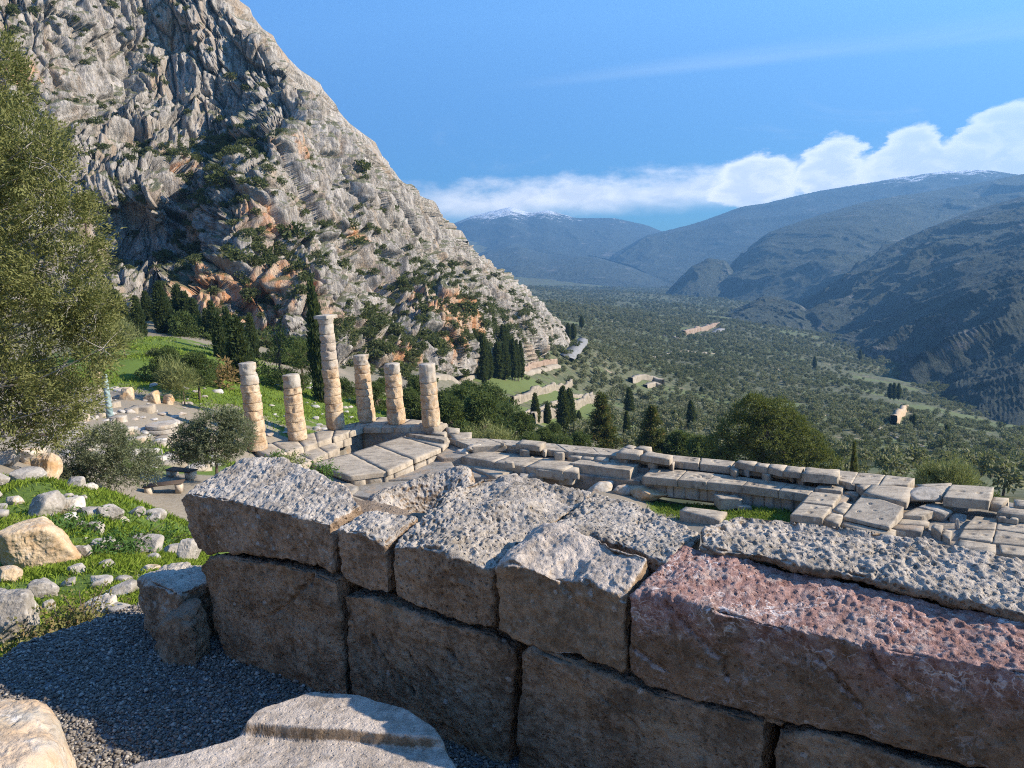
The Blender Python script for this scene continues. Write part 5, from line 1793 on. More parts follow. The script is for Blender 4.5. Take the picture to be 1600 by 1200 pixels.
# pines, broad dark trees
pineA = lobed_meshes(61, rand_lobes(61, 15, 2.6, 3.4, 6.6, 1.25, 0.62), 2600, 4, 0.34, 0.05, ([(0, 0, -0.5), (0.15, 0, 1.5), (0.0, 0.1, 3.6)], 0.24), up=0.6)
pineB = lobed_meshes(62, rand_lobes(62, 20, 3.4, 2.2, 7.2, 1.5, 0.7), 3200, 4, 0.42, 0.07, ([(0, 0, -0.5), (0.2, 0.1, 2), (0.1, 0.1, 4.0)], 0.3), up=0.5)
pineC = lobed_meshes(63, rand_lobes(63, 26, 4.4, 1.0, 6.8, 1.7, 0.8), 4200, 4, 0.45, 0.075, ([(0, 0, -1), (0.2, 0.1, 2), (0.1, 0.1, 4.0)], 0.35), up=0.4)
thin = lobed_meshes(64, rand_lobes(64, 12, 2.4, 3.6, 8.6, 1.1, 0.8), 1500, 4, 0.30, 0.04, ([(0, 0, -0.5), (0.25, 0, 3), (0.1, 0.1, 6.8)], 0.16), up=0.4)
PM = (L_PINE, BARK)
tree_px('pine_tree', pineA, 8.0, PM, 268, 628, 532, 86, 'round-crowned pine with a bare dark trunk, left one of two', group='pines on the slope')
tree_px('pine_tree', pineA, 8.0, PM, 313, 632, 540, 82, 'round-crowned pine with a reddish trunk, right one of two', group='pines on the slope')
for i, (bx, by, ty, Y, mt, lb) in enumerate([
        (292, 566, 482, 140, pineC, 'dense dark evergreen in the middle of the cypress cluster'),
        (445, 640, 508, 104, thin, 'thin pine with a pale crooked trunk between the first two columns'), (480, 636, 530, 108, thin, 'loose grey-green tree left of the pencil-thin cypress'),
        (420, 606, 545, 128, pineB, 'loose tree behind the leftmost column, against red rock'), (466, 608, 520, 130, pineB, 'dark bushy pine behind the two short columns'),
        (540, 640, 585, 112, pineB, 'dark tree between the tallest column and its neighbour'), (590, 648, 590, 108, pineC, 'dark bushy tree behind the two middle columns'),
        (640, 668, 600, 104, pineC, 'dark tree filling the gap left of the corner column'), (600, 630, 585, 125, pineB, 'grey-green tree beyond the middle columns'), (655, 640, 580, 130, pineB, 'tree showing above the dark one left of the corner column')]):
    tree_px('broad_tree' if mt is not thin else 'pine_tree', mt, 9.0 if mt is thin else 8.4, PM, bx, by, ty, Y, lb, group='trees behind the columns')
for i, (bx, by, ty, Y, sx) in enumerate([(705, 690, 608, 100, 1), (728, 688, 592, 112, 1), (757, 700, 600, 104, 1), (790, 690, 622, 116, 1), (815, 695, 636, 112, 1), (765, 672, 590, 135, 1), (735, 660, 588, 140, 1), (700, 655, 600, 125, 1),
                                        (850, 705, 662, 104, 1), (880, 706, 672, 102, 1), (905, 706, 668, 108, 1), (830, 712, 668, 96, 1), (868, 690, 655, 125, 1)]):
    tree_px('pine_tree', (pineC, pineB)[i % 2], 8.4, PM, bx, by + 8, ty, Y, 'dark green pine in the grove just beyond the far edge of the platform', group='pines just beyond the platform')
for (bx, by, ty, Y, lb) in [(1062, 722, 664, 112, 'dark bushy tree left of the big pine, larger of two'), (1092, 722, 672, 106, 'dark bushy tree tucked against the left side of the big pine')]:
    tree_px('broad_tree', pineC, 8.4, (L_BUSH, BARK), bx, by + 14, ty, Y, lb)
# the big pine and the two conifers with brown cones
bl = [(-2.2, 0, 5.2, 2.2, 2, 1.6), (-0.3, 0.5, 6.9, 2.3, 2.2, 1.7), (1.4, 0, 7.0, 2.0, 2, 1.5), (2.6, 0, 5.6, 2.1, 2, 1.5), (-3.4, 0, 3.6, 1.9, 2, 1.5), (0.5, -1, 4.6, 2.6, 2.4, 2.0), (3.6, 0, 4.0, 2.0, 2, 1.4), (-2.5, -0.6, 2.0, 2.4, 2, 1.6), (1.5, -0.6, 2.2, 2.6, 2.2, 1.8),
      (4.6, 0, 2.2, 2.2, 2, 1.4), (6.0, 0, 1.0, 1.9, 2, 1.3), (-4.2, 0, 1.4, 1.7, 2, 1.3), (3.0, -1, 1.0, 2.4, 2, 1.4), (-0.6, 0, 8.2, 1.3, 1.3, 0.8), (0, 0, 0.2, 4.5, 2.4, 1.6), (5.0, 0.5, 3.4, 1.4, 1.4, 1.0)]
bigpine = lobed_meshes(65, bl, 11000, 5, 0.34, 0.045, ([(0, 0, -2), (0.2, 0.1, 2), (0.1, 0.1, 5.0)], 0.4), up=0.5, shell=0.5)
q = aty(1188, 735, 84)
q[2] = min(q[2], gz(q[0], q[1]) + 0.3)
L_BIGPINE = m_leaf('big_pine_leaf', (0.050, 0.068, 0.014), (0.145, 0.155, 0.040), rs=0.35)
bigp = tree('pine_tree', bigpine, (L_BIGPINE, BARK), aty(1188, 738, 84), 'large rounded pine rising behind the far edge of the platform', rz=0, scale=1.0)


def fir_meshes(seed, H=8.0):
    r = np.random.default_rng(seed)
    C, D = [], []
    for i in range(150):
        u = (i / 150) ** 0.85
        z = 0.6 + u * (H - 0.9)
        ln = (1 - u) * 2.5 * r.uniform(0.65, 1.15) + 0.25
        a = r.uniform(0, 2 * math.pi)
        m = int(6 + ln * 12)
        s_ = r.uniform(0.1, 1, m)
        drp = -0.10 * ln * s_ ** 2 + 0.22 * s_ * ln
        C.append(np.c_[np.cos(a) * s_ * ln, np.sin(a) * s_ * ln, z + drp] + r.normal(size=(m, 3)) * 0.12)
        D.append(np.tile([math.cos(a), math.sin(a), 0.25], (m, 1)))
    C, D = np.vstack(C), np.vstack(D)
    V, F = clumps(C, D, 4, 0.30, 0.05, r, 0.7, 0.1)
    tv, tf = tube([(0, 0, -1), (0, 0, H * 0.5), (0, 0, H)], [0.22, 0.12, 0.02])
    return mesh_np('crown', V, F, False), mesh_np('trunk', tv, tf)


fir = fir_meshes(71)
tree_px('fir_tree', fir, 8.0, (L_CONE, BARK), 941, 702, 606, 118, 'pointed conifer hung with brown cones, left and taller of two')
tree_px('fir_tree', fir_meshes(72), 8.0, (L_CONE, BARK), 1020, 708, 626, 112, 'pointed conifer hung with brown cones beside the white-roofed hut')
tree_px('fir_tree', fir, 8.0, CM, 1334, 740, 682, 80, 'small dark fir on the slope right of the big pine', w=0.28)

# olives near the path
ol1 = lobed_meshes(81, [(-1.4, 0, 1.9, 1.2, 1.1, 0.9), (0.0, 0, 2.6, 1.4, 1.2, 1.0), (1.3, 0, 2.1, 1.3, 1.1, 1.0), (-0.6, 0.3, 1.5, 1.5, 1.2, 0.8), (0.9, -0.4, 1.4, 1.4, 1.1, 0.8), (-1.7, 0, 1.2, 0.8, 0.8, 0.6), (1.9, 0, 1.4, 0.8, 0.8, 0.7), (0.4, 0, 3.1, 0.8, 0.7, 0.5)],
                   5200, 6, 0.15, 0.017, ([(0, 0, -0.3), (0.05, 0, 0.5), (0.0, 0.05, 1.1)], 0.10), up=0.5, shell=0.25)
ol2 = lobed_meshes(82, [(-1.0, 0, 1.7, 1.0, 1.0, 0.9), (0.2, 0, 2.3, 1.3, 1.1, 0.9), (1.1, 0, 1.8, 1.0, 1.0, 1.0), (0.0, -0.4, 1.2, 1.4, 1.1, 0.8), (0.9, 0, 2.7, 0.7, 0.6, 0.5), (-1.4, 0, 1.1, 0.7, 0.7, 0.5)],
                   4600, 6, 0.15, 0.017, ([(0, 0, -0.3), (0.05, 0, 0.4), (0.0, 0.05, 0.9)], 0.09), up=0.5, shell=0.25)
o_ = tree('olive_tree', ol1, (L_OLIVE, BARK), aty(172, 778, 34) - [0, 0, 0.1], 'grey-green olive tree in front of the twisted green column', rz=0.0, scale=1.0)
o_ = tree('olive_tree', ol2, (L_OLIVE, BARK), aty(338, 737, 40) - [0, 0, 0.1], 'silvery olive tree hiding the foot of the leftmost column', rz=0.0, scale=1.12)

bigp.scale = (1.16, 1.05, 1.0)

# the big conifer that fills the left edge
def edge_tree():
    r = np.random.default_rng(91)
    Y = 27.0
    out = [(-60, 110, 80), (-10, 130, 52), (0, 200, 60), (40, 230, 55), (-20, 290, 70), (70, 300, 62), (100, 350, 52), (30, 380, 70), (-40, 420, 80), (90, 430, 62), (120, 400, 38), (120, 470, 52), (40, 500, 80),
           (140, 530, 45), (100, 570, 60), (10, 590, 80), (60, 640, 58), (110, 630, 40), (-50, 600, 90), (-50, 250, 90), (0, 660, 50), (-100, 350, 100), (-100, 500, 110), (-90, 180, 70), (75, 255, 34), (150, 490, 30), (-5, 90, 26), (160, 545, 24), (85, 668, 26)]
    base = aty(-60, 715, Y)
    C, D, B = [], [], []
    trunk_top = aty(-70, 150, Y)
    for (px, py, rp) in out:
        for dy in (0, 1):
            c = aty(px, py, Y + r.uniform(-1.2, 1.6) + dy * 1.3)
            R_ = rp / FPX * Y
            n = int(74 * R_ ** 2 + 16)
            d = unit(r.normal(size=(n, 3)))
            rad = (0.25 + 0.75 * r.random(n)) ** 0.5 * (1 + 0.28 * vnoise(d * 2.2 + c, 3))
            cc = c + d * (R_ * rad)[:, None]
            C.append(cc)
            D.append(d + [0.1, 0, 0.6])
            B.append(c)
    C, D = np.vstack(C), np.vstack(D)
    keep = fbm(C / 0.9, 3, 8) > -0.12
    C, D = C[keep] - base, unit(D[keep])
    # each spray: a tuft of needles fanning out from a short twig
    k = 20
    tt = r.random((len(C), k, 1)) ** 0.8
    rad2 = r.normal(size=(len(C), k, 3)) * 0.085 * (0.5 + tt)
    P = (C[:, None] + D[:, None] * tt * 0.42 + rad2).reshape(-1, 3)
    DD = np.repeat(D, k, 0) + r.normal(size=(len(P), 3)) * 0.45
    V, F = leaves(P, DD, 0.15 * r.uniform(0.6, 1.3, len(P)), 0.026, r)
    t = thing('conifer', 'tall loose olive-green conifer filling the left edge of the view', 'tree', base)
    link('crown', mesh_np('crown', V, F, False), L_BIG, t)
    top = trunk_top - base
    parts = [tube([(0, 0, -0.5), top * 0.3 + [0.2, 0, 0], top * 0.65, top], [0.30, 0.24, 0.16, 0.05], 9)]
    for c in B:
        c = c - base
        a = top * np.clip((c[2] - 1.2) / top[2], 0.05, 0.95)
        m = (a + c) / 2 + r.normal(size=3) * 0.25
        parts.append(tube([a, m, c], [0.05, 0.03, 0.012], 5))
        for _ in range(7):
            e = c + r.normal(size=3) * [0.45, 0.5, 0.45]
            parts.append(tube([c, (c + e) / 2 + r.normal(size=3) * 0.15, e], [0.018, 0.012, 0.005], 4))
    v, f = join(parts)
    link('trunk', mesh_np('trunk', v, f), BARK_PALE, t)


edge_tree()

# shrubs along the platform's far edge
bushm = [lobed_meshes(95 + i, rand_lobes(95 + i, 7, 0.9, 0.3, 1.1, 0.6, 0.8), 420, 3, 0.22, 0.045, ([(0, 0, -0.2), (0, 0, 0.4)], 0.05), branches=False, shell=0.4) for i in range(3)]
twig = lobed_meshes(99, rand_lobes(99, 9, 0.9, 0.5, 1.9, 0.55, 1.2), 1100, 4, 0.26, 0.012, ([(0, 0, -0.2), (0, 0, 0.9)], 0.04), up=1.2, shell=0.2, spread=0.45)
for (bx, by, Y, s_, mt, ml, nm, lb) in [
        (1440, 760, 60, 1.9, twig, L_YEL, 'shrub', 'pale yellow-green shrub behind the end of the platform, left one'), (1475, 765, 58, 2.0, twig, L_YEL, 'shrub', 'pale yellow-green shrub behind the end of the platform, tallest one'),
        (1508, 768, 58, 1.6, twig, L_YEL, 'shrub', 'pale shrub with sparse leaves just left of the dark green bush'), (1545, 768, 60, 1.4, bushm[0], L_PINE, 'bush', 'dark green bush behind the end of the platform'),
        (1572, 786, 50, 1.1, bushm[1], L_RED, 'bush', 'low reddish-brown bush at the right end of the platform'), (1592, 789, 48, 0.9, bushm[2], L_RED, 'bush', 'small brown bush at the right frame edge beyond the paving'),
        (765, 712, 84, 2.6, twig, L_YEL, 'shrub', 'tall feathery grey-green shrub beyond the row of slabs near the corner column'), (745, 710, 86, 2.0, twig, L_OLIVE, 'shrub', 'feathery shrub just right of the corner column'),
        (800, 706, 84, 1.9, bushm[1], L_BUSH, 'bush', 'dark bush beyond the slabs, right of the feathery shrub'), (1012, 712, 78, 1.5, bushm[2], L_PINE, 'bush', 'green bush under the second brown-coned conifer'),
        (930, 708, 82, 1.8, bushm[0], L_PINE, 'bush', 'green bush under the first brown-coned conifer'), (1108, 728, 74, 1.6, bushm[0], L_YEL, 'bush', 'yellowish bush at the left foot of the big pine'),
        (198, 575, 100, 2.6, twig, L_GREY, 'shrub', 'bare grey twiggy shrub on the grass left of the pines'), (290, 640, 78, 2.2, twig, L_GREY, 'shrub', 'bare brown twiggy shrub between the pines and the ancient blocks'),
        (345, 615, 90, 2.4, bushm[1], L_PINE, 'bush', 'green bush just left of the broad dark cypress')]:
    b_ = aty(bx, by, Y)
    b_[2] = min(b_[2], max(gz(b_[0], b_[1]), b_[2] - 2)) if by > 700 else gz(b_[0], b_[1])
    tree(nm, mt, (ml, BARK), b_, lb, cat=nm, scale=s_)


# ---------------------------------------------------------------- many small ones
def scatter(name, proto_mesh, mat, pts, scl, label=None):
    """points carrying copies of a plant: too many to count, kept as one object"""
    me = bpy.data.meshes.new(name)
    me.vertices.add(len(pts))
    me.vertices.foreach_set('co', np.asarray(pts, np.float32).ravel())
    a = me.attributes.new('size', 'FLOAT_VECTOR', 'POINT')
    a.data.foreach_set('vector', np.asarray(scl, np.float32).ravel())
    b = me.attributes.new('turn', 'FLOAT_VECTOR', 'POINT')
    rt = np.zeros((len(pts), 3), np.float32)
    rt[:, 2] = rng.uniform(0, 6.28, len(pts))
    b.data.foreach_set('vector', rt.ravel())
    o = link(name, me)
    ng = bpy.data.node_groups.new(name, 'GeometryNodeTree')
    ng.interface.new_socket('Geometry', in_out='INPUT', socket_type='NodeSocketGeometry')
    ng.interface.new_socket('Geometry', in_out='OUTPUT', socket_type='NodeSocketGeometry')
    gi, go = ng.nodes.new('NodeGroupInput'), ng.nodes.new('NodeGroupOutput')
    oi = ng.nodes.new('GeometryNodeObjectInfo')
    oi.inputs['Object'].default_value = proto_mesh
    oi.inputs['As Instance'].default_value = True
    ip = ng.nodes.new('GeometryNodeInstanceOnPoints')
    m2p = ng.nodes.new('GeometryNodeMeshToPoints')
    s1 = ng.nodes.new('GeometryNodeInputNamedAttribute')
    s1.data_type = 'FLOAT_VECTOR'
    s1.inputs['Name'].default_value = 'size'
    s2 = ng.nodes.new('GeometryNodeInputNamedAttribute')
    s2.data_type = 'FLOAT_VECTOR'
    s2.inputs['Name'].default_value = 'turn'
    L = ng.links.new
    L(gi.outputs[0], m2p.inputs['Mesh'])
    L(m2p.outputs[0], ip.inputs['Points'])
    L(oi.outputs['Geometry'], ip.inputs['Instance'])
    L(s1.outputs['Attribute'], ip.inputs['Scale'])
    L(s2.outputs['Attribute'], ip.inputs['Rotation'])
    L(ip.outputs[0], go.inputs[0])
    md = o.modifiers.new('scatter', 'NODES')
    md.node_group = ng
    tag(o, label, kind='stuff')
    return o


olf = [lobed_meshes(110 + i, rand_lobes(110 + i, 5, 1.2, 1.5, 3.0, 1.35, 0.8), 130, 3, 0.75, 0.20, ([(0, 0, -0.5), (0.1, 0, 1.6)], 0.2), branches=False, shell=0.6) for i in range(3)]
scr = [lobed_meshes(120 + i, rand_lobes(120 + i, 4, 0.7, 0.2, 0.9, 0.75, 0.75), 110, 3, 0.42, 0.12, ([(0, 0, -0.3), (0, 0, 0.4)], 0.06), branches=False, shell=0.6) for i in range(2)]


def project(P):
    v = P - EYE
    dd = v @ FW
    return 800 + FPX * (v @ XI) / dd, 600 + FPX * (v @ YI) / dd, dd


def grove_points():
    out = []
    for (y0, y1, sp) in ((72, 420, 6.2), (420, 900, 7.2), (900, 1700, 10.0), (1700, 4600, 19.0)):
        xs = np.arange(-80, 1500, sp)
        ys = np.arange(y0, y1, sp)
        x, y = np.meshgrid(xs, ys)
        x = x.ravel() + rng.uniform(-0.42, 0.42, x.size) * sp
        y = y.ravel() + rng.uniform(-0.42, 0.42, y.size) * sp
        a = np.degrees(np.arctan2(x, y))
        m = (a > -6) & (a < 40) & (x * 0 + 1 > 0)
        x, y = x[m], y[m]
        z = ground(x, y)
        P = np.c_[x, y, z]
        px, py, _ = project(P)
        m = (px > 690) & (px < 1680) & (py < 800)
        m &= ~((px < 935) & (py > 560) & (y < 330) & (py < 672))          # the terraces and the slope over them
        m &= ~((px < 900) & (y < 235))
        m &= (py > 448)
        m &= ~((y < 128) & (px < 1290))
        m &= ~((y < 118) & (py < 700))
        m &= z < -22
        clear = fbm(P / 70.0, 3, 33) + 0.35 * vnoise(P / 16.0, 34)
        m &= clear + 0.5 * fbm(P / 200.0, 2, 35) < rng.uniform(0.16, 0.42, len(P))
        # a few bare places: road cuts, ruins
        for (bx, by, rx, ry) in ((1095, 517, 34, 7), (1405, 655, 16, 13), (1010, 598, 34, 12), (905, 543, 14, 16), (1190, 640, 30, 6), (980, 690, 22, 9), (960, 640, 20, 8)):
            m &= ~(((px - bx) / rx) ** 2 + ((py - by) / ry) ** 2 < 1)
        out.append(np.c_[P[m], np.full(m.sum(), sp)])
    return np.vstack(out)


gp_ = grove_points()
dist_ = np.hypot(gp_[:, 0], gp_[:, 1])
order = np.argsort(dist_)
gp_ = gp_[order]
near_n = 170
for i in range(near_n):
    x, y, z, sp = gp_[i]
    s_ = random.uniform(0.7, 1.1)
    o = tree('olive_tree', olf[i % 3], (L_OLFAR, BARK), (x, y, z - 0.1), 'rounded grey-green olive tree in the nearer part of the valley groves', group='olive trees in the nearer groves', scale=s_)
protos = [c for c in bpy.data.objects if c.name.startswith('crown') and c.data in (olf[0][0], olf[1][0], olf[2][0])]
pr = {}
for c in protos:
    pr.setdefault(c.data.name, c)
pr = list(pr.values())
rest = gp_[near_n:]
for i in range(3):
    q = rest[i::3]
    s_ = rng.uniform(0.55, 1.3, len(q)) * (1 + 0.35 * fbm(q[:, :3] / 60.0, 2, 36)) * np.clip(q[:, 3] / 7.5, 0.85, 1.7)
    scatter('olive_grove', pr[i], L_OLFAR, q[:, :3] - [0, 0, 0.1], np.c_[s_, s_, s_ * rng.uniform(0.8, 1.1, len(q))], 'grey-green olive groves covering the valley floor')

# scrub on the cliff's ledges and on the slopes at its foot
def cliff_scrub():
    H, W_ = CLV.shape[:2]
    P = CLV.reshape(-1, 3)
    N = CLN.reshape(-1, 3)
    px, py, _ = project(P)
    rows = np.repeat(np.arange(H), W_)
    nz_ = np.abs(N[:, 2])
    dens = np.clip((nz_ - 0.45) * 2.2, 0, 1) * 0.010 + 0.0005
    # picture places where the photograph shows thick scrub
    for (bx, by, rx, ry, k) in ((430, 405, 50, 22, 9), (380, 235, 50, 30, 4), (340, 290, 40, 40, 4), (300, 350, 30, 45, 4), (270, 400, 40, 30, 5), (240, 240, 70, 18, 4), (345, 215, 60, 14, 5), (650, 430, 70, 25, 4), (720, 470, 80, 30, 3), (800, 500, 60, 30, 4),
                                (160, 330, 25, 30, 4), (450, 280, 12, 12, 6), (360, 95, 30, 14, 4), (340, 60, 24, 20, 3), (600, 320, 40, 20, 2), (380, 470, 40, 20, 3), (600, 520, 60, 40, 2), (700, 540, 80, 20, 5), (560, 400, 50, 40, 1.5), (260, 20, 60, 20, 2)):
        dens *= 1 + k * np.exp(-(((px - bx) / rx) ** 2 + ((py - by) / ry) ** 2))
    dens *= (rows < 335)
    m = rng.random(len(P)) < dens
    return P[m] + [0.0, -0.3, -0.2]


cp = cliff_scrub()
cp = cp[rng.permutation(len(cp))]
print('cliff scrub', len(cp), 'grove', len(gp_))
CG = 'bushes rooted on the cliff ledges'
for i in range(150):
    tree('bush', scr[i % 2], (L_BUSH, BARK), cp[i], 'round dark bush rooted on a ledge of the grey cliff', cat='bush', group=CG, scale=random.uniform(0.7, 1.7))
pb = [next(c for c in bpy.data.objects if c.data is scr[k][0]) for k in range(2)]
for k in range(2):
    q = cp[150 + k::2]
    s_ = rng.gamma(3.0, 0.24, len(q)) + 0.2
    scatter('scrub', pb[k], L_BUSH, q, np.c_[s_, s_, s_ * 0.9], 'dark scrub scattered over the ledges of the cliff')


def slope_scrub():
    n = 26000
    px, py = rng.uniform(-40, 930, n), rng.uniform(470, 720, n)
    P = []
    x = rng.uniform(-150, 150, n)
    y = rng.uniform(85, 460, n)
    z = ground(x, y)
    P = np.c_[x, y, z]
    px, py, _ = project(P)
    m = (px > -60) & (px < 930)
    den = np.where(y > 150, 0.36, 0.03)
    den = np.where((px > 640) & (py > 575) & (py < 660), 0.06, den)
    den = np.where((px > 800) & (py > 590), 0.03, den)
    den = np.where((px < 640) & (y < 135), 0.02, den)
    m &= rng.random(n) < den * np.clip(0.6 + fbm(P / 25, 2, 44) * 1.6, 0.05, 1)
    return P[m]


sp_ = slope_scrub()
s_ = rng.gamma(3.0, 0.28, len(sp_)) + 0.3
scatter('scrub', pb[0], L_BUSH, sp_, np.c_[s_, s_, s_ * 0.9], 'dark scrub on the slope below the cliff')
print('slope scrub', len(sp_))

# ---------------------------------------------------------------- stones on the near slope
BL = [
    (-25, 795, 110, 900, 9.0, ROCK_WARM, 401, 60, 'largest boulder on the left, cream on top and orange underneath'),
    (-15, 880, 27, 916, 8.6, ROCK_WARM, 402, 30, 'small orange stone tucked below the largest boulder'),
    (-40, 908, 53, 1024, 5.2, ROCK_GREY, 403, 60, 'large grey boulder cut off by the left edge below the orange one'),
    (36, 902, 87, 940, 7.0, ROCK_GREY, 404, 36, 'small pointed grey rock standing in grass above the climbing plant'),
    (116, 921, 181, 992, 5.2, ROCK_PALE, 405, 50, 'cream and pink boulder at the gravel edge with a plant creeping over it'),
    (40, 763, 93, 813, 15, ROCK_GREY, 406, 36, 'grey flat-faced rock at the left of the stone group above the orange boulder'),
    (88, 772, 130, 808, 14.2, ROCK_PALE, 407, 36, 'rock with a brown hollow in the middle of the stone group'),
    (146, 781, 193, 820, 14, ROCK_GREY, 408, 36, 'rounded grey rock at the foot of the left olive tree'),
    (134, 812, 161, 838, 12, ROCK_GREY, 409, 30, 'fist-shaped grey stone hanging over the grass below the stone group'),
    (90, 800, 120, 820, 13, ROCK_PALE, 410, 26, 'low pale stone between the larger rocks of the group'),
    (188, 827, 256, 872, 11, ROCK_GREY, 411, 44, 'broad grey boulder with a split face left of the wall'),
    (108, 849, 139, 878, 10, ROCK_GREY, 412, 30, 'square grey stone above the fern'),
    (138, 836, 184, 869, 10.6, ROCK_GREY, 413, 36, 'slanting grey slab of rock above the fern'),
    (250, 848, 280, 868, 11, ROCK_GREY, 414, 24, 'low grey stone between the split boulder and the wall'),
    (-20, 697, 24, 730, 22, ROCK_GREY, 415, 30, 'grey rock at the left edge below the conifer'),
    (20, 692, 64, 730, 22, ROCK_PALE, 416, 30, 'pale cracked rock below the conifer, left of the brown one'),
    (6, 727, 62, 757, 20, ROCK_GREY, 417, 34, 'smooth light grey boulder lying in grass below the conifer'),
    (46, 702, 90, 753, 21, ROCK_WARM, 418, 36, 'brown-stained upright rock beside the smooth grey boulder'),
    (168, 906, 210, 937, 7, ROCK_GREY, 420, 26, 'flat grey stone in the grass left of the low sunlit block'),
    (134, 899, 169, 914, 7.6, ROCK_PALE, 421, 22, 'small flat pale stone in the grass'),
    (-8, 1020, 21, 1058, 4.3, ROCK_PALE, 422, 30, 'pale stone on the gravel edge at the left frame border'),
    (160, 938, 216, 990, 5.1, ROCK_GREY, 423, 34, 'low rock half in shade where the gravel meets the slope'),
    (205, 850, 222, 862, 10, ROCK_GREY, 424, 18, 'tiny grey stone just under the split boulder'),
    (60, 935, 84, 962, 5.6, ROCK_GREY, 425, 22, 'small grey stone beside the creeping plant'),
    (275, 838, 311, 884, 7.2, ROCK_GREY, 426, 36, 'upright grey block seen under the overhanging end of the wall'),
    (120, 812, 137, 826, 12.5, ROCK_GREY, 427, 18, 'little grey stone wedged between the rocks of the group'),
]
for (x0, y0, x1, y1, Y, mt, sd, n, lb) in BL:
    place_boulder(x0, y0, x1, y1, Y, lb, mt, sd, n=n, rough=0.055)
for i, (x0, y0, x1, y1) in enumerate([(196, 790, 224, 808), (62, 822, 90, 842), (214, 880, 246, 900), (100, 880, 132, 900), (150, 872, 176, 890), (0, 770, 34, 792), (-30, 760, 0, 785), (225, 800, 250, 816), (180, 806, 200, 820), (60, 790, 84, 806),
                                      (96, 742, 128, 764), (128, 752, 150, 768), (-30, 735, 4, 758), (92, 902, 116, 918), (118, 858, 134, 870), (226, 862, 250, 878)]):
    place_boulder(x0, y0, x1, y1, 10, 'grey limestone boulder half sunk in the grass of the near slope', (ROCK_GREY, ROCK_GREY, ROCK_PALE)[i % 3], 440 + i, n=26, rough=0.06, group='boulders half sunk in the near slope', sink=0.25)
r5 = np.random.default_rng(5)
for i in range(36):
    px, py = r5.uniform(-10, 275), r5.uniform(770, 935)
    p = hit(px, py, 5, 60)
    if p[1] > 24 or np.hypot(p[0], p[1]) < 5.4:
        continue
    s_ = r5.gamma(2.2, 0.055) * (1 + p[1] / 20)
    V, F = boulder(9, 500 + i, (s_, s_ * r5.uniform(0.7, 1), s_ * r5.uniform(0.4, 0.8)), rough=0.05)
    o = link('stone', mesh_np('stone', V, F), ROCK_GREY, loc=(p[0], p[1], gz(p[0], p[1]) + s_ * 0.1))
    tag(o, 'small limestone lying in the grass of the near slope', 'stone', 'small stones in the near grass')

# broken marble and blocks of the sanctuary behind the olive trees
r6 = np.random.default_rng(6)
FB = [(145, 625, 172, 636), (150, 634, 185, 646), (144, 648, 170, 660), (172, 650, 196, 662), (196, 640, 216, 650), (205, 632, 240, 645), (236, 645, 270, 660), (240, 660, 268, 668), (268, 652, 300, 664), (232, 668, 262, 678), (262, 668, 296, 676),
      (255, 680, 275, 690), (278, 676, 310, 686), (248, 688, 290, 698), (228, 655, 240, 665), (300, 640, 330, 650), (310, 652, 340, 660), (120, 640, 145, 650), (112, 655, 140, 668), (180, 620, 205, 630), (130, 612, 160, 622), (175, 660, 205, 672), (330, 660, 352, 672),
      (418, 665, 455, 680), (425, 655, 450, 664), (440, 672, 462, 684), (216, 664, 232, 676), (196, 668, 226, 680), (290, 690, 322, 700), (150, 664, 178, 676)]
for i, (x0, y0, x1, y1) in enumerate(FB):
    Yb = float(np.clip(62 + (660 - y1) * 0.42, 46, 95))
    b_ = aty((x0 + x1) / 2, y1, Yb)
    b_[2] = gz(b_[0], b_[1])
    wd = (x1 - x0) / FPX * Yb
    ht = max(0.35, (y1 - y0) / FPX * Yb * 0.55)
    a = r6.uniform(-0.35, 0.35)
    C = np.array([(-0.5, 0.35, 0), (0.5, 0.35, 0), (0.5, -0.35, 0), (-0.5, -0.35, 0)]) * wd
    ca, sa = math.cos(a), math.sin(a)
    C = np.c_[C[:, 0] * ca - C[:, 1] * sa, C[:, 0] * sa + C[:, 1] * ca, C[:, 2]] + b_ + [0, 0, ht]
    V, F = slab_mesh(C, ht + 0.3, seed=i * 1.3, res=0.35, wear=0.08)
    tag(put('ancient_block', V, F, SLAB_M if i % 3 else TAN_GREY, smooth=False), 'long cut stone lying among the ruins behind the olive trees', 'block', 'cut stones among the ruins behind the olive trees')
for i in range(230):
    px, py = (r6.uniform(100, 345), r6.uniform(600, 735)) if i < 150 else (r6.uniform(400, 640), r6.uniform(600, 690))
    p = hit(px, py, 30, 200)
    s_ = r6.uniform(0.25, 0.9)
    V, F = boulder(7, 700 + i % 12, (s_ * 1.3, s_, s_ * 0.6), rough=0.05) if i < 12 else (None, None)
    if V is not None:
        st = mesh_np('stone', V, F)
        st.materials.append(ROCK_FAR)
        if i == 0:
            STM = []
        STM.append(st)
    o = link('stone', STM[i % 12], None, loc=(p[0], p[1], gz(p[0], p[1]) + 0.05))
    o.rotation_euler.z = r6.uniform(0, 6)
    k = r6.uniform(0.7, 1.5)
    o.scale = (k, k, k)
    tag(o, 'pale rubble stone on the far grass among the ruins', 'stone', 'rubble stones on the far grass')
for i, (x0, y0, x1, y1, Y, lb) in enumerate([(190, 622, 212, 648, 74, 'pale orange rock outcrop right of the twisted column'), (225, 620, 250, 645, 75, 'pale orange outcrop with an upright face on the slope'),
                                             (255, 625, 272, 646, 76, 'small tan outcrop beside the first pine trunk'), (142, 594, 160, 612, 84, 'tan rocky lump up the slope left of the twisted column')]):
    p = aty((x0 + x1) / 2, y1, Y)
    place_boulder(x0, y0, x1, y1, Y, lb, ROCK_WARM, 800 + i, n=20, zbase=gz(p[0], p[1]) - 0.2)
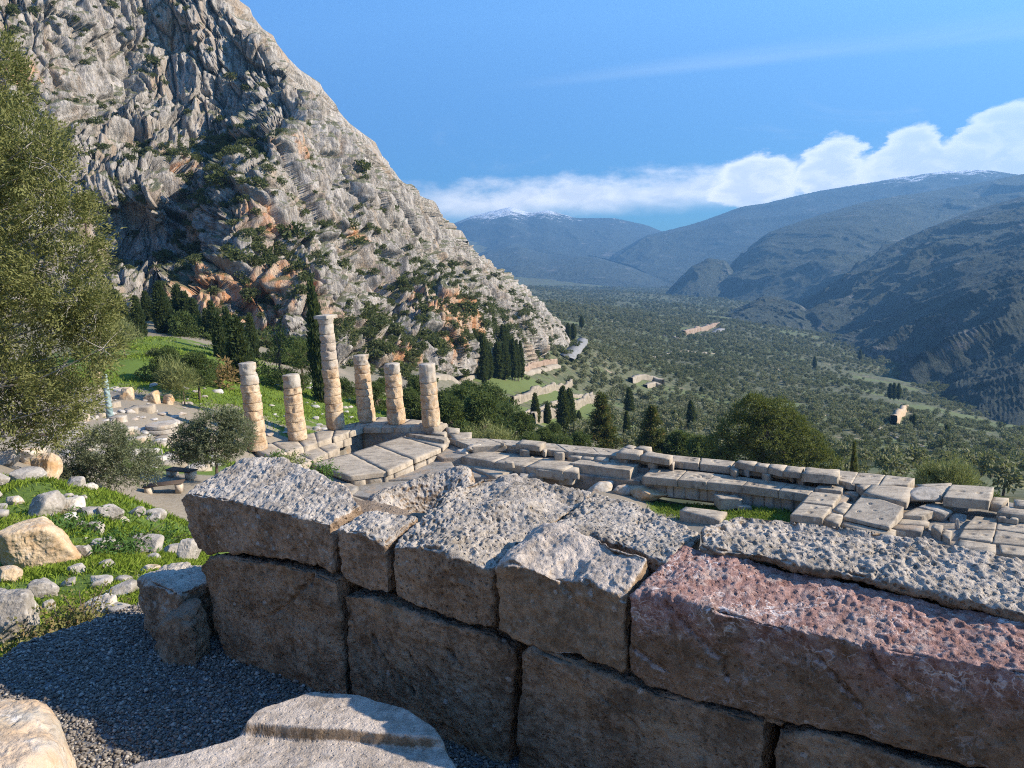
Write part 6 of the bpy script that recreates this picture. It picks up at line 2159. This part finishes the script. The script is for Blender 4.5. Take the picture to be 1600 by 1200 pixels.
# round altar of grey stone
b_ = hit(255, 682, 30, 120)
t = thing('round_altar', 'low round base of dark grey stone rings among the ruins', 'altar', b_)
for k, (rr_, hh, zz) in enumerate([(1.5, 0.4, 0.0), (1.38, 0.35, 0.4), (1.2, 0.35, 0.75)]):
    V, F = drum_mesh(rr_, rr_, hh - 0.02, 40 + k, chip=0.04)
    link('ring', mesh_np('ring', V, F), TAN_GREY, t, (0, 0, zz))


# the twisted bronze-green column
def serpent():
    b_ = aty(174, 662, 62)
    b_[2] = min(b_[2], gz(b_[0], b_[1]) + 0.2)
    H = 70 / FPX * 62 + 0.5
    n, nt = 160, 24
    z = np.linspace(0, H, n)
    th = np.linspace(0, 2 * math.pi, nt, endpoint=False)
    r_ = 0.235 - 0.05 * z / H
    tw = z * 5.2
    a = th[None] + tw[:, None]
    rad = r_[:, None] * (1 + 0.20 * np.abs(np.cos(a * 1.5)))
    V = np.stack([np.cos(th)[None] * rad, np.sin(th)[None] * rad, np.broadcast_to(z[:, None], rad.shape)], -1).reshape(-1, 3)
    k = len(V)
    V = np.vstack([V, [[0, 0, H]]])
    i = np.arange(nt)
    tri = np.c_[(n - 1) * nt + i, (n - 1) * nt + (i + 1) % nt, np.full(nt, k)]

    def f(t):
        g = t.n('ShaderNodeNewGeometry')
        nn = t.noise(g.outputs['Position'], 3, 5, 0.6)
        return t.mix(t.ss(nn, 0.35, 0.65), (0.14, 0.20, 0.19), (0.27, 0.34, 0.33)), 0.6, None, 0.3
    t = thing('twisted_column', 'slender twisted column of green-blue metal rising behind the left olive tree', 'column', b_)
    link('shaft', mesh_np('shaft', V, [grid_faces(n, nt, True), tri]), material('verdigris', f), t)
    V, F = drum_mesh(0.75, 0.7, 0.5, 50, chip=0.04)
    link('pedestal', mesh_np('pedestal', V, F), TAN_GREY, t, (0, 0, -0.45))
    return t


serpent()


# ---------------------------------------------------------------- benches and rope fence on the path below
def box(c, s_, rz=0.0):
    c, s_ = np.asarray(c, float), np.asarray(s_, float) / 2
    V = np.array([(x, y, z) for x in (-1, 1) for y in (-1, 1) for z in (-1, 1)], float) * s_
    ca, sa = math.cos(rz), math.sin(rz)
    V = np.c_[V[:, 0] * ca - V[:, 1] * sa, V[:, 0] * sa + V[:, 1] * ca, V[:, 2]] + c
    return V, np.array([(0, 1, 3, 2), (4, 6, 7, 5), (0, 4, 5, 1), (2, 3, 7, 6), (0, 2, 6, 4), (1, 5, 7, 3)])


def m_wood(name, a, b):
    def f(t):
        g = t.n('ShaderNodeNewGeometry')
        n = t.noise(t.mapping(g.outputs['Position'], scale=(1, 6, 6)), 4, 5, 0.6)
        return t.mix(n, a, b), 0.7, None
    return material(name, f)


WOOD = m_wood('dark_wood', (0.045, 0.032, 0.024), (0.10, 0.07, 0.05))
POST = m_wood('grey_post', (0.30, 0.28, 0.25), (0.48, 0.46, 0.42))
STONEB = m_rock('bench_stone', (0.34, 0.27, 0.2), (0.52, 0.43, 0.33), (0.6, 0.53, 0.44), scale=1.0)


def bench(px, py, Y, rz, label):
    b_ = aty(px, py, Y)
    b_[2] = gz(b_[0], b_[1])
    t = thing('bench', label, 'bench', b_, 'benches on the path', rz)
    for k in range(5):
        V, F = box((0, -0.26 + k * 0.13, 0.49), (1.9, 0.10, 0.05))
        link('slat', mesh_np('slat', V, F, False), WOOD, t)
    for sx in (-0.7, 0.7):
        V, F = box((sx, 0, 0.23), (0.32, 0.55, 0.46))
        link('support', mesh_np('support', V, F, False), STONEB, t)
    return t


bench(285, 750, 41, -0.45, 'bench with dark slats just past the far corner of the wall')
bench(258, 774, 37, 0.25, 'bench with stone supports beside the rope fence posts')
bench(60, 697, 44, 0.1, 'bench under the conifer at the left, nearer one')
bench(25, 690, 48, 0.0, 'bench under the conifer at the left edge, farther one')

pth2 = [(120, 742), (160, 762), (215, 775), (290, 768), (330, 752), (300, 722), (250, 735), (180, 742), (90, 700), (0, 690), (-60, 690), (-60, 712), (40, 712), (90, 722)]
fp = thing('rope_fence', 'low fence of thin pale posts joined by a rail along the visitors path', 'fence', hit(206, 790, 12, 80))
posts = [(206, 788, 43), (264, 777, 43), (256, 729, 46), (296, 735, 44), (140, 715, 46), (76, 690, 44), (110, 702, 46)]
tops = []
for (px, py, Y) in posts:
    b_ = aty(px, py, Y)
    g_ = gz(b_[0], b_[1])
    b_[2] = g_ if abs(g_ - b_[2]) < 0.5 else b_[2]
    V, F = tube([b_ - [0, 0, 1.2], b_ + [0, 0, 0.5], b_ + [0, 0, 0.95]], [0.035, 0.035, 0.035], 8)
    put('post', V, F, POST, fp)
    tops.append(b_ + [0, 0, 0.9])
for a, b in ((0, 1),):
    V, F = tube([tops[a], (tops[a] + tops[b]) / 2 - [0, 0, 0.06], tops[b]], [0.02, 0.02, 0.02], 6)
    put('rail', V, F, POST, fp)

# ---------------------------------------------------------------- terraces, road and huts in the valley
def ribbon(name, pts, width, mat, off=0.15, kind='structure', label=None):
    """a strip laid along picture points on the ground"""
    P = np.array([hit(*q, 60, 3000) for q in pts])
    P = resample(P, max(8, int(np.linalg.norm(np.diff(P, axis=0), axis=1).sum() / 4)))
    T = unit(np.gradient(P, axis=0) * [1, 1, 0])
    S = np.cross(T, [0, 0, 1.0])
    a, b = P + S * width / 2, P - S * width / 2
    zc = ground(P[:, 0], P[:, 1])
    za = np.maximum(ground(a[:, 0], a[:, 1]), zc) + off
    zb = np.maximum(ground(b[:, 0], b[:, 1]), zc) + off
    a[:, 2], b[:, 2] = za, zb
    a2, b2 = a - [0, 0, 1.2], b - [0, 0, 1.2]
    n = len(P)
    V = np.stack([a2, a, b, b2], 1).reshape(-1, 3)
    F = grid_faces(n, 4)
    o = put(name, V, F, mat)
    return tag(o, label, None, None, kind) if kind else o


def m_plain(name, a, b, sc_=0.6):
    def f(t):
        g = t.n('ShaderNodeNewGeometry')
        n = t.noise(g.outputs['Position'], sc_, 6, 0.7)
        return t.mix(t.ss(n, 0.3, 0.7), a, b), 0.95, t.bump(n, 0.8, 0.3)
    return material(name, f)


ASPH = m_plain('asphalt', (0.16, 0.16, 0.16), (0.24, 0.235, 0.225))
DIRT = m_plain('red_earth', (0.20, 0.135, 0.095), (0.32, 0.24, 0.175), 0.3)
PALE = m_plain('pale_earth', (0.21, 0.18, 0.135), (0.33, 0.285, 0.22), 0.3)
WALLM = m_plain('terrace_stone', (0.17, 0.145, 0.11), (0.32, 0.27, 0.20), 0.5)
ribbon('road', [(886, 563), (893, 554), (900, 545), (908, 536), (912, 531)], 7, ASPH)
ribbon('track', [(640, 588), (680, 590), (730, 588), (770, 586), (830, 580), (870, 572)], 4, PALE)
ribbon('road', [(1095, 524), (1115, 520), (1128, 514)], 12, ASPH)


ribbon('track', [(1010, 560), (1060, 548), (1120, 552), (1180, 566), (1240, 590)], 5, PALE, 0.3)
ribbon('track', [(1130, 690), (1200, 660), (1290, 648), (1370, 668), (1440, 700)], 3, PALE, 0.3)
ribbon('track', [(935, 500), (1000, 510), (1060, 530)], 6, PALE, 0.3)


def rubble_wall(pts, h, th, label, mat=WALLM, seed=0, y1=2500):
    P = np.array([hit(*q, 60, y1) for q in pts])
    P = resample(P, max(6, int(np.linalg.norm(np.diff(P, axis=0), axis=1).sum() / 1.2)))
    T = unit(np.gradient(P, axis=0) * [1, 1, 0])
    S = np.cross(T, [0, 0, 1.0]) * th / 2
    P[:, 2] = ground(P[:, 0], P[:, 1])
    hh = h * (1 + 0.25 * vnoise(P / 6.0, seed))[:, None] * [0, 0, 1.0]
    k = [P - S - [0, 0, 1], P - S * 0.9 + hh, P + S * 0.9 + hh * 0.96, P + S - [0, 0, 1]]
    nr = 5
    V = []
    for a, b, m_ in ((k[0], k[1], nr), (k[1], k[2], 2), (k[2], k[3], nr)):
        for j in range(m_):
            V.append(a + (b - a) * j / m_)
    V.append(k[3])
    V = np.stack(V, 1)
    sh = V.shape
    V = V.reshape(-1, 3)
    V += np.c_[vnoise(V / 0.9, 3), vnoise(V / 0.9, 4), vnoise(V / 0.9, 5)] * 0.22
    o = put('terrace_wall', V, grid_faces(sh[0], sh[1]), mat)
    return tag(o, label, 'wall')


rubble_wall([(800, 632), (830, 622), (860, 612), (893, 602)], 2.4, 1.2, 'upper long stone retaining wall of the grassy terraces', seed=1)
rubble_wall([(815, 650), (850, 640), (880, 628), (925, 616)], 1.0, 1.2, 'low pale wall edging the middle grass terrace', PALE, seed=2)
rubble_wall([(832, 660), (870, 652), (900, 640), (930, 628)], 2.4, 1.4, 'lower broken brown wall of the grassy terraces', seed=3)
rubble_wall([(735, 583), (770, 582), (800, 579), (830, 577), (870, 570)], 2.6, 1.0, 'red earth bank running along the track under the cypresses', DIRT, seed=4)
rubble_wall([(1068, 524), (1085, 519), (1105, 515), (1122, 510)], 6, 6, 'orange road cutting far out in the valley', m_plain('cut_rock', (0.20, 0.135, 0.09), (0.32, 0.25, 0.19), 0.1), seed=5)
rubble_wall([(1396, 664), (1403, 655), (1411, 645), (1416, 641)], 4, 3, 'pale orange cut wall standing in the olive groves at the right', m_plain('cut_sand', (0.36, 0.25, 0.15), (0.48, 0.37, 0.25), 0.2), seed=6)
rubble_wall([(985, 598), (1000, 592), (1020, 594), (1036, 602)], 3.0, 3, 'pale ruined walls in a clearing above the brown-coned conifers', PALE, seed=7)
rubble_wall([(1008, 606), (1022, 604), (1034, 608)], 2.0, 3, 'lower pale ruin in the clearing above the brown-coned conifers', PALE, seed=8)

q = hit(981, 697, 60, 300)
q = aty(981, 697, 112)
q[2] = min(q[2], gz(q[0], q[1]) + 0.5)
hut = thing('hut', 'small white flat-roofed hut between the two brown-coned conifers', 'hut', q)
WHITE = m_plain('white_paint', (0.42, 0.42, 0.42), (0.55, 0.55, 0.55), 0.8)
for (c, s_) in (((-0.5, 0, 1.1), (2.2, 2.0, 2.2)),):
    V, F = box(c, s_)
    link('wall', mesh_np('wall', V, F, False), WHITE, hut)
for (c, s_) in (((-0.6, 0, 2.3), (2.7, 2.4, 0.14)), ((1.1, -0.4, 1.9), (1.7, 1.6, 0.10))):
    V, F = box(c, s_)
    link('roof', mesh_np('roof', V, F, False), WHITE, hut)
V, F = tube([(1.8, -1.0, 0), (1.8, -1.0, 1.0), (1.8, -1.0, 1.88)], [0.05] * 3, 6)
link('post', mesh_np('post', V, F), POST, hut)

hut.scale = (0.72, 0.72, 0.72)

# ---------------------------------------------------------------- gravel and grass
GRV = m_rock('gravel_stone', (0.10, 0.10, 0.105), (0.20, 0.20, 0.205), (0.30, 0.30, 0.30), scale=6.0)
ico = np.array([(1, 0, 0), (0, 1, 0), (-1, 0, 0), (0, -1, 0), (0, 0, 1), (0, 0, -1)], float)
icf = np.array([(0, 1, 4), (1, 2, 4), (2, 3, 4), (3, 0, 4), (1, 0, 5), (2, 1, 5), (3, 2, 5), (0, 3, 5)])


def gravel():
    n = 105000
    x, y = rng.uniform(-3.6, 0.6, n), rng.uniform(2.2, 5.3, n)
    m = inpoly(x, y, gp)
    U = (np.c_[x, y] - WP0[:2]) @ WU[:2]
    W_ = (np.c_[x, y] - WP0[:2]) @ WW[:2]
    m &= ~((W_ > 0.02) & (U > -0.42))
    edge = vnoise(np.c_[x, y, 0 * x] / 0.25, 3) * 0.1
    x, y = x[m], y[m]
    n = len(x)
    s_ = rng.gamma(5, 0.0011, n) + 0.0035
    V0 = ico[None] * (1 + rng.uniform(-0.3, 0.3, (n, 6, 1))) * (rng.uniform(0.65, 1.35, (n, 1, 3)) * [1, 1, 0.62]) * s_[:, None, None]
    a = rng.uniform(0, 6.28, n)
    ca, sa = np.cos(a)[:, None], np.sin(a)[:, None]
    X = V0[..., 0] * ca - V0[..., 1] * sa + x[:, None]
    Yv = V0[..., 0] * sa + V0[..., 1] * ca + y[:, None]
    zb = fbm(np.c_[x, y, 0 * x] * 2.2, 3, 8) * 0.02 + s_ * rng.uniform(-0.1, 0.9, n)
    Z = V0[..., 2] + zb[:, None]
    V = np.stack([X, Yv, Z], -1).reshape(-1, 3)
    F = (icf[None] + (np.arange(n) * 6)[:, None, None]).reshape(-1, 3)

    def f(t):
        g = t.n('ShaderNodeNewGeometry')
        k = g.outputs['Random Per Island']
        c = t.mix(k, (0.085, 0.073, 0.06), (0.225, 0.198, 0.168))
        c = t.mix(t.ss(t.m('FRACT', t.m('MULTIPLY', k, 17.3)), 0.86, 0.90), c, (0.34, 0.31, 0.27))
        return c, 0.85, None, 0.3
    tag(link('gravel', mesh_np('gravel', V, F, False), material('pebbles', f)), 'blue-grey gravel on the path beside the wall', kind='stuff')


gravel()


def grass(name, n, xr, yr, hgt, wdt, dens_fn, mat, label):
    x, y = rng.uniform(*xr, n), rng.uniform(*yr, n)
    z = ground(x, y)
    P = np.c_[x, y, z]
    m = dens_fn(P)
    P = P[m]
    n = len(P)
    h = hgt * rng.uniform(0.4, 1.3, n) * (1 + 0.5 * vnoise(P / 0.8, 7))
    ln = rng.normal(size=(n, 3)) * 0.4
    ln[:, 2] = 1
    ln = unit(ln)
    S = unit(np.cross(ln, rng.normal(size=(n, 3)))) * wdt
    k = h[:, None]
    V = np.stack([P - S - [0, 0, 0.02], P + S - [0, 0, 0.02], P + ln * k * 0.6 + S * 0.7 + ln[:, [1, 0, 2]] * [0.1, 0.1, 0] * k, P + ln * k + ln * [1.2, 1.2, 0] * k * 0.5], 1).reshape(-1, 3)
    F = np.arange(4 * n).reshape(-1, 4)
    tag(link(name, mesh_np(name, V, F, False), mat), label, kind='stuff')


L_GRASS = m_leaf('grass_blade', (0.075, 0.135, 0.012), (0.21, 0.275, 0.035), (0.26, 0.23, 0.10), cf=0.60, rs=0.9)


def dens_near(P):
    px, py, _ = project(P)
    m = (px > -450) & (px < 330) & (py > 720) & (py < 1200)
    m &= ~inpoly(P[:, 0], P[:, 1], gp)
    d = np.hypot(P[:, 0], P[:, 1])
    keep = np.full(len(P), 0.0)
    for (c, rr_) in GRASS_AT:
        dd = np.linalg.norm(P - np.asarray(c), axis=1) / rr_
        keep = np.maximum(keep, np.clip((1.25 - dd) * 3, 0, 1))
    return m & (rng.random(len(P)) < keep * np.clip(0.55 + vnoise(P / 0.9, 11) * 0.9, 0.05, 1)) & (d > 4.6)


grass('grass', 330000, (-11.5, -1.2), (3.2, 11), 0.065, 0.0042, dens_near, L_GRASS, 'bright green grass growing between the near boulders')
grass('grass', 210000, (-20, -4), (10, 32), 0.10, 0.010, dens_near, L_GRASS, 'green grass on the slope above the near boulders')


def dens_far(P):
    keep = np.zeros(len(P))
    for (c, rr_) in GRASS_AT:
        dd = np.linalg.norm(P - np.asarray(c), axis=1) / rr_
        keep = np.maximum(keep, np.clip((1.2 - dd) * 3, 0, 1))
    return rng.random(len(P)) < keep * np.clip(0.5 + fbm(P / 6, 2, 11) * 1.4, 0, 1)


grass('grass', 130000, (-60, 0), (50, 135), 0.30, 0.05, dens_far, L_GRASS, 'rough green grass on the slope behind the temple columns')

grass('grass', 90000, (-12, 24), (42, 66), 0.22, 0.03, lambda P: dens_far(P) & (P[:, 2] < -16.4), L_GRASS, 'green grass growing on the sunken floor between the temple slabs')

# leafy weeds: fern-like plant and creeper
def plant(px, py, Y, n, rad, hgt, leafL, leafW, mat, label, name='plant', zoff=0.0):
    b_ = aty(px, py, Y)
    g_ = gz(b_[0], b_[1])
    b_[2] = max(g_, b_[2] - 0.15) + zoff
    r = np.random.default_rng(int(px))
    C = np.c_[r.normal(size=(n, 2)) * rad * 0.5, np.abs(r.normal(size=n)) * hgt * 0.5]
    D = np.c_[r.normal(size=(n, 2)), np.full(n, 0.6)]
    V, F = clumps(C, D, 4, leafL, leafW, r, 0.8, leafL * 0.4)
    o = thing(name, label, 'plant', b_)
    link('foliage', mesh_np('foliage', V, F, False), mat, o)
    parts = [tube([(0, 0, -0.1), q * 0.5, q], [0.006, 0.005, 0.003], 4) for q in C[:16]]
    v, f = join(parts)
    link('stem', mesh_np('stem', v, f), BARK, o)


L_FERN = m_leaf('fern_leaf', (0.035, 0.085, 0.015), (0.09, 0.16, 0.04), rs=2)
L_CREEP = m_leaf('creeper_leaf', (0.10, 0.105, 0.03), (0.24, 0.22, 0.08), (0.20, 0.12, 0.07), cf=0.5, rs=5)
plant(180, 862, 9.5, 160, 0.45, 0.28, 0.09, 0.014, L_FERN, 'lush dark green fern-like plant under the slanting slab')
plant(112, 840, 12.0, 120, 0.5, 0.25, 0.10, 0.016, L_FERN, 'green weed hanging below the stone group')
plant(100, 990, 5.1, 330, 0.30, 0.16, 0.030, 0.010, L_CREEP, 'creeping plant with small yellow-green leaves beside the cream boulder', zoff=0.03)
plant(128, 965, 5.15, 160, 0.18, 0.22, 0.026, 0.009, L_CREEP, 'tangle of small leaves spilling over the cream boulder', zoff=0.05)
plant(250, 835, 12.0, 90, 0.5, 0.2, 0.09, 0.014, L_FERN, 'low green weed right of the split boulder')
plant(36, 1000, 5.0, 60, 0.2, 0.1, 0.03, 0.01, L_CREEP, 'small yellowish weed at the foot of the large grey boulder')

# ruined wall end with scrub just beyond the long block
for i, (x0, y0, x1, y1, Y, mt, lb) in enumerate([(404, 716, 440, 740, 13, ROCK_PALE, 'rough stone on the crest just beyond the long block, leftmost'), (432, 722, 470, 752, 12.6, ROCK_GREY, 'flat rough stone on the crest beyond the long block'),
                                                  (464, 730, 502, 765, 12.2, ROCK_PALE, 'pale stone under the dry scrub on the crest'), (495, 735, 530, 775, 11.8, ROCK_GREY, 'dark stone under the scrub beside the orange pillar'),
                                                  (522, 742, 551, 800, 11.6, ROCK_WARM, 'orange weathered stone pillar just beyond the long block')]):
    place_boulder(x0, y0, x1, y1 + 40, Y, lb, mt, 850 + i, n=36, rough=0.08, sharp=9, name='rough_stone', zbase=aty((x0 + x1) / 2, y1 + 40, Y)[2])
rw = [aty(404, 770, 13.6), aty(545, 812, 11.9), aty(552, 830, 11.0), aty(398, 790, 12.6)]
rw = np.array([[p[0], p[1], -1.75] for p in rw])
rw[0, 0] -= 0.3
V, F = slab_mesh(rw, 2.6, res=0.12, wear=0.12, seed=9.1)
V = V + np.c_[fbm(V / 0.5, 3, 61), fbm(V / 0.5, 3, 62), fbm(V / 0.5, 3, 63)] * 0.10
tag(put('ruined_wall', V, F, RUB, smooth=False), 'stub of rubble wall carrying the rough stones beyond the long block', 'wall')
plant(450, 736, 12.5, 200, 0.28, 0.16, 0.05, 0.010, L_YEL, 'dry grey-green scrub on the stones beyond the long block', zoff=0.25)
plant(432, 730, 12.7, 120, 0.18, 0.14, 0.045, 0.010, L_FERN, 'small green tuft on the stones beyond the long block', zoff=0.25)
plant(505, 748, 12.0, 160, 0.20, 0.18, 0.05, 0.010, L_FERN, 'dark green tuft beside the orange stone pillar', zoff=0.2)

# ---------------------------------------------------------------- air
def haze_box():
    x0, x1, y0, y1, z0, z1 = -9800, 11500, -2500, 13500, HAZE_BOTTOM, HAZE_TOP
    V = np.array([(x, y, z) for x in (x0, x1) for y in (y0, y1) for z in (z0, z1)], float)
    F = np.array([(0, 1, 3, 2), (4, 6, 7, 5), (0, 4, 5, 1), (2, 3, 7, 6), (0, 2, 6, 4), (1, 5, 7, 3)])
    m = bpy.data.materials.new('haze')
    m.use_nodes = True
    t = NT(m.node_tree)
    v = t.n('ShaderNodeVolumePrincipled')
    v.inputs['Color'].default_value = (0.20, 0.50, 1.0, 1)
    v.inputs['Density'].default_value = 1.35e-4
    v.inputs['Anisotropy'].default_value = 0.2
    o = t.n('ShaderNodeOutputMaterial')
    t.t.links.new(v.outputs[0], o.inputs['Volume'])
    o_ = put('haze', V, F, m, base=(0, 0, 0), smooth=False)
    tag(o_, kind='stuff')


zs = [(o.name, min(v.co.z for v in o.data.vertices), max(v.co.z for v in o.data.vertices), min(v.co.x for v in o.data.vertices), max(v.co.x for v in o.data.vertices), max(v.co.y for v in o.data.vertices)) for o in COL.objects if o.type == 'MESH' and o.get('kind') == 'structure']
HAZE_BOTTOM, HAZE_TOP = min(z[1] for z in zs) - 1.0, max(z[2] for z in zs) + 3.0
haze_box()
